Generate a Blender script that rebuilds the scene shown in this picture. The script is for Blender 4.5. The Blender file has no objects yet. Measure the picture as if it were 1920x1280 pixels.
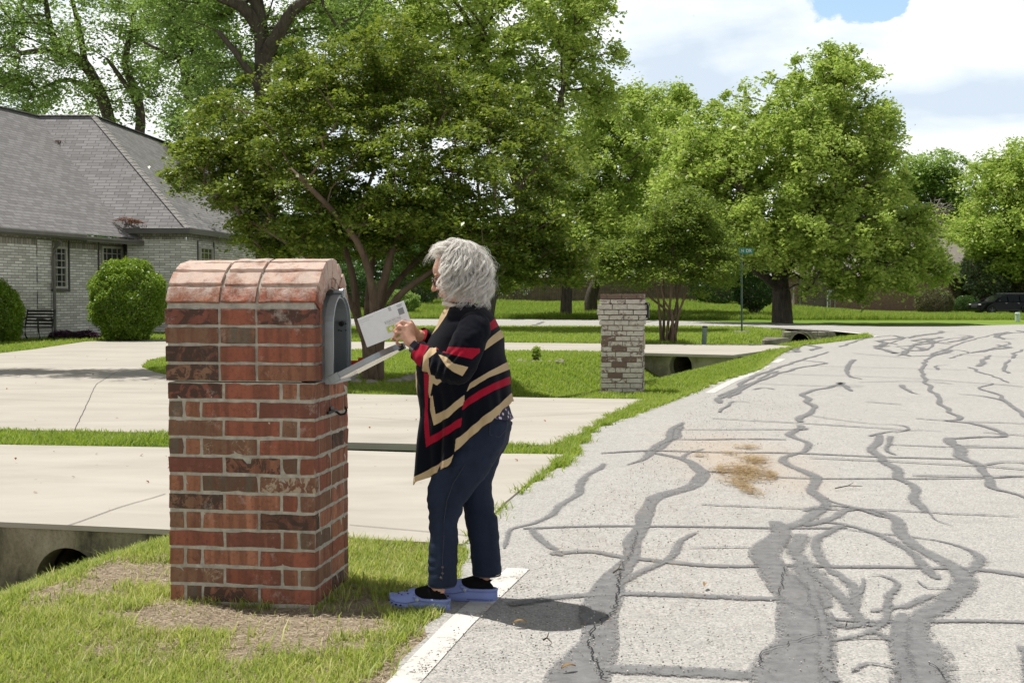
import bpy, bmesh, math, random
import numpy as np
from mathutils import Vector, Matrix, noise as mnoise

# ---------------------------------------------------------------- camera, sky, sun, exposure
SC = bpy.context.scene
COL = SC.collection
R_ = math.radians
F_PX, CAM_H = 2450.0, 1.35
PITCH = math.atan(88.0 / F_PX)
cam_d = bpy.data.cameras.new('camera')
cam_d.lens = F_PX / 1920 * 36
cam_d.sensor_width = 36
cam_d.clip_start = 0.05
cam_d.clip_end = 6000
cam = bpy.data.objects.new('camera', cam_d)
COL.objects.link(cam)
cam.location = (0, 0, CAM_H)
cam.rotation_euler = (math.pi / 2 - PITCH, 0, 0)
SC.camera = cam

SUN = Vector((-0.50, 0.27, 1.5)).normalized()
EL = math.asin(SUN.z)
sun_d = bpy.data.lights.new('sun', 'SUN')
sun_d.energy = 4.4
sun_d.angle = R_(0.53)
sun_d.color = (1.0, 0.955, 0.88)
sun = bpy.data.objects.new('sun', sun_d)
COL.objects.link(sun)
sun.rotation_euler = SUN.to_track_quat('Z', 'Y').to_euler()
sun.location = (0, 0, 50)

SC.view_settings.view_transform = 'Standard'
SC.view_settings.look = 'None'
SC.view_settings.gamma = 1
SC.view_settings.exposure = 0.42
SC.render.engine = 'CYCLES'
SC.cycles.max_bounces = 6
SC.cycles.transparent_max_bounces = 24
SC.cycles.sample_clamp_indirect = 6


class NT:
    """small helper round a node tree"""
    def __init__(s, tree):
        s.t = tree
        for n in list(tree.nodes):
            tree.nodes.remove(n)

    def n(s, typ, props=None, **inp):
        nd = s.t.nodes.new(typ)
        for k, v in (props or {}).items():
            setattr(nd, k, v)
        for k, v in inp.items():
            key = k.replace('_', ' ') if not k.startswith('i') or not k[1:].isdigit() else int(k[1:])
            sock = nd.inputs[key]
            if isinstance(v, bpy.types.NodeSocket):
                s.t.links.new(v, sock)
            else:
                if isinstance(v, (tuple, list)) and len(v) == 3 and sock.type == 'RGBA':
                    v = (*v, 1)
                sock.default_value = v
        return nd

    def noise(s, vec, scale, detail=4, rough=0.6, dist=0.0):
        nd = s.n('ShaderNodeTexNoise', Scale=scale, Detail=detail, Roughness=rough, Distortion=dist)
        if vec is not None:
            s.t.links.new(vec, nd.inputs['Vector'])
        return nd.outputs[0]

    def ramp(s, fac, *stops, interp='LINEAR'):
        nd = s.t.nodes.new('ShaderNodeValToRGB')
        nd.color_ramp.interpolation = interp
        els = nd.color_ramp.elements
        while len(els) < len(stops):
            els.new(0.5)
        for e, (p, c) in zip(els, stops):
            e.position = p
            if not isinstance(c, (tuple, list)):
                c = (c, c, c)
            e.color = (*c[:3], 1)
        s.t.links.new(fac, nd.inputs[0])
        return nd.outputs[0]

    def mix(s, fac, a, b, mode='MIX'):
        nd = s.n('ShaderNodeMix', {'data_type': 'RGBA', 'blend_type': mode})
        for key, v in ((0, fac), (6, a), (7, b)):
            if isinstance(v, bpy.types.NodeSocket):
                s.t.links.new(v, nd.inputs[key])
            else:
                if key != 0 and len(v) == 3:
                    v = (*v, 1)
                nd.inputs[key].default_value = v
        return nd.outputs[2]

    def math(s, op, a, b=None, c=None, clamp=False):
        nd = s.t.nodes.new('ShaderNodeMath')
        nd.operation = op
        nd.use_clamp = clamp
        for i, v in enumerate((a, b, c)):
            if v is None:
                continue
            if isinstance(v, bpy.types.NodeSocket):
                s.t.links.new(v, nd.inputs[i])
            else:
                nd.inputs[i].default_value = v
        return nd.outputs[0]

    def vmul(s, vec, xyz):
        nd = s.n('ShaderNodeVectorMath', {'operation': 'MULTIPLY'}, i0=vec, i1=xyz)
        return nd.outputs[0]

    def bump(s, h, strength=0.5, dist=0.01, normal=None):
        nd = s.n('ShaderNodeBump', Strength=strength, Distance=dist, Height=h)
        if normal is not None:
            s.t.links.new(normal, nd.inputs['Normal'])
        return nd.outputs[0]

    def out(s, shader, kind='ShaderNodeOutputMaterial'):
        o = s.t.nodes.new(kind)
        s.t.links.new(shader, o.inputs[0])


def coord(nt, kind='Object'):
    if kind == 'World':
        return nt.n('ShaderNodeNewGeometry').outputs['Position']
    return nt.n('ShaderNodeTexCoord').outputs[kind]


# ---- world: Nishita sky with broken clouds
w = bpy.data.worlds.new('World')
SC.world = w
w.use_nodes = True
nt = NT(w.node_tree)
sky = nt.n('ShaderNodeTexSky', {'sky_type': 'NISHITA', 'sun_disc': False, 'sun_elevation': EL,
                                'sun_rotation': math.atan2(SUN.x, SUN.y), 'air_density': 1.0,
                                'dust_density': 1.2, 'ozone_density': 1.5})
bg_sky = nt.n('ShaderNodeBackground', Color=sky.outputs[0], Strength=0.15)
gen = coord(nt, 'Generated')
sep = nt.n('ShaderNodeSeparateXYZ', i0=gen)
elev = sep.outputs[2]


def dirblob(u, v, rx, rz):
    """soft blob round one direction of the sky (in world directions)"""
    x, y, z = (u - 960) / F_PX, 1.0, (552 - v) / F_PX
    l = math.sqrt(x * x + y * y + z * z)
    d = nt.n('ShaderNodeVectorMath', {'operation': 'SUBTRACT'}, i0=gen, i1=(x / l, y / l, z / l)).outputs[0]
    d = nt.n('ShaderNodeVectorMath', {'operation': 'MULTIPLY'}, i0=d, i1=(1 / rx, 1 / rx, 1 / rz)).outputs[0]
    ln = nt.n('ShaderNodeVectorMath', {'operation': 'LENGTH'}, i0=d).outputs[1]
    return nt.math('SUBTRACT', 1.0, ln, clamp=True)


cv = nt.vmul(gen, (1.0, 1.0, 2.1))
nz = nt.noise(cv, 5.5, 9, 0.56, 0.15)
billow = nt.noise(cv, 13.0, 8, 0.6, 0.2)
gap1 = dirblob(1630, -35, 0.062, 0.045)
gap2 = dirblob(1770, 560, 0.03, 0.03)
gap = nt.math('ADD', gap1, nt.math('MULTIPLY', gap2, 0.0))
cover = nt.math('SUBTRACT', nt.math('ADD', nt.math('MULTIPLY', nz, 0.62), nt.math('MULTIPLY', nt.noise(nt.vmul(gen, (1.0, 1.0, 1.5)), 26.0, 9, 0.6, 0.3), 0.53)),
                nt.math('MULTIPLY', gap, 0.62))
cmask = nt.ramp(cover, (0.355, 0), (0.40, 1))
nshade = nt.noise(nt.vmul(gen, (1.0, 1.0, 3.0)), 6.5, 6, 0.5, 0.3)
shade = nt.math('SUBTRACT', nt.math('ADD', nt.math('MULTIPLY', nshade, 0.75), nt.math('MULTIPLY', billow, 0.3)), 0.0)
g3 = nt.math('ADD', dirblob(1330, 130, 0.14, 0.09), dirblob(1830, 200, 0.12, 0.030))
g3 = nt.math('ADD', g3, nt.math('MULTIPLY', dirblob(1830, 380, 0.13, 0.012), 0.5))
shade = nt.math('SUBTRACT', shade, nt.math('MULTIPLY', g3, 0.22))
ccol = nt.ramp(shade, (0.30, (0.53, 0.61, 0.70)), (0.44, (0.70, 0.755, 0.805)), (0.54, (0.84, 0.86, 0.87)))
cstr = nt.ramp(elev, (0.0, 1.0), (0.26, 0.95), (0.5, 0.30), (1.0, 0.2))
cstr = nt.math('MULTIPLY', cstr, 1.05)
bg_c = nt.n('ShaderNodeBackground', Color=ccol, Strength=cstr)
msh = nt.n('ShaderNodeMixShader', i0=cmask, i1=bg_sky.outputs[0], i2=bg_c.outputs[0])
nt.out(msh.outputs[0], 'ShaderNodeOutputWorld')

# ---------------------------------------------------------------- helpers
SN, CS = math.sin(PITCH), math.cos(PITCH)


def P(u, v, Y):
    """world point at depth Y that the photograph's pixel (u, v) shows"""
    a, b = (u - 960) / F_PX, (640 - v) / F_PX
    dy = CS + b * SN
    dz = -SN + b * CS
    k = Y / dy
    return Vector((a * k, Y, CAM_H + dz * k))


def G(u, v, z=0.0):
    a, b = (u - 960) / F_PX, (640 - v) / F_PX
    dy = CS + b * SN
    dz = -SN + b * CS
    k = (z - CAM_H) / dz
    return Vector((a * k, dy * k, z))


rng = np.random.default_rng(7)
random.seed(7)


def smooth(a, b, x):
    t = np.clip((np.asarray(x, float) - a) / (b - a), 0, 1)
    return t * t * (3 - 2 * t)


def tag(o, label=None, cat=None, group=None, kind=None):
    for k, v in (('label', label), ('category', cat), ('group', group), ('kind', kind)):
        if v:
            o[k] = v
    return o


def thing(name, loc, label, cat, group=None):
    o = bpy.data.objects.new(name, None)
    o.empty_display_size = 0.2
    COL.objects.link(o)
    o.location = loc
    return tag(o, label, cat, group)


def root_loc(parent):
    if parent is None:
        return Vector((0, 0, 0))
    p = parent
    while p.parent is not None:
        p = p.parent
    return Vector(p.location)


def link(name, me, mat, parent=None, shade=False, origin=None):
    """link a mesh whose vertices are in world coordinates"""
    if mat is not None:
        for m in (mat if isinstance(mat, (list, tuple)) else [mat]):
            me.materials.append(m)
    o = bpy.data.objects.new(name, me)
    COL.objects.link(o)
    loc = root_loc(parent) if parent is not None else (Vector(origin) if origin is not None else Vector((0, 0, 0)))
    if loc.length > 0:
        me.transform(Matrix.Translation(-loc))
    if parent is not None:
        o.parent = parent
    else:
        o.location = loc
    if shade:
        me.polygons.foreach_set('use_smooth', np.ones(len(me.polygons), bool))
    me.update()
    return o


def bm_link(name, bm, mat, parent=None, shade=False, origin=None):
    me = bpy.data.meshes.new(name)
    bmesh.ops.recalc_face_normals(bm, faces=bm.faces)
    bm.to_mesh(me)
    bm.free()
    return link(name, me, mat, parent, shade, origin)


def np_mesh(name, verts, faces, uv=None):
    """verts (N,3); faces (M,k)"""
    me = bpy.data.meshes.new(name)
    verts = np.asarray(verts, np.float32)
    faces = np.asarray(faces, np.int32)
    m, k = faces.shape
    me.vertices.add(len(verts))
    me.vertices.foreach_set('co', verts.ravel())
    me.loops.add(m * k)
    me.loops.foreach_set('vertex_index', faces.ravel())
    me.polygons.add(m)
    me.polygons.foreach_set('loop_start', np.arange(0, m * k, k, dtype=np.int32))
    if uv is not None:
        l = me.uv_layers.new(name='UVMap')
        l.data.foreach_set('uv', np.asarray(uv, np.float32)[faces.ravel()].ravel())
    me.update(calc_edges=True)
    return me


def box(bm, c, size, rz=0.0, M=None, bevel=0.0, jit=0.0):
    r = bmesh.ops.create_cube(bm, size=1.0)
    vs = r['verts']
    mt = Matrix.Translation(Vector(c)) @ Matrix.Rotation(rz, 4, 'Z') @ Matrix.Diagonal((*size, 1))
    if M is not None:
        mt = M @ mt
    bmesh.ops.transform(bm, matrix=mt, verts=vs)
    if bevel:
        es = list({e for v in vs for e in v.link_edges})
        rr = bmesh.ops.bevel(bm, geom=es, offset=bevel, segments=1, affect='EDGES', profile=0.6)
        vs = rr['verts'] + [v for v in vs if v.is_valid]
    if jit:
        for v in set(vs):
            v.co += Vector([random.uniform(-jit, jit) for _ in range(3)])
    return vs


def tube(bm, pts, rad, seg=8, cap=True):
    pts = [Vector(p) for p in pts]
    n = len(pts)
    if not isinstance(rad, (list, tuple)):
        rad = [rad] * n
    rings = []
    up = Vector((0, 0, 1))
    for i, p in enumerate(pts):
        d = (pts[min(i + 1, n - 1)] - pts[max(i - 1, 0)]).normalized()
        a = d.cross(up)
        if a.length < 0.05:
            a = d.cross(Vector((1, 0, 0)))
        a.normalize()
        b = d.cross(a)
        rings.append([bm.verts.new(p + (a * math.cos(t) + b * math.sin(t)) * rad[i])
                      for t in [2 * math.pi * k / seg for k in range(seg)]])
    for i in range(n - 1):
        for k in range(seg):
            bm.faces.new((rings[i][k], rings[i][(k + 1) % seg], rings[i + 1][(k + 1) % seg], rings[i + 1][k]))
    if cap:
        bm.faces.new(rings[0][::-1])
        bm.faces.new(rings[-1])
    return rings


def ball(bm, c, r, rot=None, seg=16, rings=10):
    if not isinstance(r, (tuple, list)):
        r = (r, r, r)
    rr = bmesh.ops.create_uvsphere(bm, u_segments=seg, v_segments=rings, radius=1)
    m = Matrix.Translation(Vector(c)) @ (rot.to_4x4() if rot is not None else Matrix.Identity(4)) @ Matrix.Diagonal((*r, 1))
    bmesh.ops.transform(bm, matrix=m, verts=rr['verts'])


def rings_loft(bm, rings, cap=True):
    """rings: list of (centre Vector, axisA Vector, axisB Vector)"""
    vs = []
    seg = 20
    for c, a, b in rings:
        vs.append([bm.verts.new(c + a * math.cos(t) + b * math.sin(t)) for t in [2 * math.pi * k / seg for k in range(seg)]])
    for i in range(len(vs) - 1):
        for k in range(seg):
            bm.faces.new((vs[i][k], vs[i][(k + 1) % seg], vs[i + 1][(k + 1) % seg], vs[i + 1][k]))
    if cap:
        bm.faces.new(vs[0][::-1])
        bm.faces.new(vs[-1])


def remesh(bm, voxel, smooth_it=6, fac=0.5):
    """one continuous surface round everything in bm"""
    bmesh.ops.recalc_face_normals(bm, faces=bm.faces)
    me = bpy.data.meshes.new('tmp')
    bm.to_mesh(me)
    bm.free()
    o = bpy.data.objects.new('tmp', me)
    COL.objects.link(o)
    m = o.modifiers.new('r', 'REMESH')
    m.mode = 'VOXEL'
    m.voxel_size = voxel
    if smooth_it:
        s = o.modifiers.new('s', 'SMOOTH')
        s.factor = fac
        s.iterations = smooth_it
    dg = bpy.context.evaluated_depsgraph_get()
    dg.update()
    out = bpy.data.meshes.new_from_object(o.evaluated_get(dg))
    bpy.data.objects.remove(o)
    bpy.data.meshes.remove(me)
    return out


def get_co(me):
    a = np.empty(len(me.vertices) * 3, np.float32)
    me.vertices.foreach_get('co', a)
    return a.reshape(-1, 3)


def get_no(me):
    a = np.empty(len(me.vertices) * 3, np.float32)
    me.vertices.foreach_get('normal', a)
    return a.reshape(-1, 3)


def set_co(me, co):
    me.vertices.foreach_set('co', np.asarray(co, np.float32).ravel())
    me.update()


def set_col(me, cols, name='col'):
    at = me.color_attributes.new(name=name, type='FLOAT_COLOR', domain='POINT')
    c = np.ones((len(me.vertices), 4), np.float32)
    c[:, :cols.shape[1]] = cols
    at.data.foreach_set('color', c.ravel())


def inpoly(px, py, poly):
    poly = np.asarray(poly, float)
    res = np.zeros(len(px), bool)
    j = len(poly) - 1
    for i in range(len(poly)):
        xi, yi = poly[i]
        xj, yj = poly[j]
        c = ((yi > py) != (yj > py)) & (px < (xj - xi) * (py - yi) / (yj - yi + 1e-12) + xi)
        res ^= c
        j = i
    return res


def catmull(pts, sub=6):
    pts = [np.asarray(p, float) for p in pts]
    out = []
    for i in range(len(pts) - 1):
        p0, p1, p2, p3 = pts[max(i - 1, 0)], pts[i], pts[i + 1], pts[min(i + 2, len(pts) - 1)]
        for k in range(sub):
            t = k / sub
            out.append(0.5 * ((2 * p1) + (-p0 + p2) * t + (2 * p0 - 5 * p1 + 4 * p2 - p3) * t * t + (-p0 + 3 * p1 - 3 * p2 + p3) * t ** 3))
    out.append(pts[-1])
    return out


# ---------------------------------------------------------------- materials
def material(name):
    m = bpy.data.materials.new(name)
    m.use_nodes = True
    return m, NT(m.node_tree)


def simple(name, col, rough=0.6, metal=0.0, spec=0.5, var=0.15, scale=12.0, bump=0.0, bscale=60.0, bdist=0.003, coat=0.0):
    m, n = material(name)
    c = coord(n)
    nz = n.noise(c, scale, 5, 0.65)
    dark = tuple(x * (1 - var) for x in col)
    lite = tuple(min(1, x * (1 + var)) for x in col)
    cc = n.ramp(nz, (0.3, dark), (0.7, lite))
    rr = n.ramp(nz, (0.3, max(0, rough - 0.06)), (0.7, min(1, rough + 0.06)))
    b = n.n('ShaderNodeBsdfPrincipled', Base_Color=cc, Roughness=rr, Metallic=metal, Specular_IOR_Level=spec, Coat_Weight=coat)
    if bump:
        h = n.noise(c, bscale, 6, 0.7)
        n.t.links.new(n.bump(h, bump, bdist), b.inputs['Normal'])
    n.out(b.outputs[0])
    return m


def leafmat(name, c1, c2, c3, trans=(0.25, 0.42, 0.04), tf=0.38, rough=0.42, spec=0.45, clump=0.5):
    """foliage: c1 dark, c2 mid, c3 light; every leaf its own tint"""
    m, n = material(name)
    g = n.n('ShaderNodeNewGeometry')
    rnd = g.outputs['Random Per Island']
    pos = n.noise(g.outputs['Position'], clump, 3, 0.6)
    f = n.math('ADD', n.math('MULTIPLY', rnd, 0.55), n.math('MULTIPLY', pos, 0.55))
    cc = n.ramp(f, (0.2, c1), (0.52, c2), (0.85, c3))
    tc = n.mix(0.55, cc, trans)
    b = n.n('ShaderNodeBsdfPrincipled', Base_Color=cc, Roughness=rough, Specular_IOR_Level=spec)
    t = n.n('ShaderNodeBsdfTranslucent', Color=tc)
    mx = n.n('ShaderNodeMixShader', i0=tf, i1=b.outputs[0], i2=t.outputs[0])
    n.out(mx.outputs[0])
    return m


def m_bark(name, a, b_, scale=14):
    m, n = material(name)
    c = n.vmul(coord(n), (1, 1, 0.22))
    nz = n.noise(c, scale, 8, 0.7, 0.4)
    cc = n.ramp(nz, (0.3, a), (0.7, b_))
    b = n.n('ShaderNodeBsdfPrincipled', Base_Color=cc, Roughness=0.9, Specular_IOR_Level=0.2,
            Normal=n.bump(nz, 0.9, 0.03))
    n.out(b.outputs[0])
    return m


M = {}
# asphalt: pale chip seal with dark and light aggregate
m, n = material('asphalt')
pos = coord(n, 'World')
agg = n.n('ShaderNodeTexVoronoi', {'feature': 'F1'}, Vector=pos, Scale=125.0)
aggc = n.ramp(n.n('ShaderNodeSeparateColor', i0=agg.outputs['Color']).outputs[0], (0.0, (0.10, 0.098, 0.095)), (0.20, (0.265, 0.257, 0.247)), (0.65, (0.375, 0.364, 0.347)), (1.0, (0.54, 0.525, 0.50)))
fine = n.noise(pos, 260, 3, 0.7)
c0 = n.mix(n.math('MULTIPLY', fine, 0.7), aggc, (0.415, 0.402, 0.382))
big = n.noise(pos, 0.55, 6, 0.6)
c1 = n.mix(n.ramp(big, (0.35, 0.0), (0.75, 0.30)), c0, (0.26, 0.256, 0.25), 'MIX')
mid = n.noise(pos, 6.0, 5, 0.7)
c2 = n.mix(n.ramp(mid, (0.50, 0.0), (0.78, 0.5)), c1, (0.21, 0.205, 0.20))
# reddish clay stain washed over the road
sp = n.n('ShaderNodeSeparateXYZ', i0=pos)
sx = n.math('DIVIDE', n.math('SUBTRACT', sp.outputs[0], 1.83), 0.75)
sy = n.math('DIVIDE', n.math('SUBTRACT', sp.outputs[1], 10.9), 2.6)
sd = n.math('SQRT', n.math('ADD', n.math('MULTIPLY', sx, sx), n.math('MULTIPLY', sy, sy)))
sd = n.math('ADD', sd, n.math('MULTIPLY', n.math('SUBTRACT', n.noise(pos, 1.6, 6, 0.65), 0.5), 1.3))
stain = n.ramp(sd, (0.10, 0.34), (1.0, 0.0))
c3 = n.mix(stain, c2, (0.47, 0.335, 0.215))
sepv = n.n('ShaderNodeSeparateColor', i0=agg.outputs['Color']).outputs[1]
hgt = n.math('ADD', n.math('MULTIPLY', agg.outputs['Distance'], -1.0), n.math('MULTIPLY', fine, 0.4))
b = n.n('ShaderNodeBsdfPrincipled', Base_Color=c3, Roughness=0.86, Specular_IOR_Level=0.3, Normal=n.bump(hgt, 0.5, 0.005))
n.out(b.outputs[0])
M['asphalt'] = m

# crack sealer
m, n = material('crack_seal')
uv = coord(n, 'UV')
pos = coord(n, 'World')
sp = n.n('ShaderNodeSeparateXYZ', i0=uv)
edge = n.math('ABSOLUTE', n.math('SUBTRACT', sp.outputs[0], 0.5))
fine = n.math('ADD', n.math('MULTIPLY', n.math('SUBTRACT', n.noise(pos, 70, 4, 0.8), 0.5), 2.4), 0.5)
midn = n.noise(pos, 9, 6, 0.7)
sol = sp.outputs[1]
a = n.math('SUBTRACT', n.math('ADD', n.math('MULTIPLY', fine, 1.1), n.math('MULTIPLY', midn, 0.9)), n.math('MULTIPLY', edge, 1.75))
a = n.math('ADD', a, sol)
alpha = n.ramp(a, (0.50, 0.0), (0.66, 0.90))
cc = n.ramp(n.noise(pos, 14, 6, 0.7), (0.3, (0.12, 0.12, 0.124)), (0.7, (0.225, 0.225, 0.23)))
cc = n.mix(n.ramp(n.noise(pos, 160, 2), (0.62, 0.0), (0.72, 0.5)), cc, (0.3, 0.29, 0.28))
b = n.n('ShaderNodeBsdfPrincipled', Base_Color=cc, Roughness=0.62, Specular_IOR_Level=0.35, Alpha=alpha,
        Normal=n.bump(fine, 0.4, 0.003))
n.out(b.outputs[0])
M['seal'] = m

# worn road paint
m, n = material('road_paint')
pos = coord(n, 'World')
a = n.noise(pos, 55, 6, 0.75)
a2 = n.noise(pos, 7, 5, 0.7)
al = n.ramp(n.math('ADD', n.math('MULTIPLY', a, 0.6), n.math('MULTIPLY', a2, 0.5)), (0.40, 0.0), (0.50, 0.95))
b = n.n('ShaderNodeBsdfPrincipled', Base_Color=n.ramp(a2, (0.3, (0.50, 0.485, 0.46)), (0.7, (0.66, 0.645, 0.615))), Roughness=0.7,
        Alpha=al, Normal=n.bump(n.noise(pos, 140, 4), 0.5, 0.004))
n.out(b.outputs[0])
M['paint'] = m

# concrete slabs
m, n = material('driveway_concrete')
pos = coord(n, 'World')
big = n.noise(n.vmul(pos, (0.6, 1.6, 1)), 0.9, 7, 0.62, 0.4)
fin = n.noise(pos, 90, 5, 0.7)
cc = n.ramp(big, (0.3, (0.325, 0.300, 0.263)), (0.55, (0.395, 0.367, 0.325)), (0.75, (0.44, 0.41, 0.365)))
cc = n.mix(n.ramp(fin, (0.55, 0.0), (0.75, 0.35)), cc, (0.40, 0.36, 0.31))
sta = n.noise(pos, 3.5, 6, 0.72)
cc = n.mix(n.ramp(sta, (0.58, 0.0), (0.75, 0.30)), cc, (0.36, 0.325, 0.28))
vc = n.n('ShaderNodeTexVoronoi', {'feature': 'F1'}, Vector=pos, Scale=3.4)
cc = n.mix(n.ramp(vc.outputs['Distance'], (0.03, 0.7), (0.045, 0.0)), cc, (0.14, 0.11, 0.08))
b = n.n('ShaderNodeBsdfPrincipled', Base_Color=cc, Roughness=0.85, Specular_IOR_Level=0.3, Normal=n.bump(fin, 0.35, 0.003))
n.out(b.outputs[0])
M['concrete'] = m

# weathered culvert concrete
m, n = material('headwall_concrete')
pos = coord(n, 'World')
a = n.noise(n.vmul(pos, (1, 1, 0.5)), 3.2, 9, 0.72, 0.3)
f2 = n.noise(pos, 60, 6, 0.75)
cc = n.ramp(a, (0.34, (0.065, 0.062, 0.048)), (0.48, (0.24, 0.22, 0.155)), (0.66, (0.42, 0.385, 0.30)))
cc = n.mix(n.ramp(f2, (0.5, 0.0), (0.7, 0.5)), cc, (0.09, 0.09, 0.065))
b = n.n('ShaderNodeBsdfPrincipled', Base_Color=cc, Roughness=0.92, Specular_IOR_Level=0.2, Normal=n.bump(n.math('ADD', a, f2), 0.7, 0.012))
n.out(b.outputs[0])
M['headwall'] = m
m, n = material('pale_headwall_concrete')
pos = coord(n, 'World')
a = n.noise(n.vmul(pos, (1, 1, 0.6)), 1.8, 8, 0.7, 0.3)
cc = n.ramp(a, (0.34, (0.24, 0.215, 0.16)), (0.5, (0.44, 0.40, 0.32)), (0.7, (0.56, 0.52, 0.44)))
b = n.n('ShaderNodeBsdfPrincipled', Base_Color=cc, Roughness=0.92, Specular_IOR_Level=0.2, Normal=n.bump(a, 0.5, 0.012))
n.out(b.outputs[0])
M['headwall_pale'] = m
M['mossy'] = simple('mossy_concrete', (0.055, 0.055, 0.035), 0.95, var=0.7, scale=14, bump=0.8, bscale=40, bdist=0.01)

# ground: lawn, with bare thatch round the mailbox and straw beside the road
m, n = material('lawn_ground')
pos = coord(n, 'World')
a = n.noise(pos, 1.3, 8, 0.68, 0.2)
bb = n.noise(pos, 22, 6, 0.75)
f = n.math('ADD', n.math('MULTIPLY', a, 0.55), n.math('MULTIPLY', bb, 0.45))
gr = n.ramp(f, (0.32, (0.050, 0.100, 0.012)), (0.5, (0.125, 0.21, 0.028)), (0.68, (0.24, 0.31, 0.055)))
wide = n.noise(pos, 0.10, 4, 0.5)
gr = n.mix(n.ramp(wide, (0.45, 0.0), (0.65, 0.5)), gr, (0.235, 0.30, 0.055))
st = n.noise(pos, 70, 6, 0.8, 1.2)
straw = n.ramp(st, (0.3, (0.15, 0.12, 0.085)), (0.5, (0.35, 0.285, 0.205)), (0.7, (0.52, 0.45, 0.34)))
sp = n.n('ShaderNodeSeparateXYZ', i0=pos)
near = n.ramp(n.math('DIVIDE', sp.outputs[1], 20.0), (0.42, 1.0), (0.55, 0.0))
cc = n.mix(near, gr, straw)
b = n.n('ShaderNodeBsdfPrincipled', Base_Color=cc, Roughness=0.95, Specular_IOR_Level=0.1, Normal=n.bump(n.math('ADD', bb, st), 0.8, 0.02))
n.out(b.outputs[0])
M['lawn'] = m

# red mailbox brick (colour per brick in attribute, alpha: 0 dark flash, .5 none, 1 cream splash)
m, n = material('clay_brick')
at = n.n('ShaderNodeAttribute', {'attribute_name': 'col'})
oc = coord(n)
st = n.noise(n.vmul(oc, (22, 22, 2.0)), 1.0, 3, 0.5, 0.2)
fn = n.noise(oc, 55, 8, 0.72, 0.3)
c = n.mix(n.ramp(st, (0.42, 0.0), (0.56, 0.65)), at.outputs['Color'], (0.135, 0.045, 0.027), 'MIX')
st2 = n.noise(n.vmul(oc, (30, 30, 9.0)), 1.0, 4, 0.6, 0.5)
c = n.mix(n.ramp(st2, (0.55, 0.0), (0.72, 0.5)), c, (0.34, 0.15, 0.08))
c = n.mix(n.ramp(fn, (0.32, 0.7), (0.5, 0.0)), c, (0.085, 0.035, 0.022))
c = n.mix(n.ramp(fn, (0.60, 0.0), (0.78, 0.6)), c, (0.32, 0.13, 0.07))
fl = n.noise(oc, 11, 3, 0.55, 3.2)
patch = n.ramp(n.noise(oc, 8.5, 2, 0.5), (0.50, 0.0), (0.58, 1.0))
flm = n.math('MULTIPLY', n.ramp(fl, (0.49, 0.0), (0.51, 1.0), (0.525, 1.0), (0.545, 0.0)), patch)
cream = n.math('MULTIPLY', flm, n.ramp(at.outputs['Alpha'], (0.55, 0.0), (0.95, 0.85)))
blob = n.math('MULTIPLY', n.ramp(fl, (0.50, 0.0), (0.56, 1.0)), n.ramp(at.outputs['Alpha'], (0.9, 0.0), (1.0, 0.75)))
c = n.mix(cream, c, (0.46, 0.38, 0.27))
c = n.mix(blob, c, (0.48, 0.41, 0.31))
dk = n.math('MULTIPLY', n.ramp(n.noise(oc, 13, 4, 0.6, 2.0), (0.47, 0.0), (0.53, 1.0)), n.ramp(at.outputs['Alpha'], (0.02, 0.9), (0.35, 0.0)))
c = n.mix(dk, c, (0.022, 0.016, 0.014))
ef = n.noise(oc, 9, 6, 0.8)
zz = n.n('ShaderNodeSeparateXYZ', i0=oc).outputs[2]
bl = n.ramp(n.math('MULTIPLY', zz, 0.6), (0.76, 0.0), (0.86, 0.8))  # top rows painted paler: grazing sunlight put into the colour, beside efflorescence
ef_sun = n.math('ADD', ef, n.math('MULTIPLY', bl, 0.38))
c = n.mix(n.ramp(ef_sun, (0.58, 0.0), (0.80, 0.68)), c, (0.68, 0.585, 0.52))
c = n.mix(0.10, c, (0.44, 0.32, 0.26))
hh = n.math('ADD', n.math('MULTIPLY', fn, 0.7), n.math('MULTIPLY', n.noise(oc, 160, 4), 0.3))
b = n.n('ShaderNodeBsdfPrincipled', Base_Color=c, Roughness=0.9, Specular_IOR_Level=0.15, Normal=n.bump(hh, 0.8, 0.007))
n.out(b.outputs[0])
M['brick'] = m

# white limewashed brick of the second mailbox
m, n = material('whitewashed_brick')
at = n.n('ShaderNodeAttribute', {'attribute_name': 'col'})
oc = coord(n)
fn = n.noise(n.vmul(oc, (1, 1, 1.6)), 13, 8, 0.78, 0.8)
th = n.math('ADD', fn, n.math('MULTIPLY', n.math('SUBTRACT', at.outputs['Alpha'], 0.5), 0.5))
c = n.mix(n.ramp(th, (0.45, 0.0), (0.52, 1.0)), (0.155, 0.105, 0.082), n.ramp(fn, (0.4, (0.40, 0.365, 0.31)), (0.7, (0.62, 0.59, 0.53))))
b = n.n('ShaderNodeBsdfPrincipled', Base_Color=c, Roughness=0.85, Specular_IOR_Level=0.2, Normal=n.bump(fn, 0.6, 0.008))
n.out(b.outputs[0])
M['wbrick'] = m

M['mortar'] = simple('mortar', (0.42, 0.395, 0.335), 0.95, spec=0.1, var=0.3, scale=25, bump=0.7, bscale=120, bdist=0.004)
M['wmortar'] = simple('pale_mortar', (0.16, 0.13, 0.10), 0.95, spec=0.1, var=0.3, scale=25, bump=0.7, bscale=120)


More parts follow.
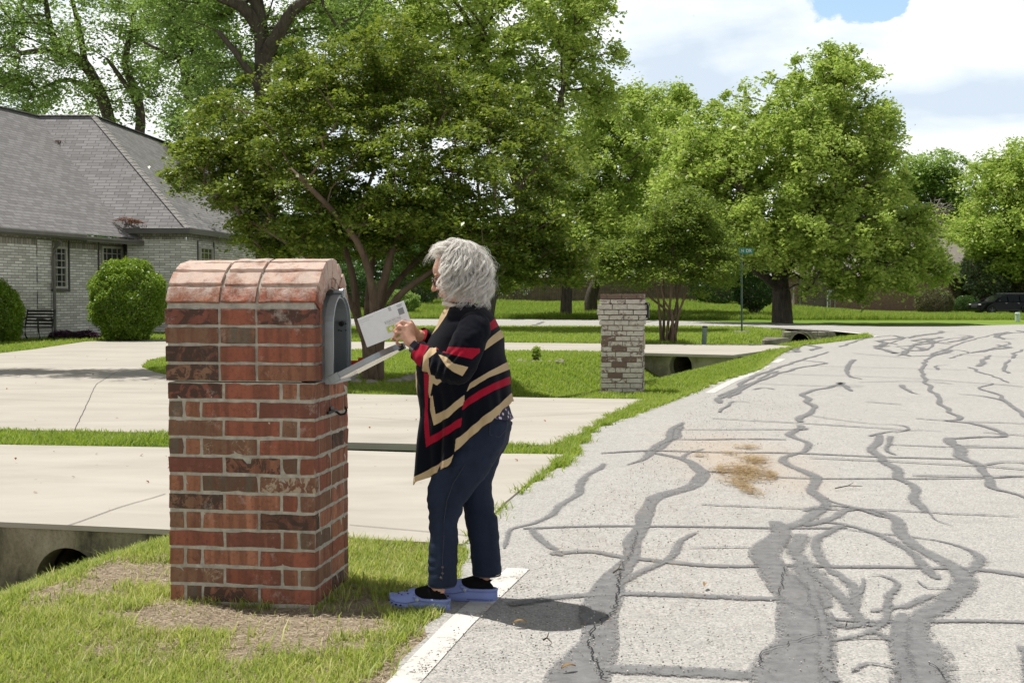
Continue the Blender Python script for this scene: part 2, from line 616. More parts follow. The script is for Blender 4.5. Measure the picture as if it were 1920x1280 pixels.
def brickwall(name, c1, c2, mort, bw, bh, ms=0.012, msmooth=0.1, dirty=0.4):
    m, n = material(name)
    uv = coord(n, 'UV')
    bt = n.n('ShaderNodeTexBrick', {'offset': 0.5}, Vector=uv, Color1=c1, Color2=c2, Mortar=mort, Scale=1.0,
             Mortar_Size=ms, Mortar_Smooth=msmooth, Bias=0.0, Brick_Width=bw, Row_Height=bh)
    fn = n.noise(uv, 6.0, 9, 0.75)
    c = n.mix(n.ramp(fn, (0.42, dirty), (0.6, 0.0)), bt.outputs[0], tuple(x * 0.5 for x in c1), 'MIX')
    b = n.n('ShaderNodeBsdfPrincipled', Base_Color=c, Roughness=0.9, Specular_IOR_Level=0.2,
            Normal=n.bump(n.math('SUBTRACT', n.math('MULTIPLY', fn, 0.4), bt.outputs['Fac']), 0.6, 0.012))
    n.out(b.outputs[0])
    return m


M['hbrick'] = brickwall('grey_washed_brick', (0.52, 0.50, 0.47), (0.88, 0.85, 0.82), (0.33, 0.315, 0.295), 0.36, 0.083, 0.012, dirty=0.2)
M['soldier'] = brickwall('upright_brick_course', (0.27, 0.25, 0.22), (0.50, 0.47, 0.43), (0.17, 0.155, 0.14), 0.14, 0.30, 0.012)
M['farbrick'] = brickwall('far_red_brick', (0.20, 0.105, 0.075), (0.29, 0.16, 0.12), (0.25, 0.21, 0.18), 0.24, 0.08, 0.012, dirty=0.3)

# shingles
m, n = material('grey_shingles')
uv = coord(n, 'UV')
bt = n.n('ShaderNodeTexBrick', {'offset': 0.37, 'offset_frequency': 2}, Vector=uv, Color1=(0.135, 0.132, 0.138), Color2=(0.235, 0.230, 0.240), Mortar=(0.06, 0.058, 0.06),
         Scale=1.0, Mortar_Size=0.014, Mortar_Smooth=0.6, Bias=0.15, Brick_Width=0.42, Row_Height=0.155)
fn = n.noise(uv, 2.2, 7, 0.7)
fv = n.noise(n.vmul(uv, (3, 0.4, 1)), 1.0, 5, 0.6)
c = n.mix(n.ramp(fn, (0.35, 0.25), (0.65, 0.0)), bt.outputs[0], (0.17, 0.163, 0.165))
c = n.mix(n.ramp(fv, (0.5, 0.0), (0.75, 0.35)), c, (0.115, 0.105, 0.10))
c = n.mix(n.ramp(n.noise(uv, 60, 3), (0.4, 0.0), (0.7, 0.35)), c, (0.34, 0.325, 0.32))
b = n.n('ShaderNodeBsdfPrincipled', Base_Color=c, Roughness=0.9, Specular_IOR_Level=0.25,
        Normal=n.bump(n.math('SUBTRACT', n.math('MULTIPLY', fn, 0.2), bt.outputs['Fac']), 0.5, 0.02))
n.out(b.outputs[0])
M['shingle'] = m
M['ridge_cap'] = simple('ridge_cap_shingle', (0.235, 0.225, 0.22), 0.9, var=0.25, scale=5, bump=0.4, bscale=12, bdist=0.01)
M['trim'] = simple('taupe_trim', (0.155, 0.145, 0.13), 0.6, var=0.15, scale=3)
M['trim_dark'] = simple('dark_gutter', (0.085, 0.08, 0.075), 0.5, var=0.2, scale=3)
M['winframe'] = simple('window_frame_beige', (0.46, 0.44, 0.39), 0.6)
M['blind'] = simple('dark_room', (0.05, 0.05, 0.045), 0.7)
m, n = material('window_glass')
b = n.n('ShaderNodeBsdfPrincipled', Base_Color=(0.022, 0.026, 0.026), Roughness=0.08, Specular_IOR_Level=0.9,
        Normal=n.bump(n.noise(coord(n), 1.5, 2), 0.1, 0.02))
n.out(b.outputs[0])
M['glass'] = m

M['galv'] = simple('painted_grey_metal', (0.30, 0.33, 0.35), 0.38, metal=0.55, var=0.10, scale=7, bump=0.12, bscale=25, bdist=0.002)
M['galv_in'] = simple('grey_inner_metal', (0.17, 0.19, 0.205), 0.45, metal=0.4, var=0.12, scale=5, bump=0.1, bscale=18)
m, n = material('aluminium_door_face')
oc = coord(n)
sc = n.noise(n.vmul(oc, (3, 40, 3)), 1.5, 6, 0.7, 0.3)
b = n.n('ShaderNodeBsdfPrincipled', Base_Color=n.ramp(sc, (0.35, (0.36, 0.35, 0.33)), (0.6, (0.66, 0.64, 0.60))), Metallic=0.9, Roughness=0.22,
        Normal=n.bump(sc, 0.25, 0.004))
n.out(b.outputs[0])
M['alu'] = m
M['black'] = simple('black_iron', (0.012, 0.012, 0.013), 0.45, metal=0.3)
M['blackhole'] = simple('dark_hole', (0.01, 0.01, 0.012), 0.8)
M['red'] = simple('red_flag', (0.5, 0.02, 0.02), 0.45)
M['plaque'] = simple('tan_plaque', (0.40, 0.33, 0.23), 0.8)
M['gpost'] = simple('grey_green_post', (0.13, 0.175, 0.14), 0.7, var=0.2)
M['dkcap'] = simple('dark_cap', (0.03, 0.03, 0.03), 0.6)
M['signgreen'] = simple('street_sign_green', (0.0, 0.15, 0.11), 0.4)
M['white'] = simple('white_plastic', (0.75, 0.75, 0.72), 0.5, var=0.05)
M['palepost'] = simple('pale_green_post', (0.45, 0.55, 0.47), 0.6)
M['steelpost'] = simple('green_steel_post', (0.06, 0.10, 0.085), 0.45, metal=0.3)
M['rock'] = simple('grey_rock', (0.26, 0.235, 0.20), 0.9, var=0.4, scale=5, bump=0.8, bscale=14, bdist=0.03)
M['stone'] = simple('field_stone', (0.25, 0.225, 0.185), 0.9, var=0.5, scale=2.2, bump=0.7, bscale=9, bdist=0.04)
m, n = material('corrugated_pipe')
b = n.n('ShaderNodeBsdfPrincipled', Base_Color=n.ramp(n.noise(coord(n), 9, 5), (0.3, (0.05, 0.04, 0.03)), (0.7, (0.15, 0.12, 0.09))), Roughness=0.8)
n.out(b.outputs[0])
M['pipe'] = m
M['fence'] = simple('old_fence_wood', (0.10, 0.075, 0.055), 0.9, var=0.45, scale=2.5, bump=0.5, bscale=6, bdist=0.02)
M['rooffar'] = simple('far_roof', (0.19, 0.17, 0.155), 0.9, var=0.2, scale=2)
M['garage'] = simple('brown_garage_door', (0.12, 0.095, 0.07), 0.7, var=0.1)
M['meter'] = simple('grey_meter', (0.30, 0.30, 0.30), 0.5)
M['bark'] = m_bark('grey_bark', (0.035, 0.030, 0.024), (0.12, 0.10, 0.08), 9)
M['barkm'] = m_bark('myrtle_bark', (0.07, 0.048, 0.034), (0.19, 0.14, 0.10), 6)
M['barkd'] = m_bark('dead_wood', (0.16, 0.14, 0.125), (0.30, 0.27, 0.25), 6)

# ---------------------------------------------------------------- terrain
EDGE = [(-8, -3.22), (4.54, -0.38), (6.45, 0.05), (17.6, 2.62), (24.0, 4.5), (30.6, 6.4), (34.4, 7.6), (36.7, 9.0), (41.3, 11.5), (46, 14), (400, 14)]
EY = np.array([e[0] for e in EDGE])
EX = np.array([e[1] for e in EDGE])


def edge_x(y):
    return np.interp(y, EY, EX)


def ground_z(x, y):
    x = np.asarray(x, float)
    y = np.asarray(y, float)
    t = (edge_x(y) - x) * 0.975
    tc = np.interp(y, [9, 12, 30, 44], [3.5, 3.15, 2.15, 2.6])
    dep = np.interp(y, [-5, 9, 12, 14, 18, 27, 32, 50, 54], [.52, .52, .5, .45, .20, .70, .76, .45, 0.0])
    hw = np.interp(y, [9, 30], [1.45, 1.75])
    q = np.clip(1 - np.abs(t - tc) / hw, 0, 1)
    q = np.clip(q * np.interp(y, [12, 25], [1.0, 1.12]), 0, 1)
    z = -dep * (q * 0.75 + 0.25 * q * q * (3 - 2 * q))
    z = np.where(t < -0.1, -0.03, z)
    lump = 0.012 * np.sin(x * 5.1 + y * 1.7) * np.sin(y * 4.3 - x * 2.2) * smooth(0.3, 0.9, t)
    z = z + lump
    z = z + 0.62 * smooth(74, 106, y) * smooth(27, 17, x)
    z = np.where((y > 52) & (y < 74), z - 0.03, z)
    return z - 0.01


def gz(x, y):
    return float(ground_z(np.array([x]), np.array([y]))[0])


xs = np.concatenate([np.arange(-1500, -200, 130), np.arange(-200, -40, 16), np.arange(-40, -8, 1.2), np.arange(-8, 13, 0.12), np.arange(13, 40, 1.3), np.arange(40, 200, 16), np.arange(200, 1600, 130)])
ys = np.concatenate([np.arange(-60, -2, 6), np.arange(-2, 42, 0.14), np.arange(42, 120, 1.2), np.arange(120, 400, 16), np.arange(400, 3200, 200)])
XX, YY = np.meshgrid(xs, ys)
ZZ = ground_z(XX.ravel(), YY.ravel())
nx, ny = len(xs), len(ys)
idx = np.arange(nx * ny).reshape(ny, nx)
fc = np.stack([idx[:-1, :-1], idx[:-1, 1:], idx[1:, 1:], idx[1:, :-1]], -1).reshape(-1, 4)
o = link('ground', np_mesh('ground', np.stack([XX.ravel(), YY.ravel(), ZZ], 1), fc), M['lawn'], shade=True)
tag(o, kind='structure')


def sheet(name, pts, z, mat, thick=0.0, parent=None):
    bm = bmesh.new()
    vs = [bm.verts.new((p[0], p[1], z)) for p in pts]
    f = bm.faces.new(vs)
    if f.normal.z < 0:
        bmesh.ops.reverse_faces(bm, faces=[f])
    bm.normal_update()
    if thick:
        r = bmesh.ops.extrude_face_region(bm, geom=[f])
        bmesh.ops.translate(bm, verts=[v for v in r['geom'] if isinstance(v, bmesh.types.BMVert)], vec=(0, 0, -thick))
    return bm_link(name, bm, mat, parent)


def jag(pts, step, amp, seed=1):
    """resample an outline with a ragged offset"""
    r = random.Random(seed)
    out = []
    for a, b in zip(pts[:-1], pts[1:]):
        a, b = Vector(a[:2]), Vector(b[:2])
        n = max(1, int((b - a).length / step))
        pr = Vector((-(b - a).y, (b - a).x)).normalized()
        for k in range(n):
            p = a.lerp(b, k / n)
            out.append(p + pr * r.uniform(-amp, amp))
    out.append(Vector(pts[-1][:2]))
    return out


# asphalt: the road we stand on and the street it meets
left = [(-3.5, -8), (-1.55, 0.2)] + [tuple(G(u, v)[:2]) for u, v in [(700, 1300), (790, 1215), (868, 1060), (868, 1022), (960, 932), (1060, 868), (1112, 806), (1178, 780), (1285, 740),
                                      (1345, 716), (1420, 693), (1452, 668), (1475, 657), (1500, 649), (1560, 642), (1638, 632)]]
cross_near = [tuple(G(u, v)[:2]) for u, v in [(1620, 625), (1560, 619), (1460, 614), (1300, 612), (655, 611.5), (300, 611)]]
cross_far = [tuple(G(u, v)[:2]) for u, v in [(300, 597), (655, 597.5), (1100, 599), (1400, 604), (1550, 609), (1650, 612), (1780, 612), (1900, 608.5)]]
outl = jag(left, 0.16, 0.035, 3) + [Vector(p) for p in cross_near] + [Vector((-60, 56)), Vector((-60, 73))] + [Vector(p) for p in cross_far] + [Vector((60, 64)), Vector((60, -8))]
o = sheet('road', outl, 0.0, M['asphalt'])
tag(o, kind='structure')

# white edge lines
bm = bmesh.new()


def strip(bm, pts, w, z):
    pts = [Vector(p[:2]) for p in pts]
    L, Rr = [], []
    for i, p in enumerate(pts):
        d = (pts[min(i + 1, len(pts) - 1)] - pts[max(i - 1, 0)]).normalized()
        nrm = Vector((-d.y, d.x))
        L.append(bm.verts.new((*(p + nrm * w / 2), z)))
        Rr.append(bm.verts.new((*(p - nrm * w / 2), z)))
    for i in range(len(pts) - 1):
        bm.faces.new((L[i], Rr[i], Rr[i + 1], L[i + 1]))


strip(bm, [(-1.62, -1.0)] + [G(u, v) for u, v in [(755, 1282), (860, 1170), (972, 1066)]], 0.115, 0.004)
strip(bm, [G(u, v) for u, v in [(1330, 737), (1372, 715), (1405, 702), (1440, 686)]], 0.13, 0.004)
strip(bm, [G(u, v) for u, v in [(1452, 680), (1466, 673)]], 0.15, 0.004)
strip(bm, [G(u, v) for u, v in [(1640, 632), (1622, 626), (1560, 620), (1462, 615.5), (1300, 613), (900, 612.3), (655, 612.3)]], 0.28, 0.004)
o = bm_link('road_edge_line', bm, M['paint'])
tag(o, kind='structure')

# crack sealer lines, laid on the road
class Seal:
    def __init__(s):
        s.v, s.f, s.uv, s.k = [], [], [], 0

    def add(s, pts, wid, sol=0.25, jit=0.15):
        """pts in world xy, wid metres per point"""
        dat = catmull([(*p[:2], wd) for p, wd in zip(pts, wid)], 10)
        s.k += 1
        z = 0.0055 + 0.00008 * s.k
        base = len(s.v)
        r = random.Random(s.k)
        n = len(dat)
        ph = r.uniform(0, 9)
        for i, q in enumerate(dat):
            a, b = dat[max(i - 1, 0)], dat[min(i + 1, n - 1)]
            d = Vector((b[0] - a[0], b[1] - a[1]))
            d = d.normalized() if d.length > 1e-6 else Vector((0, 1))
            nr = Vector((-d.y, d.x))
            wob = mnoise.noise(Vector((q[0] * 2.2, q[1] * 2.2, ph))) * 0.30
            off = mnoise.noise(Vector((q[0] * 1.4, q[1] * 1.4, ph + 5))) * 0.10
            w_ = q[2] * (1 + wob) * 1.25
            taper = min(1, 0.75 + min(i, n - 1 - i) * 0.08)
            p = Vector((q[0], q[1])) + nr * off
            for sgn in (1, -1):
                e = p + nr * sgn * w_ / 2 * taper
                s.v.append((e.x, e.y, z))
                s.uv.append((0.0 if sgn > 0 else 1.0, sol))
        for i in range(n - 1):
            s.f.append((base + 2 * i, base + 2 * i + 1, base + 2 * i + 3, base + 2 * i + 2))


S = Seal()


def A(l, *wid, sol=0.25):
    """points read off enlargement A; widths: one value in its pixels, or one per point"""
    px = [(900 + x / 1.8824, 800 + y / 1.8824) for x, y in l]
    wl = list(wid) if len(wid) > 1 else [wid[0]] * len(l)
    while len(wl) < len(l):
        wl.append(wl[-1])
    S.add([G(*p) for p in px], [wd / 1.8824 / ((p[1] - 552) / 1.35) for p, wd in zip(px, wl)], sol)


def AT(l, m=0.045, sol=0.3):
    px = [(900 + x / 1.8824, 800 + y / 1.8824) for x, y in l]
    S.add([G(*p) for p in px], [m] * len(l), sol)


def B(l, w0, w1=None, sol=0.25):
    px = [(1000 + x / 2.087, 600 + y / 2.087) for x, y in l]
    w1 = w0 if w1 is None else w1
    n_ = len(l)
    S.add([G(*p) for p in px], [(w0 + (w1 - w0) * i / (n_ - 1)) / 2.087 / ((p[1] - 552) / 1.35) for i, p in enumerate(px)], sol)


def BT(l, m=0.05, sol=0.25):
    px = [(1000 + x / 2.087, 600 + y / 2.087) for x, y in l]
    S.add([G(*p) for p in px], [m] * n_len(l), sol)


def n_len(l):
    return len(l)


A([(300, 960), (335, 904), (405, 700), (455, 600), (515, 480), (560, 350), (600, 285), (690, 232), (770, 190), (778, 160), (712, 118), (650, 95), (600, 88)],
  215, 190, 125, 100, 66, 52, 48, 52, 48, 42, 34, 26, 18, sol=0.42)
A([(705, -5), (650, 60), (600, 95), (530, 135)], 32, 38, 30, 14)
A([(715, 118), (745, 95), (775, 78)], 26, 24, 14, sol=0.1)
A([(435, 130), (370, 190), (300, 270), (220, 340), (140, 365), (80, 430)], 34, 38, 36, 40, 30, 18, sol=0.02)
AT([(150, 356), (400, 354), (700, 358), (1000, 358), (1300, 362)], 0.05)
A([(1300, 362), (1600, 398), (1720, 440), (1755, 490), (1700, 580), (1640, 650)], 14, 22, 40, 55, 60, 50, sol=0.05)
A([(205, 360), (212, 420), (245, 458)], 40, 44, 40, sol=0.0)
AT([(250, 452), (380, 446), (500, 466), (750, 481), (1000, 485), (1250, 498), (1500, 496), (1750, 506), (1960, 530)], 0.06, 0.35)
A([(505, 570), (620, 490), (700, 430), (775, 375)], 40, 38, 32, 20, sol=0.16)
AT([(100, 628), (300, 606), (430, 598), (600, 590), (900, 598), (1070, 602)], 0.07, 0.3)
AT([(1200, 672), (1450, 690), (1700, 695), (1960, 702)], 0.05, 0.25)
AT([(440, 850), (700, 856), (960, 872)], 0.10, 0.35)
A([(1045, 335), (1035, 400), (1035, 460), (1085, 560), (1135, 650), (1125, 750), (1100, 830), (1070, 930)], 44, 90, 105, 115, 150, 170, 250, 290, sol=0.38)
A([(1045, 372), (1130, 330), (1195, 275), (1180, 200), (1110, 140), (1082, 108), (1150, 86), (1148, 60), (1108, 30), (1120, -5)], 60, 55, 42, 40, 36, 30, 26, 26, 30, 32, sol=0.2)
A([(1110, 345), (1250, 322), (1350, 300), (1470, 332), (1520, 400), (1640, 490), (1655, 560), (1600, 650), (1530, 730), (1560, 820), (1600, 920)],
  60, 46, 36, 44, 52, 62, 80, 95, 130, 170, 190, sol=0.22)
A([(1200, 245), (1300, 290), (1470, 332)], 20, 18, 24, sol=0.15)
A([(1290, 350), (1225, 400), (1210, 450), (1232, 510), (1282, 570), (1310, 650)], 60, 58, 56, 56, 60, 60, sol=0.0)
A([(1120, 380), (1150, 460), (1190, 540), (1250, 610), (1340, 690), (1400, 700)], 80, 76, 74, 70, 68, 60, sol=0.05)
A([(1140, 620), (1210, 660), (1290, 700), (1340, 690)], 110, 100, 90, 70, sol=-0.02)
A([(1110, 480), (1170, 570), (1230, 640)], 90, 100, 90, sol=-0.02)
A([(1400, 660), (1470, 650), (1560, 640), (1640, 600)], 70, 80, 80, 70, sol=-0.08)
A([(1370, 720), (1430, 760), (1490, 820), (1500, 920)], 50, 60, 70, 80, sol=-0.10)
A([(1150, 300), (1250, 285), (1330, 300), (1400, 320)], 50, 56, 50, 44, sol=-0.04)
A([(1200, 335), (1290, 345), (1420, 400), (1530, 470), (1610, 540)], 30, 36, 42, 50, 56, sol=0.05)
A([(1280, 610), (1350, 582), (1378, 540)], 26, 26, 20, sol=0.05)
A([(1130, 765), (1300, 740), (1420, 690), (1475, 610), (1490, 560), (1430, 530), (1380, 525)], 60, 56, 50, 46, 40, 30, 20, sol=-0.04)
A([(1240, 904), (1200, 830), (1180, 700), (1130, 560)], 60, 60, 50, 40, sol=0.1)
A([(1280, 755), (1390, 750), (1500, 765)], 22, 24, 26, sol=-0.05)
A([(1280, 860), (1360, 835), (1470, 850)], 40, 46, 40, sol=-0.08)
A([(1480, 660), (1490, 760), (1530, 920)], 60, 80, 90, sol=0.1)
A([(1880, 775), (1890, 840), (1920, 930)], 50, 66, 90, sol=0.15)
A([(1540, 545), (1580, 570), (1650, 570)], 10, 14, 20, sol=0.1)
A([(1560, 300), (1600, 330), (1660, 350)], 10, 8, 6, sol=0.1)
A([(1390, 25), (1400, 62), (1442, 130), (1490, 180), (1535, 212), (1552, 300)], 24, 32, 36, 38, 36, 40, sol=0.2)
AT([(680, 44), (880, 44), (1080, 48)], 0.06)
AT([(430, 96), (650, 88), (1000, 94), (1300, 103), (1700, 116)], 0.06)
AT([(800, 160), (1080, 180), (1480, 186), (1920, 176)], 0.05, 0.2)
AT([(780, 275), (1100, 290), (1500, 300), (1900, 318)], 0.04, 0.05)
AT([(1450, 66), (1700, 72), (1950, 76)], 0.05, 0.2)
AT([(740, 430), (950, 430)], 0.03, 0.05)
A([(1655, 40), (1700, 98), (1770, 150), (1805, 212), (1885, 242), (1960, 300)], 44, 40, 36, 36, 22, 14)
B([(440, 510), (520, 470), (560, 420), (578, 402)], 38, 20)
B([(1100, 345), (1060, 300), (1110, 275), (1165, 262), (1205, 245), (1250, 278)], 26, 22)
B([(1165, 262), (1225, 255), (1300, 258)], 14, 8)
B([(1045, 400), (1100, 345)], 34, 28)
B([(1400, 440), (1465, 420), (1420, 408), (1320, 404), (1070, 376)], 14, 8)
B([(1320, 456), (1400, 438), (1500, 432), (1600, 436)], 18, 8)
B([(1385, 455), (1400, 500), (1440, 530)], 40, 20, sol=-0.05)
B([(1640, 465), (1750, 458), (1822, 455), (1790, 430), (1700, 405), (1620, 395), (1662, 386), (1612, 340), (1570, 290), (1530, 245), (1520, 190), (1560, 140), (1620, 110), (1740, 72), (1860, 45)], 34, 8)
B([(1665, 290), (1760, 300), (1850, 322), (1880, 350), (1930, 385)], 12, 22)
B([(1788, 248), (1755, 272), (1820, 290), (1850, 322)], 12, 18)
B([(1700, 185), (1760, 205), (1800, 222), (1872, 246)], 14, 10)
B([(1745, 182), (1762, 160), (1782, 138)], 26, 14)
B([(1850, 208), (1842, 185), (1862, 155)], 16, 12)
B([(1630, 150), (1660, 140), (1702, 125), (1625, 115)], 12, 8)
B([(1760, 125), (1800, 110), (1870, 90), (1800, 84)], 14, 8)
B([(1862, 150), (1890, 130), (1925, 115)], 16, 10)
B([(1595, 195), (1580, 180), (1620, 176)], 14, 8)
B([(715, 325), (760, 290), (850, 228), (1000, 172), (1160, 125)], 30, 12)
B([(760, 305), (900, 232), (1030, 190), (1140, 170), (1090, 162), (1030, 158)], 22, 12)
B([(735, 300), (830, 255), (960, 200)], 26, 20, sol=0.05)
B([(850, 272), (900, 265), (945, 272)], 14, 12)
B([(735, 362), (780, 322), (850, 322)], 16, 10)
B([(1248, 155), (1222, 210), (1275, 232)], 22, 10)
B([(1455, 255), (1475, 280), (1520, 292)], 24, 6)
B([(1430, 140), (1500, 95), (1560, 75), (1480, 70)], 26, 8, sol=0.05)
B([(1440, 110), (1520, 120), (1600, 80), (1700, 66)], 14, 8)
B([(1380, 95), (1500, 60), (1640, 45)], 10, 5)
B([(1200, 105), (1290, 75), (1400, 60)], 14, 8)
for l in ([(700, 385), (1100, 408), (1480, 430)], [(560, 428), (1000, 430), (1060, 425)], [(1480, 608), (1700, 612), (1940, 616)], [(1500, 385), (1700, 398), (1940, 408)],
          [(740, 205), (1100, 216), (1500, 230), (1920, 262)], [(1100, 180), (1400, 188), (1700, 196)], [(1280, 245), (1480, 240), (1640, 250)], [(1300, 320), (1450, 330)],
          [(1650, 490), (1930, 500)], [(1080, 540), (1500, 560), (1940, 590)], [(860, 250), (1100, 258), (1290, 262)], [(1760, 440), (1940, 452)],
          [(1550, 130), (1750, 140), (1930, 150)], [(1250, 130), (1480, 150)], [(1780, 575), (1860, 560), (1940, 566)]):
    BT(l, 0.055, 0.15)
# cracks on the cross street and the far junction
for k in range(26):
    u = random.uniform(1480, 1915)
    v = random.uniform(618, 655)
    if u < 1640 and v < 640:
        continue
    l = [(u, v), (u + random.uniform(-25, 25), v + random.uniform(2, 6)), (u + random.uniform(-50, 50), v + random.uniform(5, 14)), (u + random.uniform(-60, 60), v + random.uniform(10, 18))]
    S.add([G(*p) for p in l], [0.16, 0.2, 0.16, 0.12], 0.2)
for u0, u1, vv in ((655, 720, 606), (1180, 1240, 604), (1000, 1020, 607), (1400, 1480, 608)):
    S.add([G(u0, vv + 3), G((u0 + u1) / 2, vv), G(u1, vv - 4)], [0.2, 0.2, 0.2], 0.2)
o = link('crack_sealer', np_mesh('crack_sealer', S.v, S.f, np.array(S.uv)), M['seal'])
tag(o, kind='structure')
# hairline cracks inside the sealer
bm = bmesh.new()


def crackline(l, w=0.006):
    px = [(900 + x / 1.8824, 800 + y / 1.8824) for x, y in l]
    pts = [Vector(p) for p in [tuple(G(*q)[:2]) for q in px]]
    out = []
    for a, b_ in zip(pts[:-1], pts[1:]):
        n_ = max(2, int((b_ - a).length / 0.025))
        for k in range(n_):
            q = a.lerp(b_, k / n_)
            out.append(q + Vector((random.uniform(-.012, .012), random.uniform(-.012, .012))))
    strip(bm, out, w, 0.0145)


crackline([(440, 905), (415, 850), (385, 790), (395, 720), (470, 660), (490, 590), (490, 520)])
crackline([(490, 520), (540, 440), (560, 370)], 0.004)
crackline([(1050, 600), (1070, 540), (1080, 500)], 0.004)
crackline([(990, 860), (1000, 800), (1180, 745), (1230, 735)], 0.004)
crackline([(1590, 840), (1620, 870), (1640, 905)], 0.004)
o = bm_link('hairline_cracks', bm, M['blackhole'])
tag(o, kind='structure')

# ---------------------------------------------------------------- driveways
def gp(l):
    return [G(u, v, 0.012)[:2] for u, v in l]


near_drive = gp([(315, 992), (655, 1008), (868, 1019), (880, 1008), (950, 938), (1000, 897), (1062, 851), (785, 848), (655, 844), (310, 838), (0, 833), (-600, 824), (-1100, 940), (-500, 965), (0, 978)])
o = sheet('near_driveway', near_drive, 0.012, M['concrete'], 0.03)
tag(o, kind='structure')
far_pts = gp([(-900, 790), (0, 805), (310, 811), (655, 829), (785, 832), (1035, 834), (1098, 808), (1140, 780), (1212, 748), (1000, 745), (655, 738), (560, 731), (440, 722), (345, 709), (290, 697), (266, 688), (278, 676),
              (330, 667), (430, 661), (560, 658), (655, 656), (800, 657), (1100, 659), (1375, 665.5), (1430, 658), (1500, 649.5), (1430, 645.5), (1200, 644.5), (900, 641.5), (655, 640.5), (500, 639), (300, 636), (160, 640), (60, 655), (-20, 664), (-300, 672), (-900, 690)])
o = sheet('circular_driveway', far_pts, 0.012, M['concrete'], 0.06)
tag(o, kind='structure')
# control joints cut in the slabs
bm = bmesh.new()
for l in ([(125, 985), (150, 977), (225, 950), (310, 925)], [(0, 748), (310, 757), (800, 790), (1190, 770)], [(655, 652), (900, 652), (1400, 656)], [(140, 806), (180, 720), (230, 690)],
          [(880, 830), (960, 745)], [(590, 735), (500, 820)], [(560, 838), (520, 1000)], [(655, 983), (880, 1003)]):
    strip(bm, jag([G(u, v, .016)[:2] for u, v in l], 0.15, 0.005, 5), 0.007, 0.0165)
o = bm_link('driveway_joints', bm, M['dkcap'])
tag(o, kind='structure')


def headwall(name, u0, v0, u1, v1, cu, cv, rad, depth, lab, mat, thick=0.2, top=0.006, pipe_len=2.6, stone=False):
    """a wall with a round pipe mouth; ends given as photo points of its top edge"""
    a, b_ = G(u0, v0), G(u1, v1)
    c = (a + b_) / 2
    t = thing(name, (c.x, c.y, -depth), lab, 'culvert')
    d = Vector((b_.x - a.x, b_.y - a.y, 0))
    L = d.length
    d.normalize()
    nr = Vector((d.y, -d.x, 0))       # towards the camera
    if nr.y > 0:
        nr = -nr
    # pipe centre along the wall
    best = min(((a + d * (L * k / 400)) for k in range(401)), key=lambda q: abs(q.x / q.y - (cu - 960) / F_PX))
    s0 = (best - a).length
    zc = CAM_H - (cv - 552) / F_PX * best.y
    bm = bmesh.new()
    N = 32
    fr = a + nr * 0.012

    def pt(s, z, off=0.0):
        return fr + d * s + Vector((0, 0, z)) - nr * off
    circ = [bm.verts.new(pt(s0 + rad * math.cos(2 * math.pi * k / N), zc + rad * math.sin(2 * math.pi * k / N))) for k in range(N)]
    half = 1.35 * rad
    sq = []
    for k in range(N):
        an = 2 * math.pi * k / N
        x, z = math.cos(an), math.sin(an)
        q = half / max(abs(x), abs(z))
        sq.append(bm.verts.new(pt(s0 + x * q, min(zc + z * q, top))))
    for k in range(N):
        bm.faces.new((circ[k], circ[(k + 1) % N], sq[(k + 1) % N], sq[k]))
    zt = min(zc + half, top)
    for (x0, x1, z0, z1) in ((0, s0 - half, -depth, top), (s0 + half, L, -depth, top), (s0 - half, s0 + half, zt, top), (s0 - half, s0 + half, -depth, zc - half)):
        if x1 - x0 > 1e-4 and z1 - z0 > 1e-4:
            bm.faces.new([bm.verts.new(pt(*q)) for q in ((x0, z0), (x1, z0), (x1, z1), (x0, z1))])
    # top and back
    bm.faces.new([bm.verts.new(q) for q in (pt(0, top), pt(L, top), pt(L, top, thick), pt(0, top, thick))])
    bm.faces.new([bm.verts.new(q) for q in (pt(0, top), pt(0, -depth), pt(0, -depth, thick), pt(0, top, thick))])
    bm.faces.new([bm.verts.new(q) for q in (pt(L, top), pt(L, -depth), pt(L, -depth, thick), pt(L, top, thick))])
    # mouth thickness
    inner = [bm.verts.new(v.co - nr * thick) for v in circ]
    for k in range(N):
        bm.faces.new((circ[k], circ[(k + 1) % N], inner[(k + 1) % N], inner[k]))
    bm_link('wall', bm, mat, t)
    # corrugated pipe
    bm = bmesh.new()
    prev = None
    for i in range(0, 66):
        off = thick + i * pipe_len / 65
        rr = rad * (0.97 if i % 2 else 0.92)
        ring = [bm.verts.new(fr + d * (s0 + rr * math.cos(2 * math.pi * k / N)) + Vector((0, 0, zc + rr * math.sin(2 * math.pi * k / N))) - nr * off) for k in range(N)]
        if prev:
            for k in range(N):
                bm.faces.new((prev[k], prev[(k + 1) % N], ring[(k + 1) % N], ring[k]))
        prev = ring
    bm.faces.new(prev)
    bm_link('pipe', bm, M['pipe'], t, shade=True)
    return t, pt, L, s0, zc


headwall('culvert_headwall', -700, 958, 316, 991, 122, 1093, 0.20, 0.75, 'weathered concrete culvert wall with corrugated pipe left of the red brick mailbox', M['headwall'])
headwall('culvert_headwall', 1205, 660.5, 1376, 665.5, 1277, 687, 0.29, 0.75, 'pale concrete culvert wall with round pipe right of the white brick mailbox', M['headwall_pale'], top=0.004)
bm = bmesh.new()
a, b_ = G(560, 824), G(800, 833.5)
box(bm, ((a.x + b_.x) / 2, (a.y + b_.y) / 2 - 0.02, -0.27), ((b_ - a).length, 0.06, 0.54), math.atan2(b_.y - a.y, b_.x - a.x), bevel=0.008)
o = bm_link('culvert_headwall', bm, M['mossy'], origin=((a.x + b_.x) / 2, (a.y + b_.y) / 2, -0.5))
tag(o, 'dark mossy concrete culvert edge on the grass strip behind the woman', 'culvert')

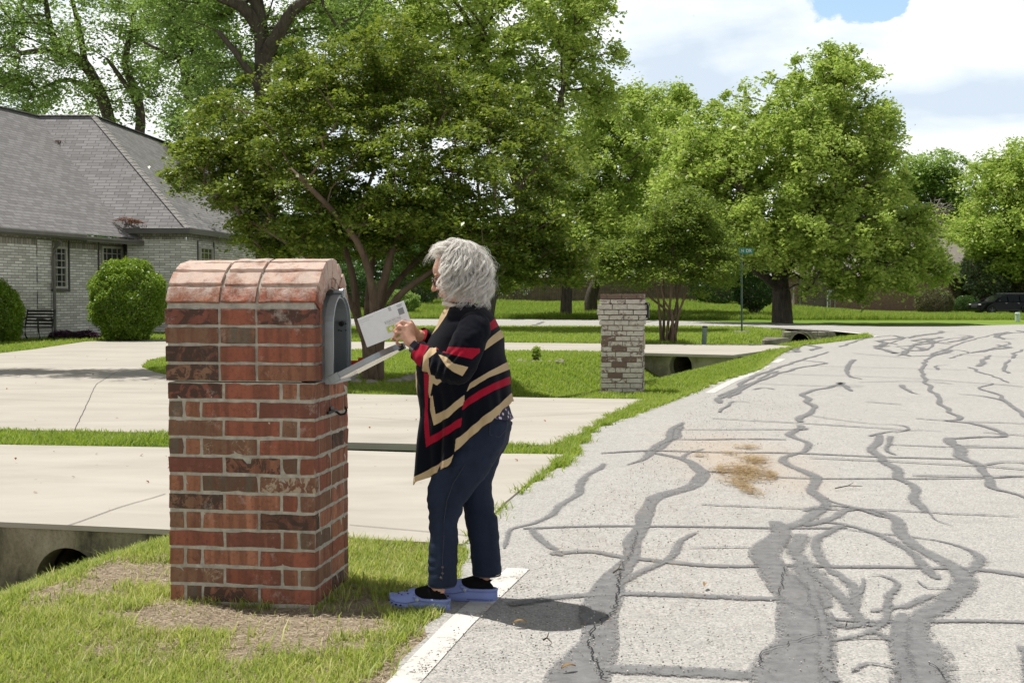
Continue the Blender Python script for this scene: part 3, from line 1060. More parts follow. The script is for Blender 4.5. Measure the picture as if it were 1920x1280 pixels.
# stone culvert by the cross street
t, pt, L, s0, zc = headwall('stone_culvert', 1470, 627, 1563, 627, 1503, 643.5, 0.36, 0.55, 'rubble stone culvert with arched pipe beside the street corner', M['stone'], 0.35, top=0.10)
bm = bmesh.new()
N = 40
ra = [bm.verts.new(pt(s0 + 0.36 * math.cos(2 * math.pi * k / N), zc + 0.36 * math.sin(2 * math.pi * k / N), -0.03)) for k in range(N)]
rb = [bm.verts.new(pt(s0 + 0.43 * math.cos(2 * math.pi * k / N), zc + 0.43 * math.sin(2 * math.pi * k / N), -0.03)) for k in range(N)]
for k in range(N):
    bm.faces.new((ra[k], ra[(k + 1) % N], rb[(k + 1) % N], rb[k]))
bm_link('pipe_rim', bm, M['rock'], t)
r = random.Random(4)
for row in range(4):
    s = 0.0
    while s < L - 0.1:
        wdt = r.uniform(0.18, 0.42)
        zz = 0.02 - row * 0.17
        if math.hypot(s + wdt / 2 - s0, zz - zc) > 0.50:
            q = pt(s + wdt / 2, zz, -0.02)
            bm = bmesh.new()
            box(bm, q, (min(wdt, L - s) * 0.92, 0.10, 0.155), 0.0, bevel=0.03, jit=0.018)
            bm_link('rubble_stone', bm, M['stone'], t)
        s += wdt
q = G(1462, 640)
bm = bmesh.new()
box(bm, (q.x - .1, q.y, -0.03), (0.75, 0.3, 0.28), 0.1, bevel=0.06, jit=0.03)
o = bm_link('rock', bm, M['stone'], origin=(q.x, q.y, -0.1))
tag(o, 'squared pale rock at the left end of the stone culvert', 'rock')


# ---------------------------------------------------------------- the brick house on the left
def uvquad(bm, uvl, pts, uvs):
    f = bm.faces.new([bm.verts.new(p) for p in pts])
    for l, u_ in zip(f.loops, uvs):
        l[uvl].uv = u_


def planar(bm, uvl, pts, eave):
    """face with uv in metres: u along the eave direction, v up the slope"""
    pts = [Vector(p) for p in pts]
    nrm = (pts[1] - pts[0]).cross(pts[2] - pts[0]).normalized()
    e = Vector(eave).normalized()
    up = nrm.cross(e)
    if up.z < 0:
        up = -up
    f = bm.faces.new([bm.verts.new(p) for p in pts])
    for l, p in zip(f.loops, pts):
        l[uvl].uv = (p.dot(e), p.dot(up))
    return f


house = thing('brick_house', (-13.0, 44.0, 0), 'grey washed brick house with a steep grey shingle roof behind the mailbox', 'house')
E0, E2 = P(0, 428, 36.5), P(282, 451, 44.6)
E0.z = E2.z = 3.22
dA = (E2 - E0).normalized()
R0, R1 = P(0, 203, 45.7), P(69, 218, 47.9)
R0.z = R1.z = 7.87
dR = (R1 - R0).normalized()
Rb = P(175, 214.5, 47.9)
Rb.z = 7.87
Ce, Cv = P(353, 427, 43.6), P(259, 427, 43.6)
Ce.z = Cv.z = 3.57
nP = (E2 - E0).cross(R0 - E0)
Cv = Vector(((nP.dot(E0) - nP.y * Ce.y - nP.z * 3.57) / nP.x, Ce.y, 3.57))
Rc = Vector((-14.7, 60, 7.87))
Cf = Vector((-8.9, 60, 3.57))
Em = E0 - dA * 14
Rm = R0 - dR * 14
bm = bmesh.new()
uvl = bm.loops.layers.uv.new('UVMap')
planar(bm, uvl, [Em, E0, R0, Rm], dA)
planar(bm, uvl, [E0, E2, R1, R0], dA)
planar(bm, uvl, [Cv, Ce, Rb, R1], (1, 0, 0))
planar(bm, uvl, [Ce, Cf, Rc, Rb], Cf - Ce)
# back slopes so the roof is closed
planar(bm, uvl, [Rm, R0, R0 + Vector((-6, 3, -4)), Rm + Vector((-6, 3, -4))], dR)
planar(bm, uvl, [R0, R1, R1 + Vector((-6, 6, -4)), R0 + Vector((-6, 3, -4))], dR)
planar(bm, uvl, [R1, Rb, Rc, Rc + Vector((-6, 0, -4.2)), R1 + Vector((-6, 6, -4))], dR)
bm_link('roof', bm, M['shingle'], house)
roof = [c for c in house.children][0]


def cap(p, q, w_=0.27, h=0.04, n_=None):
    """overlapping ridge shingles from p up to q"""
    bm = bmesh.new()
    L = (q - p).length
    n_ = n_ or int(L / 0.22)
    d = (q - p).normalized()
    side = d.cross(Vector((0, 0, 1))).normalized()
    up = side.cross(d)
    for k in range(n_):
        c = p + d * (k + 0.5) * L / n_
        mt = Matrix((side, d, up)).transposed().to_4x4()
        mt.translation = c + up * 0.012
        mt = mt @ Matrix.Rotation(-0.06, 4, 'X')
        for sg in (-1, 1):
            m2 = mt @ Matrix.Rotation(sg * 0.25, 4, 'Y')
            box(bm, (sg * w_ / 4, 0, 0), (w_ / 2, L / n_ * 1.15, 0.022), M=m2) if True else None
    bm_link('ridge_cap', bm, M['ridge_cap'], roof)


cap(Ce, Rb)
cap(Rm, R1, 0.3)
cap(R1, Rb, 0.3)
cap(Rb, Rc, 0.3)
# gutters and eaves boards
bm = bmesh.new()


def eaveboard(p, q, h=0.20, t_=0.12, drop=0.1, dx=0.0):
    c = (p + q) / 2
    d = q - p
    box(bm, (c.x, c.y, c.z - drop), (d.length, t_, h), math.atan2(d.y, d.x), bevel=0.01)


E1 = E0.lerp(E2, 0.52)
eaveboard(Em, E1, 0.17, 0.13)
bm_link('gutter', bm, M['trim'], house)
bm = bmesh.new()
eaveboard(E1 - Vector((0, 0, 0.04)), E2 - Vector((0, 0, 0.04)), 0.16, 0.10)
bm_link('gutter', bm, M['trim'], house)
bm = bmesh.new()
eaveboard(Cv, Ce + Vector((0.05, 0, 0)), 0.20, 0.13)
bm_link('gutter', bm, M['trim_dark'], house)
bm = bmesh.new()
eaveboard(Ce, Cf, 0.20, 0.12)
bm_link('gutter', bm, M['trim'], house)
nA = Vector((dA.y, -dA.x, 0))       # outward from wall A (towards the right)


def line_at(base, d, u):
    """point of the plan line base + k*d seen at photo column u"""
    a = (u - 960) / F_PX
    k = (a * base.y - base.x) / (d.x - a * d.y)
    return base + d * k


wA = E0 - nA * 0.45
wA.z = 0
cA = line_at(wA, dA, 97)
wA2 = E0 - nA * 0.95
wA2.z = 0
c2a = cA - nA * 0.5
c2b = line_at(wA2, dA, 268)
wB0 = Vector(((240 - 960) / F_PX * 44.1, 44.1, 0))
wB1 = Vector(((350 - 960) / F_PX * 44.1, 44.1, 0))
wC1 = wB1 + (Cf - Ce).normalized() * 15.5
wC1.z = 0


def wallseg(bm, uvl, p, q, z0, z1, u_off=0):
    L = (q - p).length
    uvquad(bm, uvl, [(p.x, p.y, z0), (q.x, q.y, z0), (q.x, q.y, z1), (p.x, p.y, z1)], [(u_off, z0), (u_off + L, z0), (u_off + L, z1), (u_off, z1)])


segs = [(wA - dA * 12, cA, 3.18), (cA, c2a, 3.18), (c2a, c2b, 3.18), (wB0, wB1, 3.55), (wB1, wC1, 3.55)]
bm = bmesh.new()
uvl = bm.loops.layers.uv.new('UVMap')
for p, q, zt in segs:
    wallseg(bm, uvl, p, q, -0.2, zt - 0.36)
bm_link('wall', bm, M['hbrick'], house)
bm = bmesh.new()
uvl = bm.loops.layers.uv.new('UVMap')
for p, q, zt in segs:
    d = (q - p).normalized()
    nn = Vector((d.y, -d.x, 0)) * 0.015
    wallseg(bm, uvl, p + nn, q + nn, zt - 0.36, zt - 0.06)
bm_link('soldier_course', bm, M['soldier'], house)
# soffits
bm = bmesh.new()
for p, q, z in ((wA - dA * 12, c2b, 3.08), (wB0, wB1, 3.44)):
    d = (q - p).normalized()
    nn = Vector((d.y, -d.x, 0))
    f = [p - nn * 0.9, q - nn * 0.9, q + nn * 1.0, p + nn * 1.0] if z < 3.2 else [p + Vector((0, .3, 0)), q + Vector((.3, .3, 0)), q + nn * .5 + Vector((.3, 0, 0)), p + nn * .5]
    bm.faces.new([bm.verts.new((v.x, v.y, z)) for v in f])
bm_link('soffit', bm, M['trim'], house)
# quoin blocks on the first wall near its corner
bm = bmesh.new()
uvl = bm.loops.layers.uv.new('UVMap')
for k in range(4):
    z0 = 0.15 + k * 0.78
    q = cA + nA * 0.03
    p = q - dA * 0.75
    wallseg(bm, uvl, p, q, z0, z0 + 0.5)
    wallseg(bm, uvl, q, q - nA * 0.4, z0, z0 + 0.5)
    for zz in (z0, z0 + 0.5):
        bm.faces.new([bm.verts.new((v.x, v.y, zz)) for v in (p, q, q - nA * .06, p - nA * .06)])
bm_link('quoin', bm, M['hbrick'], house)


def window(base, d, u0, u1, v0, v1, cols, rows, lab=None):
    p, q = line_at(base, d, u0), line_at(base, d, u1)
    nn = Vector((d.y, -d.x, 0))
    if nn.dot(Vector((0, -1, 0))) < 0 and abs(d.x) > abs(d.y):
        nn = -nn
    Y = (p.y + q.y) / 2
    z1, z0 = P(u0, v0, Y).z, P(u0, v1, Y).z
    c = (p + q) / 2
    L = (q - p).length
    an = math.atan2(d.y, d.x)
    rot = Matrix.Translation((c.x, c.y, 0)) @ Matrix.Rotation(an, 4, 'Z')
    s = -1 if (Matrix.Rotation(an, 4, 'Z') @ Vector((0, -1, 0))).dot(nn) > 0 else 1
    bm = bmesh.new()
    fw = 0.075
    for (x, z, sx, sz) in ((0, z1 - fw / 2, L, fw), (0, z0 + fw / 2, L, fw), (-L / 2 + fw / 2, (z0 + z1) / 2, fw, z1 - z0 - 2 * fw), (L / 2 - fw / 2, (z0 + z1) / 2, fw, z1 - z0 - 2 * fw), (0, (z0 + z1) / 2, L - 2 * fw, 0.05)):
        box(bm, (x, s * 0.035, z), (sx, 0.075, sz), M=rot, bevel=0.006)
    wo = bm_link('window', bm, M['winframe'], house)
    bm = bmesh.new()
    box(bm, (0, s * 0.012, (z0 + z1) / 2), (L - fw, 0.01, z1 - z0 - fw), M=rot)
    bm_link('pane', bm, M['glass'], wo)
    bm = bmesh.new()
    for i in range(1, cols):
        box(bm, (-L / 2 + L * i / cols, s * 0.03, (z0 + z1) / 2), (0.022, 0.02, z1 - z0 - fw * 1.5), M=rot)
    for i in range(1, rows):
        box(bm, (0, s * 0.024, z0 + (z1 - z0) * i / rows), (L - fw * 1.5, 0.02, 0.022), M=rot)
    bm_link('muntin', bm, M['winframe'], wo)
    bm = bmesh.new()
    box(bm, (0, s * 0.06, z0 - 0.05), (L + 0.16, 0.12, 0.08), M=rot, bevel=0.01)
    for sx in (-1, 1):
        box(bm, (sx * (L / 2 + 0.16), s * 0.02, (z0 + z1) / 2 + 0.05), (0.05, 0.05, z1 - z0 + 0.3), M=rot)
    bm_link('sill', bm, M['hbrick'] if False else M['trim_dark'], wo)


window(wA2, dA, 97, 124, 462, 541, 3, 6)
window(wA2, dA, 190, 229, 462, 530, 4, 5)
dC = (wC1 - wB1).normalized()
window(wB1, dC, 374, 398, 463, 520, 3, 5)
# downspout
bm = bmesh.new()
q = cA + nA * 0.06
s_ = line_at(E0, dA, 115)
tube(bm, [(s_.x, s_.y, 3.05), (s_.x, s_.y, 2.95), (q.x + .05, q.y, 2.72), (q.x + .04, q.y, 2.5), (q.x + .04, q.y, 0.1)], 0.05, 8)
bm_link('downspout', bm, M['trim'], house)
# fallen brown catkins caught in the valley, on the roof
def litter(name, c, r, n_, lab, cat, cols, hz=0.05, ln=0.05, parent=None, ang=0.0, asp=1.0, wd=0.004):
    cc = np.asarray(c)
    rr = np.sqrt(rng.random(n_)) * r * (0.6 + 0.8 * rng.random(n_))
    th = rng.random(n_) * 6.283
    x, y = rr * np.cos(th), rr * np.sin(th) * asp
    x, y = x * math.cos(ang) - y * math.sin(ang), x * math.sin(ang) + y * math.cos(ang)
    ctr = np.stack([cc[0] + x, cc[1] + y, cc[2] + rng.random(n_) * hz * (1 - rr / (1.5 * r))], 1)
    return blades(name, ctr, ln, wd, cols)


def blades(name, ctr, ln, wd, mat, flat=0.3):
    n_ = len(ctr)
    th = rng.random(n_) * 6.283
    L = ln * (0.4 + rng.random(n_))
    d = np.stack([np.cos(th), np.sin(th), (rng.random(n_) - 0.35) * flat], 1) * L[:, None]
    s = np.stack([-np.sin(th), np.cos(th), (rng.random(n_) - 0.5) * 0.6], 1) * wd
    v = np.stack([ctr - s, ctr + s, ctr + d + s * .5, ctr + d - s * .5], 1).reshape(-1, 3)
    f = np.arange(n_ * 4).reshape(-1, 4)
    return link(name, np_mesh(name, v, f), mat)


M['rust'] = leafmat('brown_catkins', (0.13, 0.05, 0.02), (0.26, 0.10, 0.04), (0.34, 0.17, 0.08), (0.3, 0.12, 0.05), 0.1, 0.8, 0.1)
M['straw'] = leafmat('dry_straw', (0.19, 0.12, 0.055), (0.34, 0.235, 0.12), (0.52, 0.42, 0.26), (0.4, 0.3, 0.15), 0.1, 0.8, 0.1)
M['thatch'] = leafmat('dry_thatch', (0.16, 0.12, 0.085), (0.36, 0.285, 0.20), (0.62, 0.53, 0.40), (0.4, 0.3, 0.2), 0.1, 0.8, 0.15, clump=3)
for (u, v, Y, r_) in ((235, 417, 43.4, 0.34), (252, 421, 43.3, 0.3), (112, 271, 47.0, 0.22)):
    q = P(u, v, Y)
    o = litter('leaf_litter', (q.x, q.y, q.z + 0.04), r_, 500, '', '', M['rust'], 0.16, 0.10, wd=0.012)
    tag(o, {235: 'rust brown leaf litter heaped at the foot of the roof valley', 252: 'rust brown leaf litter spilling over the dark gutter end', 112: 'small rust brown leaf clump high up in the roof valley'}[u], 'leaf litter')

# ---------------------------------------------------------------- red brick mailbox pillar
def frame(cx, cy, ang):
    return Matrix.Translation((cx, cy, 0)) @ Matrix.Rotation(ang, 4, 'Z')


class Bricks:
    """many bricks gathered into one surface, each with its own colour"""
    def __init__(s, bev=0.0055, jit=0.0034, div=True):
        s.bm = bmesh.new()
        s.col = s.bm.verts.layers.float_color.new('col')
        s.bev, s.jit = bev, jit

    def add(s, Mx, c, size, col, alpha, mirror=None):
        r = bmesh.ops.create_cube(s.bm, size=1.0)
        vs = r['verts']
        bmesh.ops.transform(s.bm, matrix=Matrix.Translation(Vector(c)) @ Matrix.Diagonal((*size, 1)), verts=vs)
        es = list({e for v in vs for e in v.link_edges})
        # extra cuts along the long direction so the faces can be uneven
        ax = max(range(3), key=lambda k: size[k])
        longe = [e for e in es if abs((e.verts[0].co - e.verts[1].co)[ax]) > size[ax] * 0.9]
        cuts = 4 if size[ax] > 0.12 else 1
        rr = bmesh.ops.subdivide_edges(s.bm, edges=longe, cuts=cuts, use_grid_fill=True)
        allv = set(vs)
        for g in rr['geom']:
            if isinstance(g, bmesh.types.BMVert):
                allv.add(g)
        es = list({e for v in allv if v.is_valid for e in v.link_edges if len(e.link_faces) == 2 and e.calc_face_angle(0) > 0.8})
        rr = bmesh.ops.bevel(s.bm, geom=es, offset=s.bev, segments=2, affect='EDGES', profile=0.6)
        allv = {v for v in allv if v.is_valid} | set(rr['verts'])
        seed = random.uniform(0, 99)
        for v in allv:
            p = v.co * 34 + Vector((seed, 0, 0))
            v.co += Vector((mnoise.noise(p), mnoise.noise(p + Vector((9, 0, 0))), mnoise.noise(p + Vector((0, 9, 0))))) * s.jit * 1.3
            v.co += Vector([random.uniform(-s.jit, s.jit) * 0.35 for _ in range(3)])
            v[s.col] = (*col, alpha)
            v.co = Mx @ v.co


RED = {'r': (0.31, 0.092, 0.054), 'o': (0.34, 0.142, 0.078), 'b': (0.215, 0.118, 0.070), 'k': (0.085, 0.046, 0.034),
       'g': (0.115, 0.098, 0.070), 'd': (0.205, 0.062, 0.045), 'l': (0.40, 0.165, 0.095), 'n': (0.27, 0.115, 0.064)}


def bcol(ch):
    c = RED[ch[0]]
    k = random.uniform(0.86, 1.14)
    al = 0.5
    if 'c' in ch[1:]:
        al = 0.85
    if 'w' in ch[1:]:
        al = 1.0
    if 'x' in ch[1:]:
        al = 0.05
    return tuple(x * k for x in c), al


PM = frame(-0.856, 5.655, -0.149)
LF, WF, MO, BH, CO = 0.248, 0.066, 0.013, 0.0685, 0.0815
LX, WY = 0.668, 0.53
pil = thing('brick_mailbox', (-1.14, 5.96, 0), 'arched red brick mailbox pillar with its metal letterbox door open', 'mailbox')
bk = Bricks()
rows = [('hhff', 'o g nx r'), ('ffhh', 'bc r o b'), ('hhff', 'o o l r'), ('ffhh', 'r d o g'), ('hhff', 'b n l kx'), ('ffhh', 'bx l r b'),
        ('hhff', 'o o g bw'), ('ffhh', 'd nx g r'), ('hhff', 'g o bc r'), ('ffhh', 'bc r b r'), ('hhff', 'g o r d'), ('ffhh', 'dx r o n')]
r = random.Random(5)
pal = ['r', 'o', 'b', 'l', 'n', 'd', 'r', 'kx', 'bc', 'o']
for i, (pat, cols) in enumerate(rows):
    z = i * CO + BH / 2 - 0.004
    x = -LX
    cols = cols.split()
    for ch, cc in zip(pat, cols):
        wd = LF if ch == 'f' else WF
        c, al = bcol(cc)
        corner_long = (pat == 'ffhh' and x + wd > -0.02)
        if corner_long:
            bk.add(PM, (x + wd / 2, 0.118, z), (wd, 0.236, BH), c, al)
        else:
            bk.add(PM, (x + wd / 2, 0.033, z), (wd, 0.066, BH), c, al)
        # back face, the same run
        bk.add(PM, (x + wd / 2, WY - 0.033, z), (wd, 0.066, BH), bcol(r.choice(pal))[0], 0.5)
        x += wd + MO
    # road-side end
    if pat == 'hhff':
        ys_ = [(0.079, 0.17), (0.262, 0.19)]
    else:
        ys_ = [(0.249, 0.205)]
    for y0, w_ in ys_:
        c, al = bcol(r.choice(pal))
        bk.add(PM, (-0.033, y0 + w_ / 2, z), (0.066, w_, BH), c, al)
    # house-side end
    for y0 in (0.079, 0.272):
        c, al = bcol(r.choice(pal))
        bk.add(PM, (-LX + 0.033, y0 + 0.09, z), (0.066, 0.18, BH), c, al)
# upper, stacked part
up = [('bx', 'r', 'n'), ('kx', 'r', 'r'), ('b', 'g', 'r'), ('dx', 'r', 'dx')]
XS = [(-LX - 0.008, 0.240), (-LX + 0.245, 0.156), (-LX + 0.414, 0.260)]
for j, cols in enumerate(up):
    i = 12 + j
    z = i * CO + BH / 2 - 0.004
    for (x0, w_), cc in zip(XS, cols):
        c, al = bcol(cc)
        bk.add(PM, (x0 + w_ / 2, 0.030, z), (w_, 0.072, BH), c, al)
        bk.add(PM, (x0 + w_ / 2, WY - 0.024, z), (w_, 0.072, BH), bcol(r.choice(pal))[0], 0.5)
    # jambs beside the letterbox, and the closed house-side end
    for y0 in (0.073, 0.425):
        c, al = bcol(r.choice(pal))
        bk.add(PM, (-0.033 + 0.004, y0 + 0.018, z), (0.066, 0.034, BH), c, al)
    for y0 in (0.079, 0.272):
        bk.add(PM, (-LX + 0.028, y0 + 0.09, z), (0.066, 0.18, BH), bcol(r.choice(pal))[0], 0.5)
# barrel top
ZC, RO = 16 * CO + 0.0 - 0.075, 0.278
arcn = 8
top_cols = ['lrr', 'lll', 'lol', 'lll', 'lol', 'rol', 'rbl', 'orb']
for a_ in range(arcn):
    th = R_(26 + 18.28 * a_)
    if a_ == 0:
        pass
    Mx = PM @ Matrix.Translation((0, WY / 2, ZC)) @ Matrix.Rotation(-th, 4, 'X')
    # local -y is outward at th=0 (towards the camera)
    for k, (x0, w_) in enumerate(XS):
        c, al = bcol(top_cols[a_][k] + ('x' if (a_ == 3 and k == 1) else ''))
        rr_ = RO + r.uniform(-0.004, 0.004)
        bk.add(Mx, (x0 + w_ / 2 + r.uniform(-.002, .002), -(rr_ - 0.043), 0), (w_, 0.086, 0.0715), c, al)
    # inner ring of small voussoirs round the box
    c, al = bcol(r.choice(['r', 'o', 'l', 'n', 'b']))
    bk.add(Mx, (-0.030, -0.172, 0), (0.062, 0.042, 0.040), c, al)
bm = bk.bm
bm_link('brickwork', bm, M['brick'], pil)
# mortar core: box below, barrel above, hollow for the letterbox
bm = bmesh.new()
box(bm, (-LX / 2, WY / 2, 0.47), (LX - 0.005, WY - 0.005, 0.99), M=PM)
box(bm, (-LX / 2 - 0.03, WY / 2, 1.12), (LX - 0.06, WY - 0.002, 0.30), M=PM)
for y0 in (0.006, WY - 0.126):
    box(bm, (-0.036, y0 + 0.06, 1.12), (0.06, 0.12, 0.29), M=PM)
N = 24
pts_o = [(-(RO - 0.011) * math.cos(math.pi * k / N) + WY / 2, ZC + (RO - 0.011) * math.sin(math.pi * k / N)) for k in range(N + 1)]
pts_i = [(-0.146 * math.cos(math.pi * k / N) + WY / 2, ZC + 0.146 * math.sin(math.pi * k / N)) for k in range(N + 1)]
for (x0, x1) in ((-LX - 0.004, -0.004),):
    vo0 = [bm.verts.new(PM @ Vector((x0, y, z))) for y, z in pts_o]
    vo1 = [bm.verts.new(PM @ Vector((x1, y, z))) for y, z in pts_o]
    vi1 = [bm.verts.new(PM @ Vector((x1, y, z))) for y, z in pts_i]
    vi0 = [bm.verts.new(PM @ Vector((x1 - 0.07, y, z))) for y, z in pts_i]
    for k in range(N):
        bm.faces.new((vo0[k], vo0[k + 1], vo1[k + 1], vo1[k]))
        bm.faces.new((vo1[k], vo1[k + 1], vi1[k + 1], vi1[k]))
        bm.faces.new((vi1[k], vi1[k + 1], vi0[k + 1], vi0[k]))
    bm.faces.new(vo0)
bm_link('mortar', bm, M['mortar'], pil)


def tunnel(bm, Mx, x0, x1, hw, zb, zc, seg=18):
    """open-ended letterbox shell"""
    prof = [(-hw, zb)] + [(-hw * math.cos(math.pi * k / seg), zc + hw * math.sin(math.pi * k / seg)) for k in range(seg + 1)] + [(hw, zb)]
    a = [bm.verts.new(Mx @ Vector((x0, y, z))) for y, z in prof]
    b_ = [bm.verts.new(Mx @ Vector((x1, y, z))) for y, z in prof]
    n_ = len(prof)
    for k in range(n_):
        bm.faces.new((a[k], a[(k + 1) % n_], b_[(k + 1) % n_], b_[k]))
    return a, b_


MB = PM @ Matrix.Translation((0, WY / 2, 0))
ZB, ZR, HW = 0.962, 1.205, 0.140
bm = bmesh.new()
a1, b1 = tunnel(bm, MB, -0.46, 0.040, HW, ZB, ZR)
a2, b2 = tunnel(bm, MB, -0.455, 0.040, HW - 0.012, ZB + 0.012, ZR)
for k in range(len(b1)):
    bm.faces.new((b1[k], b1[(k + 1) % len(b1)], b2[(k + 1) % len(b1)], b2[k]))
bm.faces.new(a1)
bm.faces.new(a2)
lb = bm_link('letterbox', bm, M['galv'], pil)
bm = bmesh.new()
a1, b1 = tunnel(bm, MB, 0.012, 0.050, HW + 0.008, ZB - 0.008, ZR)
a2, b2 = tunnel(bm, MB, 0.012, 0.050, HW - 0.003, ZB + 0.006, ZR)
for q1, q2 in ((a1, a2), (b1, b2)):
    for k in range(len(q1)):
        bm.faces.new((q1[k], q1[(k + 1) % len(q1)], q2[(k + 1) % len(q1)], q2[k]))
bm_link('rim', bm, M['galv'], lb)
bm = bmesh.new()
a1, _ = tunnel(bm, MB, -0.13, -0.12, HW - 0.016, ZB + 0.014, ZR)
bm.faces.new(a1)
box(bm, (-0.05, HW - 0.020, 1.10), (0.17, 0.005, 0.25), M=MB)
bm_link('inner_liner', bm, M['galv_in'], lb)
bm = bmesh.new()
Mk = MB @ Matrix.Translation((0.012, HW - 0.026, 1.215)) @ Matrix.Rotation(math.pi / 2, 4, 'X')
rr = bmesh.ops.create_cone(bm, cap_ends=True, segments=16, radius1=0.014, radius2=0.010, depth=0.022)
bmesh.ops.transform(bm, matrix=Mk, verts=rr['verts'])
bm_link('knob', bm, M['black'], lb)
for dx, dz in ((0.022, 0.0), (0.022, -0.03), (-0.012, -0.03), (-0.0, -0.033)):
    bm = bmesh.new()
    rr = bmesh.ops.create_cone(bm, cap_ends=True, segments=8, radius1=0.0035, radius2=0.003, depth=0.012)
    bmesh.ops.transform(bm, matrix=Mk @ Matrix.Translation((dx, dz, 0)), verts=rr['verts'])
    bm_link('rivet', bm, M['black'], lb)
bm = bmesh.new()
box(bm, (0.035, 0.0, ZR + HW + 0.018), (0.05, 0.035, 0.02), M=MB, bevel=0.004)
box(bm, (0.055, 0.0, ZR + HW + 0.012), (0.012, 0.03, 0.04), M=MB, bevel=0.003)
bm_link('latch', bm, M['galv'], lb)

# the door, hinged at the bottom and let down
DA = R_(27)
MD = MB @ Matrix.Translation((0.048, 0, ZB + 0.004)) @ Matrix.Rotation(-DA, 4, 'Y')


def doorprof(hw, x0, xc, seg=18):
    return [(x0, -hw)] + [(xc + hw * math.sin(math.pi * k / seg), -hw * math.cos(math.pi * k / seg)) for k in range(seg + 1)] + [(x0, hw)]


bm = bmesh.new()
XC = 0.168
po = doorprof(HW + 0.006, 0.0, XC)
pi_ = doorprof(HW - 0.004, 0.008, XC)
# outer skin (now the underside)
vb = [bm.verts.new(MD @ Vector((x, y, 0.0))) for x, y in po]
bm.faces.new(vb)
door = bm_link('door', bm, M['alu'], pil)
bm = bmesh.new()
v0 = [bm.verts.new(MD @ Vector((x, y, 0.001))) for x, y in po]
v1 = [bm.verts.new(MD @ Vector((x, y, 0.026))) for x, y in po]
v2 = [bm.verts.new(MD @ Vector((x, y, 0.026))) for x, y in pi_]
v3 = [bm.verts.new(MD @ Vector((x, y, 0.006))) for x, y in pi_]
n_ = len(po)
for k in range(n_):
    k2 = (k + 1) % n_
    bm.faces.new((v0[k], v0[k2], v1[k2], v1[k]))
    bm.faces.new((v1[k], v1[k2], v2[k2], v2[k]))
    bm.faces.new((v2[k], v2[k2], v3[k2], v3[k]))
bm.faces.new(v3)
bm_link('flange', bm, M['galv'], door)
bm = bmesh.new()
box(bm, (XC + HW + 0.004, 0, 0.008), (0.03, 0.045, 0.03), M=MD, bevel=0.004)
bm_link('catch', bm, M['black'], door)
for y in (-HW - 0.008, HW + 0.008):
    bm = bmesh.new()
    box(bm, (0.012, y, 0.010), (0.05, 0.005, 0.040), M=MD, bevel=0.002)
    rr = bmesh.ops.create_cone(bm, cap_ends=True, segments=12, radius1=0.010, radius2=0.010, depth=0.012)
    bmesh.ops.transform(bm, matrix=MD @ Matrix.Translation((0.004, y, 0.012)) @ Matrix.Rotation(math.pi / 2, 4, 'X'), verts=rr['verts'])
    bm_link('hinge', bm, M['galv'], door)
bm = bmesh.new()
box(bm, (0.045, HW + 0.018, 1.03), (0.10, 0.006, 0.028), M=MB)
box(bm, (0.092, HW + 0.018, 1.035), (0.025, 0.006, 0.045), M=MB, bevel=0.004)
bm_link('flag', bm, M['red'], pil)
bm = bmesh.new()
hx = MB @ Matrix.Translation((0.004, 0.0, 0.822))
tube(bm, [hx @ Vector(p) for p in ((0.002, -0.09, 0.0), (0.014, -0.04, 0.004), (0.018, 0.0, 0.004))], 0.0065, 8)
tube(bm, [hx @ Vector(p) for p in ((0.012, -0.01, 0.002), (0.035, 0.0, -0.016), (0.055, 0.004, -0.012), (0.062, 0.006, 0.004), (0.055, 0.008, 0.02))], 0.0055, 8)
box(bm, (-0.001, -0.02, 0.006), (0.008, 0.05, 0.032), M=hx, bevel=0.003)
bm_link('hook', bm, M['black'], pil)

# ---------------------------------------------------------------- white brick mailbox pillar
PM2 = frame(1.77, 17.72, -0.16)
wp = thing('brick_mailbox', (1.45, 18.0, 0), 'square white washed brick mailbox pillar beyond the driveway, at the road edge', 'mailbox')
bk = Bricks(bev=0.004, jit=0.003)
W2, D2 = 0.565, 0.50
r = random.Random(11)
CH = 0.0715
for i in range(19):
    out = {13: 0.018, 14: 0.036, 15: 0.050, 16: 0.042, 17: 0.02, 18: 0.012}.get(i, 0.0)
    z = i * CH + CH / 2
    if i >= 18.5:
        break
    bwd = 0.2
    for face in range(4):
        L_ = (W2 if face % 2 == 0 else D2) + 2 * out
        ang = face * math.pi / 2
        half_d = (D2 if face % 2 == 0 else W2) / 2 + out
        Mx = PM2 @ Matrix.Translation((-W2 / 2, D2 / 2, 0)) @ Matrix.Rotation(ang, 4, 'Z')
        x = -L_ / 2
        first = [0.095, 0.2, 0.15][(i + face) % 3] if face % 2 == 0 else 0.1 + 0.09 * (i % 2)
        w_ = first
        while x < L_ / 2 - 0.03:
            w_ = min(w_, L_ / 2 - x)
            if L_ / 2 - (x + w_) < 0.05:
                w_ = L_ / 2 - x
            al = r.gauss(0.61, 0.13)
            if 5 <= i <= 9:
                al -= 0.30 * (r.random() < 0.45)
            if i == 18:
                al -= 0.45
            if i in (3, 2, 1, 4) and r.random() < 0.15:
                al -= 0.3
            if i >= 13:
                al += 0.08
            bk.add(Mx, (x + w_ / 2, -half_d + 0.04, z), (w_ - 0.011, 0.08, CH - 0.013), (0.5, 0.5, 0.5), max(0.0, min(1.0, al)))
            x += w_
            w_ = bwd
bm_link('brickwork', bk.bm, M['wbrick'], wp)
bm = bmesh.new()
box(bm, (-W2 / 2, D2 / 2, 19 * CH / 2 - .01), (W2 - 0.012, D2 - 0.012, 19 * CH - 0.03), M=PM2)
box(bm, (-W2 / 2, D2 / 2, 15.7 * CH), (W2 + 0.045, D2 + 0.045, 2.2 * CH), M=PM2)
bm_link('mortar', bm, M['wmortar'], wp)
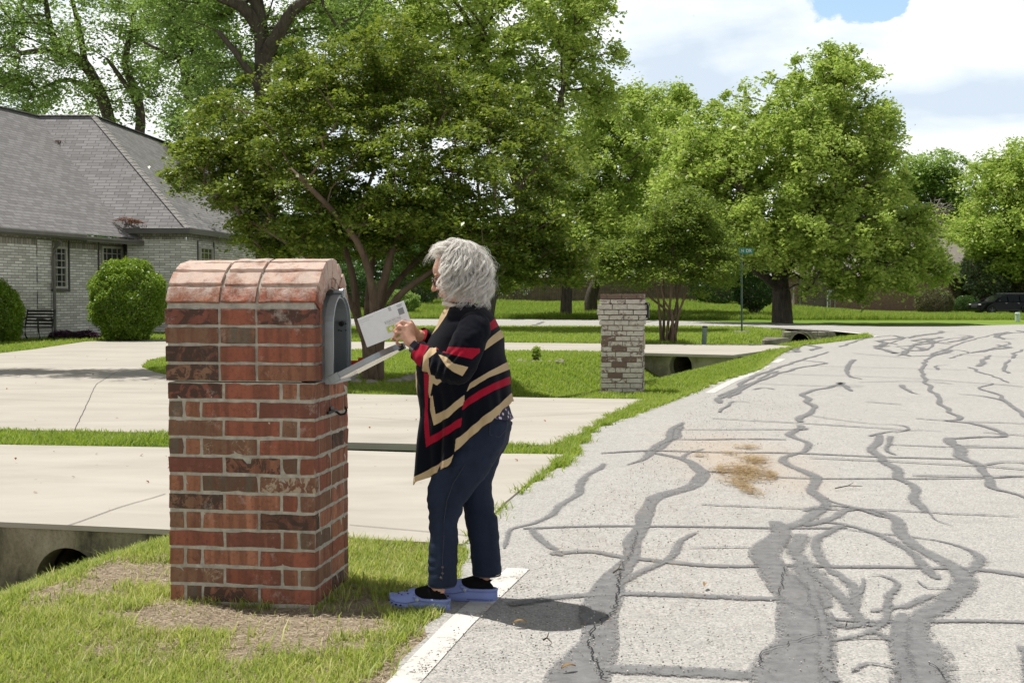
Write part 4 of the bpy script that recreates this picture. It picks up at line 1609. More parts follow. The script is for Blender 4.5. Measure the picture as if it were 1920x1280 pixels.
M3 = PM2 @ Matrix.Translation((0.03, D2 / 2, 0))
bm = bmesh.new()
a1, b1 = tunnel(bm, M3, -0.3, 0.045, 0.09, 1.03, 1.15)
bm.faces.new(b1)
box(bm, (0.048, 0, 1.21), (0.012, 0.03, 0.03), M=M3)
bm_link('letterbox', bm, M['black'], wp)
bm = bmesh.new()
box(bm, (0.006, 0.0, 0.70), (0.02, 0.26, 0.20), M=PM2 @ Matrix.Translation((0, D2 / 2, 0)), bevel=0.004)
bm_link('number_plaque', bm, M['plaque'], wp)
bm = bmesh.new()
box(bm, (-W2 / 2, D2 / 2, 0.008), (W2 + 0.08, D2 + 0.08, 0.03), M=PM2, bevel=0.006)
bm_link('footing', bm, M['dkcap'], wp)

# ---------------------------------------------------------------- street furniture
q = G(1391, 626)
t = thing('street_sign', (q.x, q.y, 0), 'green street name sign on a thin green steel post at the corner', 'street sign')
bm = bmesh.new()
ztop = P(1389, 472, q.y).z
tube(bm, [(q.x, q.y, 0), (q.x - 0.03, q.y, ztop)], 0.032, 10)
bm_link('post', bm, M['steelpost'], t)
bm = bmesh.new()
box(bm, (q.x + 0.12, q.y, ztop + 0.03), (0.52, 0.012, 0.19), 0.25, bevel=0.003)
bl = bm_link('sign_blade', bm, M['signgreen'], t)
bm = bmesh.new()
box(bm, (q.x - 0.02, q.y, ztop - 0.10), (0.05, 0.05, 0.05))
bm_link('bracket', bm, M['meter'], t)


def text_mesh(txt, size, Mx, mat, name, parent, ext=0.0005, align='CENTER'):
    cu = bpy.data.curves.new(name, 'FONT')
    cu.body = txt
    cu.size = size
    cu.align_x = align
    cu.align_y = 'CENTER'
    cu.extrude = ext
    cu.resolution_u = 2
    o = bpy.data.objects.new('tmp', cu)
    COL.objects.link(o)
    dg = bpy.context.evaluated_depsgraph_get()
    dg.update()
    me = bpy.data.meshes.new_from_object(o.evaluated_get(dg))
    bpy.data.objects.remove(o)
    me.transform(Mx)
    return link(name, me, mat, parent)


Ms = Matrix.Translation((q.x + 0.15, q.y - 0.012, ztop + 0.03)) @ Matrix.Rotation(0.25, 4, 'Z') @ Matrix.Rotation(math.pi / 2, 4, 'X')
text_mesh('N', 0.13, Ms @ Matrix.Translation((-0.16, 0, 0)), M['white'], 'lettering', bl)
text_mesh('DR', 0.16, Ms @ Matrix.Translation((0.07, 0, 0)), M['white'], 'lettering', bl)
bm = bmesh.new()
rr = bmesh.ops.create_cone(bm, cap_ends=True, segments=20, radius1=0.33, radius2=0.27, depth=0.14)
for v in bm.verts:
    v.co *= 1 + random.uniform(-.05, .05)
    v.co += Vector((q.x, q.y, 0.03))
bm_link('concrete_footing', bm, M['concrete'], t)

q = G(1320, 646)
t = thing('utility_marker', (q.x, q.y, 0), 'leaning grey green round post with a dark cap on the grass', 'utility post')
bm = bmesh.new()
tube(bm, [(q.x, q.y, -0.05), (q.x + 0.02, q.y, 0.46)], [0.062, 0.066], 14)
bm_link('post', bm, M['gpost'], t)
bm = bmesh.new()
tube(bm, [(q.x + 0.02, q.y, 0.46), (q.x + 0.023, q.y, 0.50)], [0.074, 0.070], 14)
bm_link('cap', bm, M['dkcap'], t)
q = G(1908, 601)
t = thing('utility_marker', (q.x, q.y, 0), 'short pale green capped post in the grass in front of the black car', 'utility post')
bm = bmesh.new()
tube(bm, [(q.x, q.y, -0.05), (q.x, q.y, 0.36)], 0.13, 14)
bm_link('post', bm, M['palepost'], t)
bm = bmesh.new()
tube(bm, [(q.x, q.y, 0.36), (q.x, q.y, 0.43)], [0.15, 0.11], 14)
bm_link('cap', bm, M['palepost'], t)

# cast iron garden bench
q = P(60, 640, 37.0)
bx, by = q.x, 37.0
t = thing('garden_bench', (bx, by, 0), 'small black iron garden bench between the round bush and the brick wall', 'bench')
MBn = Matrix.Translation((bx, by, 0)) @ Matrix.Rotation(-0.5, 4, 'Z')
bm = bmesh.new()
for k in range(5):
    box(bm, (0, -0.2 + k * 0.1, 0.43), (1.15, 0.06, 0.02), M=MBn, bevel=0.004)
bm_link('seat', bm, M['black'], t)
bm = bmesh.new()
for k in range(5):
    box(bm, (0, 0.26 + k * 0.02, 0.52 + k * 0.09), (1.1, 0.02, 0.05), M=MBn, bevel=0.004)
bm_link('backrest', bm, M['black'], t)
for sx in (-0.55, 0.55):
    bm = bmesh.new()
    tube(bm, [MBn @ Vector(p) for p in ((sx, -0.28, 0), (sx, -0.2, 0.15), (sx, -0.24, 0.3), (sx, -0.26, 0.43), (sx, -0.26, 0.64))], 0.022, 8)
    tube(bm, [MBn @ Vector(p) for p in ((sx, 0.36, 0), (sx, 0.24, 0.2), (sx, 0.24, 0.43), (sx, 0.35, 0.92))], 0.022, 8)
    tube(bm, [MBn @ Vector(p) for p in ((sx, -0.24, 0.43), (sx, 0.24, 0.43))], 0.02, 8)
    bm_link('leg_frame', bm, M['black'], t)
    bm = bmesh.new()
    tube(bm, [MBn @ Vector(p) for p in ((sx, -0.34, 0.60), (sx, -0.30, 0.66), (sx, -0.1, 0.66), (sx, 0.1, 0.62), (sx, 0.30, 0.68))], 0.022, 8)
    bm_link('armrest', bm, M['black'], t)

# ---------------------------------------------------------------- far houses, fence, vehicles
def wallbox(name, x0, x1, y0, y1, z0, z1, mat, parent):
    bm = bmesh.new()
    uvl = bm.loops.layers.uv.new('UVMap')
    for (a, b_) in (((x0, y0), (x1, y0)), ((x1, y0), (x1, y1)), ((x1, y1), (x0, y1)), ((x0, y1), (x0, y0))):
        wallseg(bm, uvl, Vector((*a, 0)), Vector((*b_, 0)), z0, z1)
    return bm_link(name, bm, mat, parent)


def hiproof(parent, x0, x1, y0, y1, z0, h, mat, ov=0.6, name='roof'):
    x0, x1, y0, y1 = x0 - ov, x1 + ov, y0 - ov, y1 + ov
    d = (y1 - y0) / 2
    bm = bmesh.new()
    v = [bm.verts.new(p) for p in ((x0, y0, z0), (x1, y0, z0), (x1, y1, z0), (x0, y1, z0), (x0 + d, (y0 + y1) / 2, z0 + h), (x1 - d, (y0 + y1) / 2, z0 + h))]
    for f in ((0, 1, 5, 4), (1, 2, 5), (2, 3, 4, 5), (3, 0, 4), (3, 2, 1, 0)):
        bm.faces.new([v[k] for k in f])
    return bm_link(name, bm, mat, parent)


fh = thing('brick_house', (27, 103, 0), 'low red brick house with a brown garage door, half hidden under the big tree', 'house')
wallbox('wall', 21.4, 44, 99, 108, -0.3, 2.75, M['farbrick'], fh)
hiproof(fh, 21.4, 44, 99, 108, 2.75, 3.0, M['rooffar'])
a, b_ = P(1503, 580, 99), P(1546, 580, 99)
g = bmesh.new()
box(g, ((a.x + b_.x) / 2, 98.97, 1.25), (b_.x - a.x, 0.08, 2.5), bevel=0.01)
gd = bm_link('garage_door', g, M['garage'], fh)
g = bmesh.new()
for k in range(1, 5):
    box(g, ((a.x + b_.x) / 2, 98.92, 0.5 * k), (b_.x - a.x - 0.1, 0.02, 0.03))
bm_link('panel_line', g, M['dkcap'], gd)
g = bmesh.new()
for xx in (a.x - 0.15, b_.x + 0.15):
    box(g, (xx, 98.95, 1.3), (0.2, 0.14, 2.7))
box(g, ((a.x + b_.x) / 2, 98.95, 2.6), (b_.x - a.x + 0.5, 0.14, 0.2))
bm_link('door_frame', g, M['trim'], fh)
for u, w_, zc in ((1557, 0.35, 1.35), (1566, 0.42, 1.4)):
    p = P(u, 550, 98.8)
    g = bmesh.new()
    box(g, (p.x, 98.85, zc + 0.1), (w_, 0.2, 0.5), bevel=0.03)
    mt = bm_link('meter_box', g, M['meter'], fh)
    g = bmesh.new()
    tube(g, [(p.x, 98.88, -0.1), (p.x, 98.88, zc)], 0.05, 8)
    bm_link('conduit', g, M['meter'], mt)
p = P(1552, 550, 98.8)
g = bmesh.new()
tube(g, [(p.x, 98.86, -0.1), (p.x, 98.86, 2.6)], 0.05, 8)
bm_link('downspout', g, M['white'], fh)
p = P(1487, 550, 98.8)
g = bmesh.new()
tube(g, [(p.x, 98.6, -0.1), (p.x, 98.6, 1.9)], 0.06, 8)
bm_link('drain_pipe', g, M['meter'], fh)

fh2 = thing('brick_house', (7, 132, 0.5), 'pale roofed house glimpsed over the wooden fence, under the trees', 'house')
wallbox('wall', 2, 17, 128, 137, 0.3, 3.0, M['farbrick'], fh2)
hiproof(fh2, 2, 17, 128, 137, 3.0, 2.6, M['ridge_cap'])

# board fence
ft = thing('wooden_fence', (2, 107, 0.5), 'old dark wooden board fence running behind the far grass', 'fence')
xa, xb = -26.0, 19.5
r = random.Random(2)
bm = bmesh.new()
x = xa
while x < xb:
    w_ = 0.145
    y = 107 + 0.01 * r.uniform(-1, 1)
    zb = gz(x, y)
    h = 1.9 + r.uniform(-0.03, 0.03)
    box(bm, (x + w_ / 2, y, zb + h / 2), (w_ - 0.012, 0.02, h), r.uniform(-.03, .03))
    x += w_
bm_link('board_panel', bm, M['fence'], ft)
x = xa
while x < xb:
    bm = bmesh.new()
    box(bm, (x, 107.07, gz(x, 107) + 0.95), (0.1, 0.1, 1.9))
    bm_link('post', bm, M['fence'], ft)
    x += 2.4
bm = bmesh.new()
for z in (0.4, 1.6):
    box(bm, ((xa + xb) / 2, 107.05, 0.6 + z), (xb - xa, 0.05, 0.09))
bm_link('rail', bm, M['fence'], ft)

# black SUV, front to the left
M['carpaint'] = simple('black_car_paint', (0.002, 0.003, 0.005), 0.35, spec=0.2, var=0.0, coat=0.0)
M['cartrim'] = simple('car_trim_plastic', (0.015, 0.015, 0.016), 0.6)
M['tyre'] = simple('tyre_rubber', (0.014, 0.014, 0.014), 0.85)
M['rim'] = simple('dark_alloy', (0.10, 0.10, 0.105), 0.3, metal=0.9)
M['chrome'] = simple('chrome', (0.7, 0.7, 0.7), 0.12, metal=1.0)
m, n = material('car_glass')
b = n.n('ShaderNodeBsdfPrincipled', Base_Color=(0.006, 0.008, 0.009), Roughness=0.08, Specular_IOR_Level=0.25)
n.out(b.outputs[0])
M['carglass'] = m
m, n = material('headlight_lens')
b = n.n('ShaderNodeBsdfPrincipled', Base_Color=(0.6, 0.6, 0.6), Roughness=0.12, Specular_IOR_Level=0.8)
n.out(b.outputs[0])
M['lens'] = m
cq = G(1829, 590)
CY = cq.y + 0.3
cx0 = P(1828, 590, CY).x
MC = Matrix.Translation((cx0 + 0.25, CY + 0.9, 0)) @ Matrix.Rotation(R_(8), 4, 'Z') @ Matrix.Diagonal((0.82, 0.93, 0.80, 1))
car = thing('parked_car', tuple((MC @ Vector((2.5, 0, 0)))), 'black sport utility vehicle parked on the grass at the right edge, facing left', 'car')
prof = [(0.0, 0.42), (0.02, 0.75), (0.10, 0.93), (0.55, 1.02), (1.18, 1.09), (1.95, 1.60), (2.4, 1.70), (3.4, 1.73), (4.4, 1.69), (4.85, 1.58), (5.05, 1.08), (5.12, 0.85), (5.12, 0.45), (5.0, 0.30), (0.15, 0.27)]
bm = bmesh.new()
rows_ = []
for yy, ins, zz in ((-0.97, 0.0, 0), (-0.985, 0, 0), (0.985, 0, 0)):
    pass


def half_width(x, z):
    w_ = 0.97
    if z > 1.05:
        w_ -= (z - 1.05) * 0.38
    if x < 0.5:
        w_ -= (0.5 - x) ** 2 * 0.7
    if x > 4.7:
        w_ -= (x - 4.7) ** 2 * 0.7
    return w_


bt = [(x, z) for x, z in prof if z <= 1.10 or True]
Lv = [bm.verts.new(MC @ Vector((x, -half_width(x, z), z))) for x, z in prof]
Rv = [bm.verts.new(MC @ Vector((x, half_width(x, z), z))) for x, z in prof]
n_ = len(prof)
# lower body side and greenhouse side as separate bands
belt = [(0.12, 0.95), (1.18, 1.05), (3.0, 1.07), (5.05, 1.07)]
bmesh.ops.contextual_create(bm, geom=[])
bm.faces.new(Lv[::-1])
bm.faces.new(Rv)
for k in range(n_):
    k2 = (k + 1) % n_
    bm.faces.new((Lv[k], Lv[k2], Rv[k2], Rv[k]))
bmesh.ops.triangulate(bm, faces=[f for f in bm.faces if len(f.verts) > 4])
es = [e for e in bm.edges if len(e.link_faces) == 2 and e.calc_face_angle(0) > 0.5]
bmesh.ops.bevel(bm, geom=es, offset=0.05, segments=3, affect='EDGES', profile=0.6)
body = bm_link('body', bm, M['carpaint'], car)
wins = [[(1.42, 1.12), (2.02, 1.55), (2.35, 1.58), (2.35, 1.10)], [(2.45, 1.10), (2.45, 1.59), (3.4, 1.61), (3.4, 1.10)], [(3.5, 1.10), (3.5, 1.61), (4.3, 1.57), (4.72, 1.14)]]
for wn in wins:
    for sg in (-1, 1):
        bm = bmesh.new()
        a1 = [bm.verts.new(MC @ Vector((x, sg * (half_width(x, z) + 0.012), z))) for x, z in wn]
        a2 = [bm.verts.new(MC @ Vector((x, sg * (half_width(x, z) - 0.02), z))) for x, z in wn]
        bm.faces.new(a1)
        for k in range(4):
            bm.faces.new((a1[k], a1[(k + 1) % 4], a2[(k + 1) % 4], a2[k]))
        bm_link('side_window', bm, M['carglass'], car)
bm = bmesh.new()
ws = [(1.26, -0.80, 1.13), (1.26, 0.80, 1.13), (1.93, 0.66, 1.59), (1.93, -0.66, 1.59)]
f = [bm.verts.new(MC @ Vector((x - 0.03, y, z + 0.012))) for x, y, z in ws]
bm.faces.new(f)
bm_link('windscreen', bm, M['carglass'], car)
for x in (0.98, 4.03):
    for sg in (-1, 1):
        Mw = MC @ Matrix.Translation((x, sg * 0.90, 0.37)) @ Matrix.Rotation(math.pi / 2, 4, 'X')
        bm = bmesh.new()
        rr = bmesh.ops.create_cone(bm, cap_ends=True, segments=36, radius1=0.37, radius2=0.37, depth=0.24)
        bmesh.ops.bevel(bm, geom=[e for e in bm.edges if e.calc_face_angle(0) > 1], offset=0.04, segments=3, affect='EDGES')
        bmesh.ops.transform(bm, matrix=Mw, verts=bm.verts)
        wh = bm_link('wheel', bm, M['tyre'], car)
        bm = bmesh.new()
        rr = bmesh.ops.create_cone(bm, cap_ends=True, segments=30, radius1=0.255, radius2=0.255, depth=0.252)
        bmesh.ops.transform(bm, matrix=Mw, verts=rr['verts'])
        bm_link('wheel_well', bm, M['blackhole'], wh)
        bm = bmesh.new()
        for k in range(5):
            box(bm, (0.13, 0, -sg * -0.0), (0.24, 0.055, 0.268), M=Mw @ Matrix.Rotation(k * 2 * math.pi / 5 + .3, 4, 'Z'), bevel=0.008)
        rr = bmesh.ops.create_cone(bm, cap_ends=True, segments=20, radius1=0.07, radius2=0.07, depth=0.272)
        bmesh.ops.transform(bm, matrix=Mw, verts=rr['verts'])
        bm_link('rim', bm, M['rim'], wh)
        # arch
        bm = bmesh.new()
        for k in range(14):
            a = math.pi * (k + 0.5) / 14
            box(bm, (0.43 * math.cos(a), 0.43 * math.sin(a), 0), (0.05, 0.115, 0.20), M=MC @ Matrix.Translation((x, sg * 0.90, 0.37)) @ Matrix.Rotation(math.pi / 2, 4, 'X') @ Matrix.Rotation(0, 4, 'Z') @ Matrix.Identity(4) if False else
                MC @ Matrix.Translation((x + 0.42 * math.cos(a), sg * 0.905, 0.37 + 0.42 * math.sin(a))) @ Matrix.Rotation(-a, 4, 'Y') @ Matrix.Rotation(math.pi / 2, 4, 'X') @ Matrix.Translation((-0.43 * math.cos(a), -0.43 * math.sin(a), 0)))
        bm_link('wheel_arch', bm, M['cartrim'], car)
for sg in (-1, 1):
    bm = bmesh.new()
    box(bm, (2.5, sg * 0.97, 0.36), (2.2, 0.05, 0.12), M=MC, bevel=0.02)
    bm_link('side_skirt', bm, M['cartrim'], car)
    bm = bmesh.new()
    box(bm, (0.16, sg * 0.70, 0.84), (0.26, 0.30, 0.09), M=MC, bevel=0.025)
    bm_link('headlight', bm, M['lens'], car)
    bm = bmesh.new()
    box(bm, (1.62, sg * 1.04, 1.13), (0.12, 0.20, 0.14), M=MC, bevel=0.04)
    bm_link('wing_mirror', bm, M['carpaint'], car)
    bm = bmesh.new()
    box(bm, (3.3, sg * 0.62, 1.775), (2.0, 0.04, 0.03), M=MC, bevel=0.01)
    bm_link('roof_rail', bm, M['chrome'], car)
    for xh in (2.25, 3.3):
        bm = bmesh.new()
        box(bm, (xh, sg * 0.985, 0.95), (0.18, 0.02, 0.025), M=MC, bevel=0.006)
        bm_link('door_handle', bm, M['chrome'], car)
    for xs_ in (1.38, 2.4, 3.45):
        bm = bmesh.new()
        box(bm, (xs_, sg * 0.971, 0.72), (0.012, 0.004, 0.66), M=MC)
        bm_link('door_seam', bm, M['blackhole'], car)
bm = bmesh.new()
box(bm, (0.01, 0, 0.68), (0.05, 0.9, 0.25), M=MC, bevel=0.02)
bm_link('grille', bm, M['cartrim'], car)
# white delivery box seen between the bushes
q = P(1772, 550, 97)
t = thing('utility_box', (q.x, 97, 0), 'small white and black meter box on a post between the far bushes', 'utility box')
bm = bmesh.new()
box(bm, (q.x, 97, q.z - 0.1), (0.5, 0.3, 0.55), bevel=0.05)
bm_link('housing', bm, M['white'], t)
bm = bmesh.new()
box(bm, (q.x + 0.12, 96.84, q.z - 0.12), (0.22, 0.03, 0.35), bevel=0.01)
bm_link('cover', bm, M['black'], t)
bm = bmesh.new()
tube(bm, [(q.x, 97, -0.1), (q.x, 97, q.z - 0.2)], 0.05, 8)
bm_link('post', bm, M['meter'], t)

# ---------------------------------------------------------------- trees and shrubs
M['leaf_myrtle'] = leafmat('myrtle_leaf', (0.030, 0.062, 0.010), (0.090, 0.150, 0.020), (0.235, 0.285, 0.040), (0.42, 0.54, 0.05), 0.33, 0.40, 0.45, 0.9)
M['leaf_bright'] = leafmat('bright_pecan_leaf', (0.135, 0.205, 0.032), (0.285, 0.375, 0.064), (0.45, 0.52, 0.115), (0.60, 0.82, 0.16), 0.40, 0.45, 0.4, 0.5)
M['leaf_mid'] = leafmat('mid_green_leaf', (0.075, 0.14, 0.030), (0.155, 0.25, 0.052), (0.24, 0.34, 0.078), (0.46, 0.66, 0.14), 0.44, 0.45, 0.4, 0.5)
M['leaf_vase'] = leafmat('vase_tree_leaf', (0.050, 0.090, 0.014), (0.115, 0.18, 0.028), (0.20, 0.26, 0.045), (0.40, 0.54, 0.07), 0.40, 0.42, 0.4, 0.7)
M['leaf_dark'] = leafmat('dark_green_leaf', (0.018, 0.045, 0.010), (0.035, 0.080, 0.015), (0.07, 0.125, 0.025), (0.12, 0.26, 0.04), 0.35, 0.45, 0.4, 0.5)
M['leaf_box'] = leafmat('boxwood_leaf', (0.07, 0.13, 0.012), (0.14, 0.24, 0.022), (0.23, 0.34, 0.035), (0.42, 0.58, 0.05), 0.40, 0.4, 0.5, 1.5)
M['leaf_brown'] = leafmat('brownish_leaf', (0.05, 0.05, 0.022), (0.10, 0.10, 0.045), (0.16, 0.165, 0.07), (0.22, 0.22, 0.08), 0.3, 0.6, 0.3, 1.5)
M['leaf_pale'] = leafmat('pale_leaf', (0.05, 0.08, 0.03), (0.13, 0.18, 0.08), (0.30, 0.34, 0.22), (0.25, 0.35, 0.15), 0.3, 0.5, 0.4, 2.0)
M['leaf_purple'] = leafmat('purple_leaf', (0.028, 0.010, 0.022), (0.055, 0.022, 0.045), (0.14, 0.06, 0.13), (0.12, 0.04, 0.10), 0.25, 0.5, 0.4, 3.0)


def leaf_mesh(name, ctr, L, W, mat, parent, rg, up=0.7, fold=True):
    """one small folded blade per leaf"""
    n_ = len(ctr)
    th = rg.random(n_) * 6.2832
    tilt = (rg.random(n_) - 0.6) * 1.3
    a = np.stack([np.cos(th) * np.cos(tilt), np.sin(th) * np.cos(tilt), np.sin(tilt)], 1)
    nrm = rg.normal(size=(n_, 3)) * (1 - up) * 0.9 + np.array([0, 0, up])
    b_ = np.cross(nrm, a)
    b_ /= np.linalg.norm(b_, axis=1, keepdims=True) + 1e-9
    cn = np.cross(a, b_)
    s = (0.45 + 1.15 * rg.random(n_) ** 1.7)[:, None]
    a = a * s * L * 0.5
    b_ = b_ * s * W * 0.5
    cn = cn * s * W * 0.16
    v = np.stack([ctr - a, ctr + b_ - a * 0.1 + cn, ctr + a, ctr - b_ - a * 0.1 + cn], 1).reshape(-1, 3)
    f = np.arange(n_ * 4, dtype=np.int32).reshape(-1, 4)
    return link(name, np_mesh(name, v, f), mat, parent)


def frusta(name, segs, mat, parent, sides=6):
    """tapered limbs; segs: (p0, p1, r0, r1)"""
    p0 = np.array([s[0] for s in segs], float)
    p1 = np.array([s[1] for s in segs], float)
    r0 = np.array([s[2] for s in segs], float)
    r1 = np.array([s[3] for s in segs], float)
    d = p1 - p0
    ln = np.linalg.norm(d, axis=1, keepdims=True) + 1e-9
    d = d / ln
    ref = np.where(np.abs(d[:, 2:3]) > 0.9, np.array([[1.0, 0, 0]]), np.array([[0, 0, 1.0]]))
    a = np.cross(d, ref)
    a /= np.linalg.norm(a, axis=1, keepdims=True)
    b_ = np.cross(d, a)
    n_ = len(p0)
    e = d * np.minimum(ln, r0[:, None]) * 0.3
    ang = np.arange(sides) * 2 * np.pi / sides
    ca, sa = np.cos(ang)[None, :, None], np.sin(ang)[None, :, None]
    ring = a[:, None] * ca + b_[:, None] * sa
    A0 = (p0 - e)[:, None] + ring * r0[:, None, None]
    A1 = (p1 + e)[:, None] + ring * r1[:, None, None]
    v = np.concatenate([A0, A1], 1).reshape(-1, 3)
    base = np.arange(n_)[:, None] * 2 * sides
    k = np.arange(sides)
    f = np.stack([base + k, base + (k + 1) % sides, base + sides + (k + 1) % sides, base + sides + k], -1).reshape(-1, 4)
    return link(name, np_mesh(name, v, f), mat, parent, shade=True)


def tree(name, label, base, lobes, stems, nclump, nleaf, L, W, lmat, bmat, seed, spray=0.55, trunk_r=0.3, twig_r=0.012, flat=0.35, group=None, cat='tree', up=0.7, shell=0.55, gap=0.0, show_limbs=1.0, whip=0.0, droop=0.15):
    """lobes: (u, v, Y, ru px, rv px, ry m); stems: polylines of (x,y,z) with end radius"""
    rg = np.random.default_rng(seed)
    t = thing(name, tuple(base), label, cat, group)
    C, Rd, Wt = [], [], []
    for (u, v, Y, ru, rv, ry) in lobes:
        c = P(u, v, Y)
        k = Y / F_PX
        C.append(c)
        Rd.append((ru * k, ry, rv * k))
        Wt.append((ru * k * ry * rv * k) ** 0.60)
    C = np.array(C)
    Rd = np.array(Rd)
    Wt = np.array(Wt)
    Wt /= Wt.sum()
    li = rg.choice(len(C), nclump, p=Wt)
    dr = rg.normal(size=(nclump, 3))
    dr /= np.linalg.norm(dr, axis=1, keepdims=True)
    rad = shell + (1 - shell) * rg.random(nclump) ** 0.6
    inner = rg.random(nclump) < 0.30
    rad[inner] = rg.random(inner.sum()) ** 0.5 * shell
    rad *= 1 + whip * (rg.random(nclump) - 0.3) * (dr[:, 2] > 0)
    rough_ = np.array([mnoise.noise(Vector(d_) * 2.4 + Vector((float(l_) * 7.3, seed, 0))) for d_, l_ in zip(dr, li)])
    rad *= 1 + 0.42 * rough_ * (rad > 0.45)
    T = C[li] + dr * Rd[li] * rad[:, None]
    T = T[T[:, 2] > 0.4]
    if gap:
        keep = np.array([mnoise.noise(Vector(p) * (1.6 / max(0.8, Rd.mean()))) > -1 + gap for p in T])
        T = T[keep]
    # skeleton
    nodes, par, rr = [], [], []

    def addpoly(pts, parent_idx=-1):
        pi = parent_idx
        for p in pts:
            nodes.append(np.array(p, float))
            par.append(pi)
            rr.append(0.0)
            pi = len(nodes) - 1
        return pi
    stem_r = {}
    for st in stems:
        pts = catmull(st['p'], 4)
        start = len(nodes)
        pi = -1
        if 'from' in st:
            f0 = np.array(pts[0])
            pi = int(np.argmin([np.linalg.norm(q - f0) for q in nodes]))
            pts = pts[1:]
        addpoly(pts, pi)
        n_ = len(pts)
        for i in range(n_):
            stem_r[start + i] = st['r'][0] + (st['r'][1] - st['r'][0]) * i / (n_ - 1)
    core = np.array(nodes)
    order = np.argsort([np.min(np.linalg.norm(core - p, axis=1)) for p in T])
    NA = np.zeros((len(nodes) + len(T) * 5, 3))
    NA[:len(nodes)] = core
    cnt = len(nodes)
    joinable = [i for i in range(cnt) if nodes[i][2] > base[2] + (nodes[-1][2] - base[2]) * 0.25]
    jm = np.zeros(len(NA), bool)
    jm[joinable] = True
    plen = np.zeros(len(NA))
    for ti in order:
        p = T[ti]
        ids = np.nonzero(jm[:cnt])[0]
        q = NA[ids]
        dv = p - q
        dist = np.linalg.norm(dv, axis=1)
        cost = dist * (1 + 0.5 * np.clip(-dv[:, 2] / (dist + 1e-6), 0, 1)) + 0.22 * plen[ids]
        j = ids[int(np.argmin(cost))]
        a = NA[j]
        D = np.linalg.norm(p - a)
        k_ = max(1, min(4, int(D / (spray * 0.9))))
        prev = j
        for s in range(1, k_ + 1):
            f = s / k_
            m_ = a + (p - a) * f
            m_ = m_ + rg.normal(size=3) * D * 0.055 * (f < 1)
            m_[2] += math.sin(f * math.pi) * D * 0.07
            nodes.append(m_)
            par.append(prev)
            rr.append(0.0)
            NA[cnt] = m_
            jm[cnt] = True
            plen[cnt] = plen[prev] + D / k_
            prev = cnt
            cnt += 1
        rr[prev] += 1.0
    # pipe model
    kids = np.array(rr)
    for i in range(cnt - 1, -1, -1):
        if par[i] >= 0:
            kids[par[i]] += kids[i]
    tot = max(1.0, kids[0] if kids[0] > 0 else 1)
    rad_ = twig_r * np.maximum(kids, 1) ** 0.45
    for i, v_ in stem_r.items():
        rad_[i] = v_
    lim = trunk_r * 0.75
    segs = []
    for i in range(cnt):
        if par[i] < 0:
            continue
        r0, r1 = rad_[par[i]], rad_[i]
        if i not in stem_r:
            r0 = min(r0, max(r1 * 1.6, twig_r), lim)
            r1 = min(r1, lim)
        segs.append((nodes[par[i]], nodes[i], r0, r1))
    frusta('trunk', segs, bmat, t, 7)
    # leaves in flattened sprays
    T = np.array([nodes[i] for i in range(cnt) if rr[i] > 0])
    m_ = max(1, nleaf // len(T))
    n_ = m_ * len(T)
    cl = np.repeat(T, m_, 0)
    size = np.repeat(0.6 + 0.8 * rg.random(len(T)), m_)[:, None]
    off = rg.normal(size=(n_, 3)) * spray * 0.5 * size
    off[:, 2] *= flat
    # sprays hang outward a little
    outw = cl - np.asarray(C.mean(0))
    outw[:, 2] = 0
    outw /= np.linalg.norm(outw, axis=1, keepdims=True) + 1e-6
    rad2 = np.linalg.norm(off[:, :2], axis=1)
    off[:, 2] -= droop * rad2 * (off[:, :2] * outw[:, :2]).sum(1).clip(0) / (rad2 + 1e-6) * 2
    leaf_mesh('crown', cl + off, L, W, lmat, t, rg, up)
    return t


def V3(u, v, Y):
    p = P(u, v, Y)
    return (p.x, p.y, p.z)


# 1 the big crape myrtle
b0 = G(700, 714)
yb = b0.y
st = [dict(p=[(b0.x - .05, yb, -.05), V3(692, 660, yb), V3(706, 590, yb - .1), V3(722, 520, yb - .2), V3(748, 430, yb - .4), V3(800, 330, yb - .8)], r=(0.112, 0.036)),
      dict(p=[(b0.x - .12, yb + .05, -.05), V3(688, 650, yb + .1), V3(672, 600, yb + .2), V3(662, 520, yb + .2), V3(640, 440, yb + .1), V3(620, 330, yb)], r=(0.088, 0.032)),
      dict(p=[(b0.x + .10, yb - .02, -.05), V3(712, 650, yb - .1), V3(722, 600, yb - .2), V3(748, 555, yb - .3), V3(790, 522, yb - .4), V3(850, 485, yb - .5), V3(940, 440, yb - .8)], r=(0.082, 0.028)),
      dict(p=[(b0.x - .02, yb + .12, -.05), V3(690, 640, yb + .4), V3(690, 560, yb + .7), V3(700, 470, yb + 1.1), V3(690, 350, yb + 1.6)], r=(0.080, 0.032)),
      dict(p=[(b0.x + .02, yb - .1, -.05), V3(694, 650, yb - .4), V3(700, 560, yb - .8), V3(668, 450, yb - 1.3), V3(560, 330, yb - 2.0)], r=(0.09, 0.035)),
      dict(p=[V3(706, 590, yb - .1), V3(735, 540, yb + .3), V3(800, 470, yb + .9), V3(900, 380, yb + 1.4)], r=(0.06, 0.03), **{'from': 1}),
      dict(p=[V3(672, 600, yb + .2), V3(640, 540, yb - .2), V3(560, 470, yb - .5), V3(480, 420, yb - .6)], r=(0.055, 0.025), **{'from': 1})]
Y1 = yb
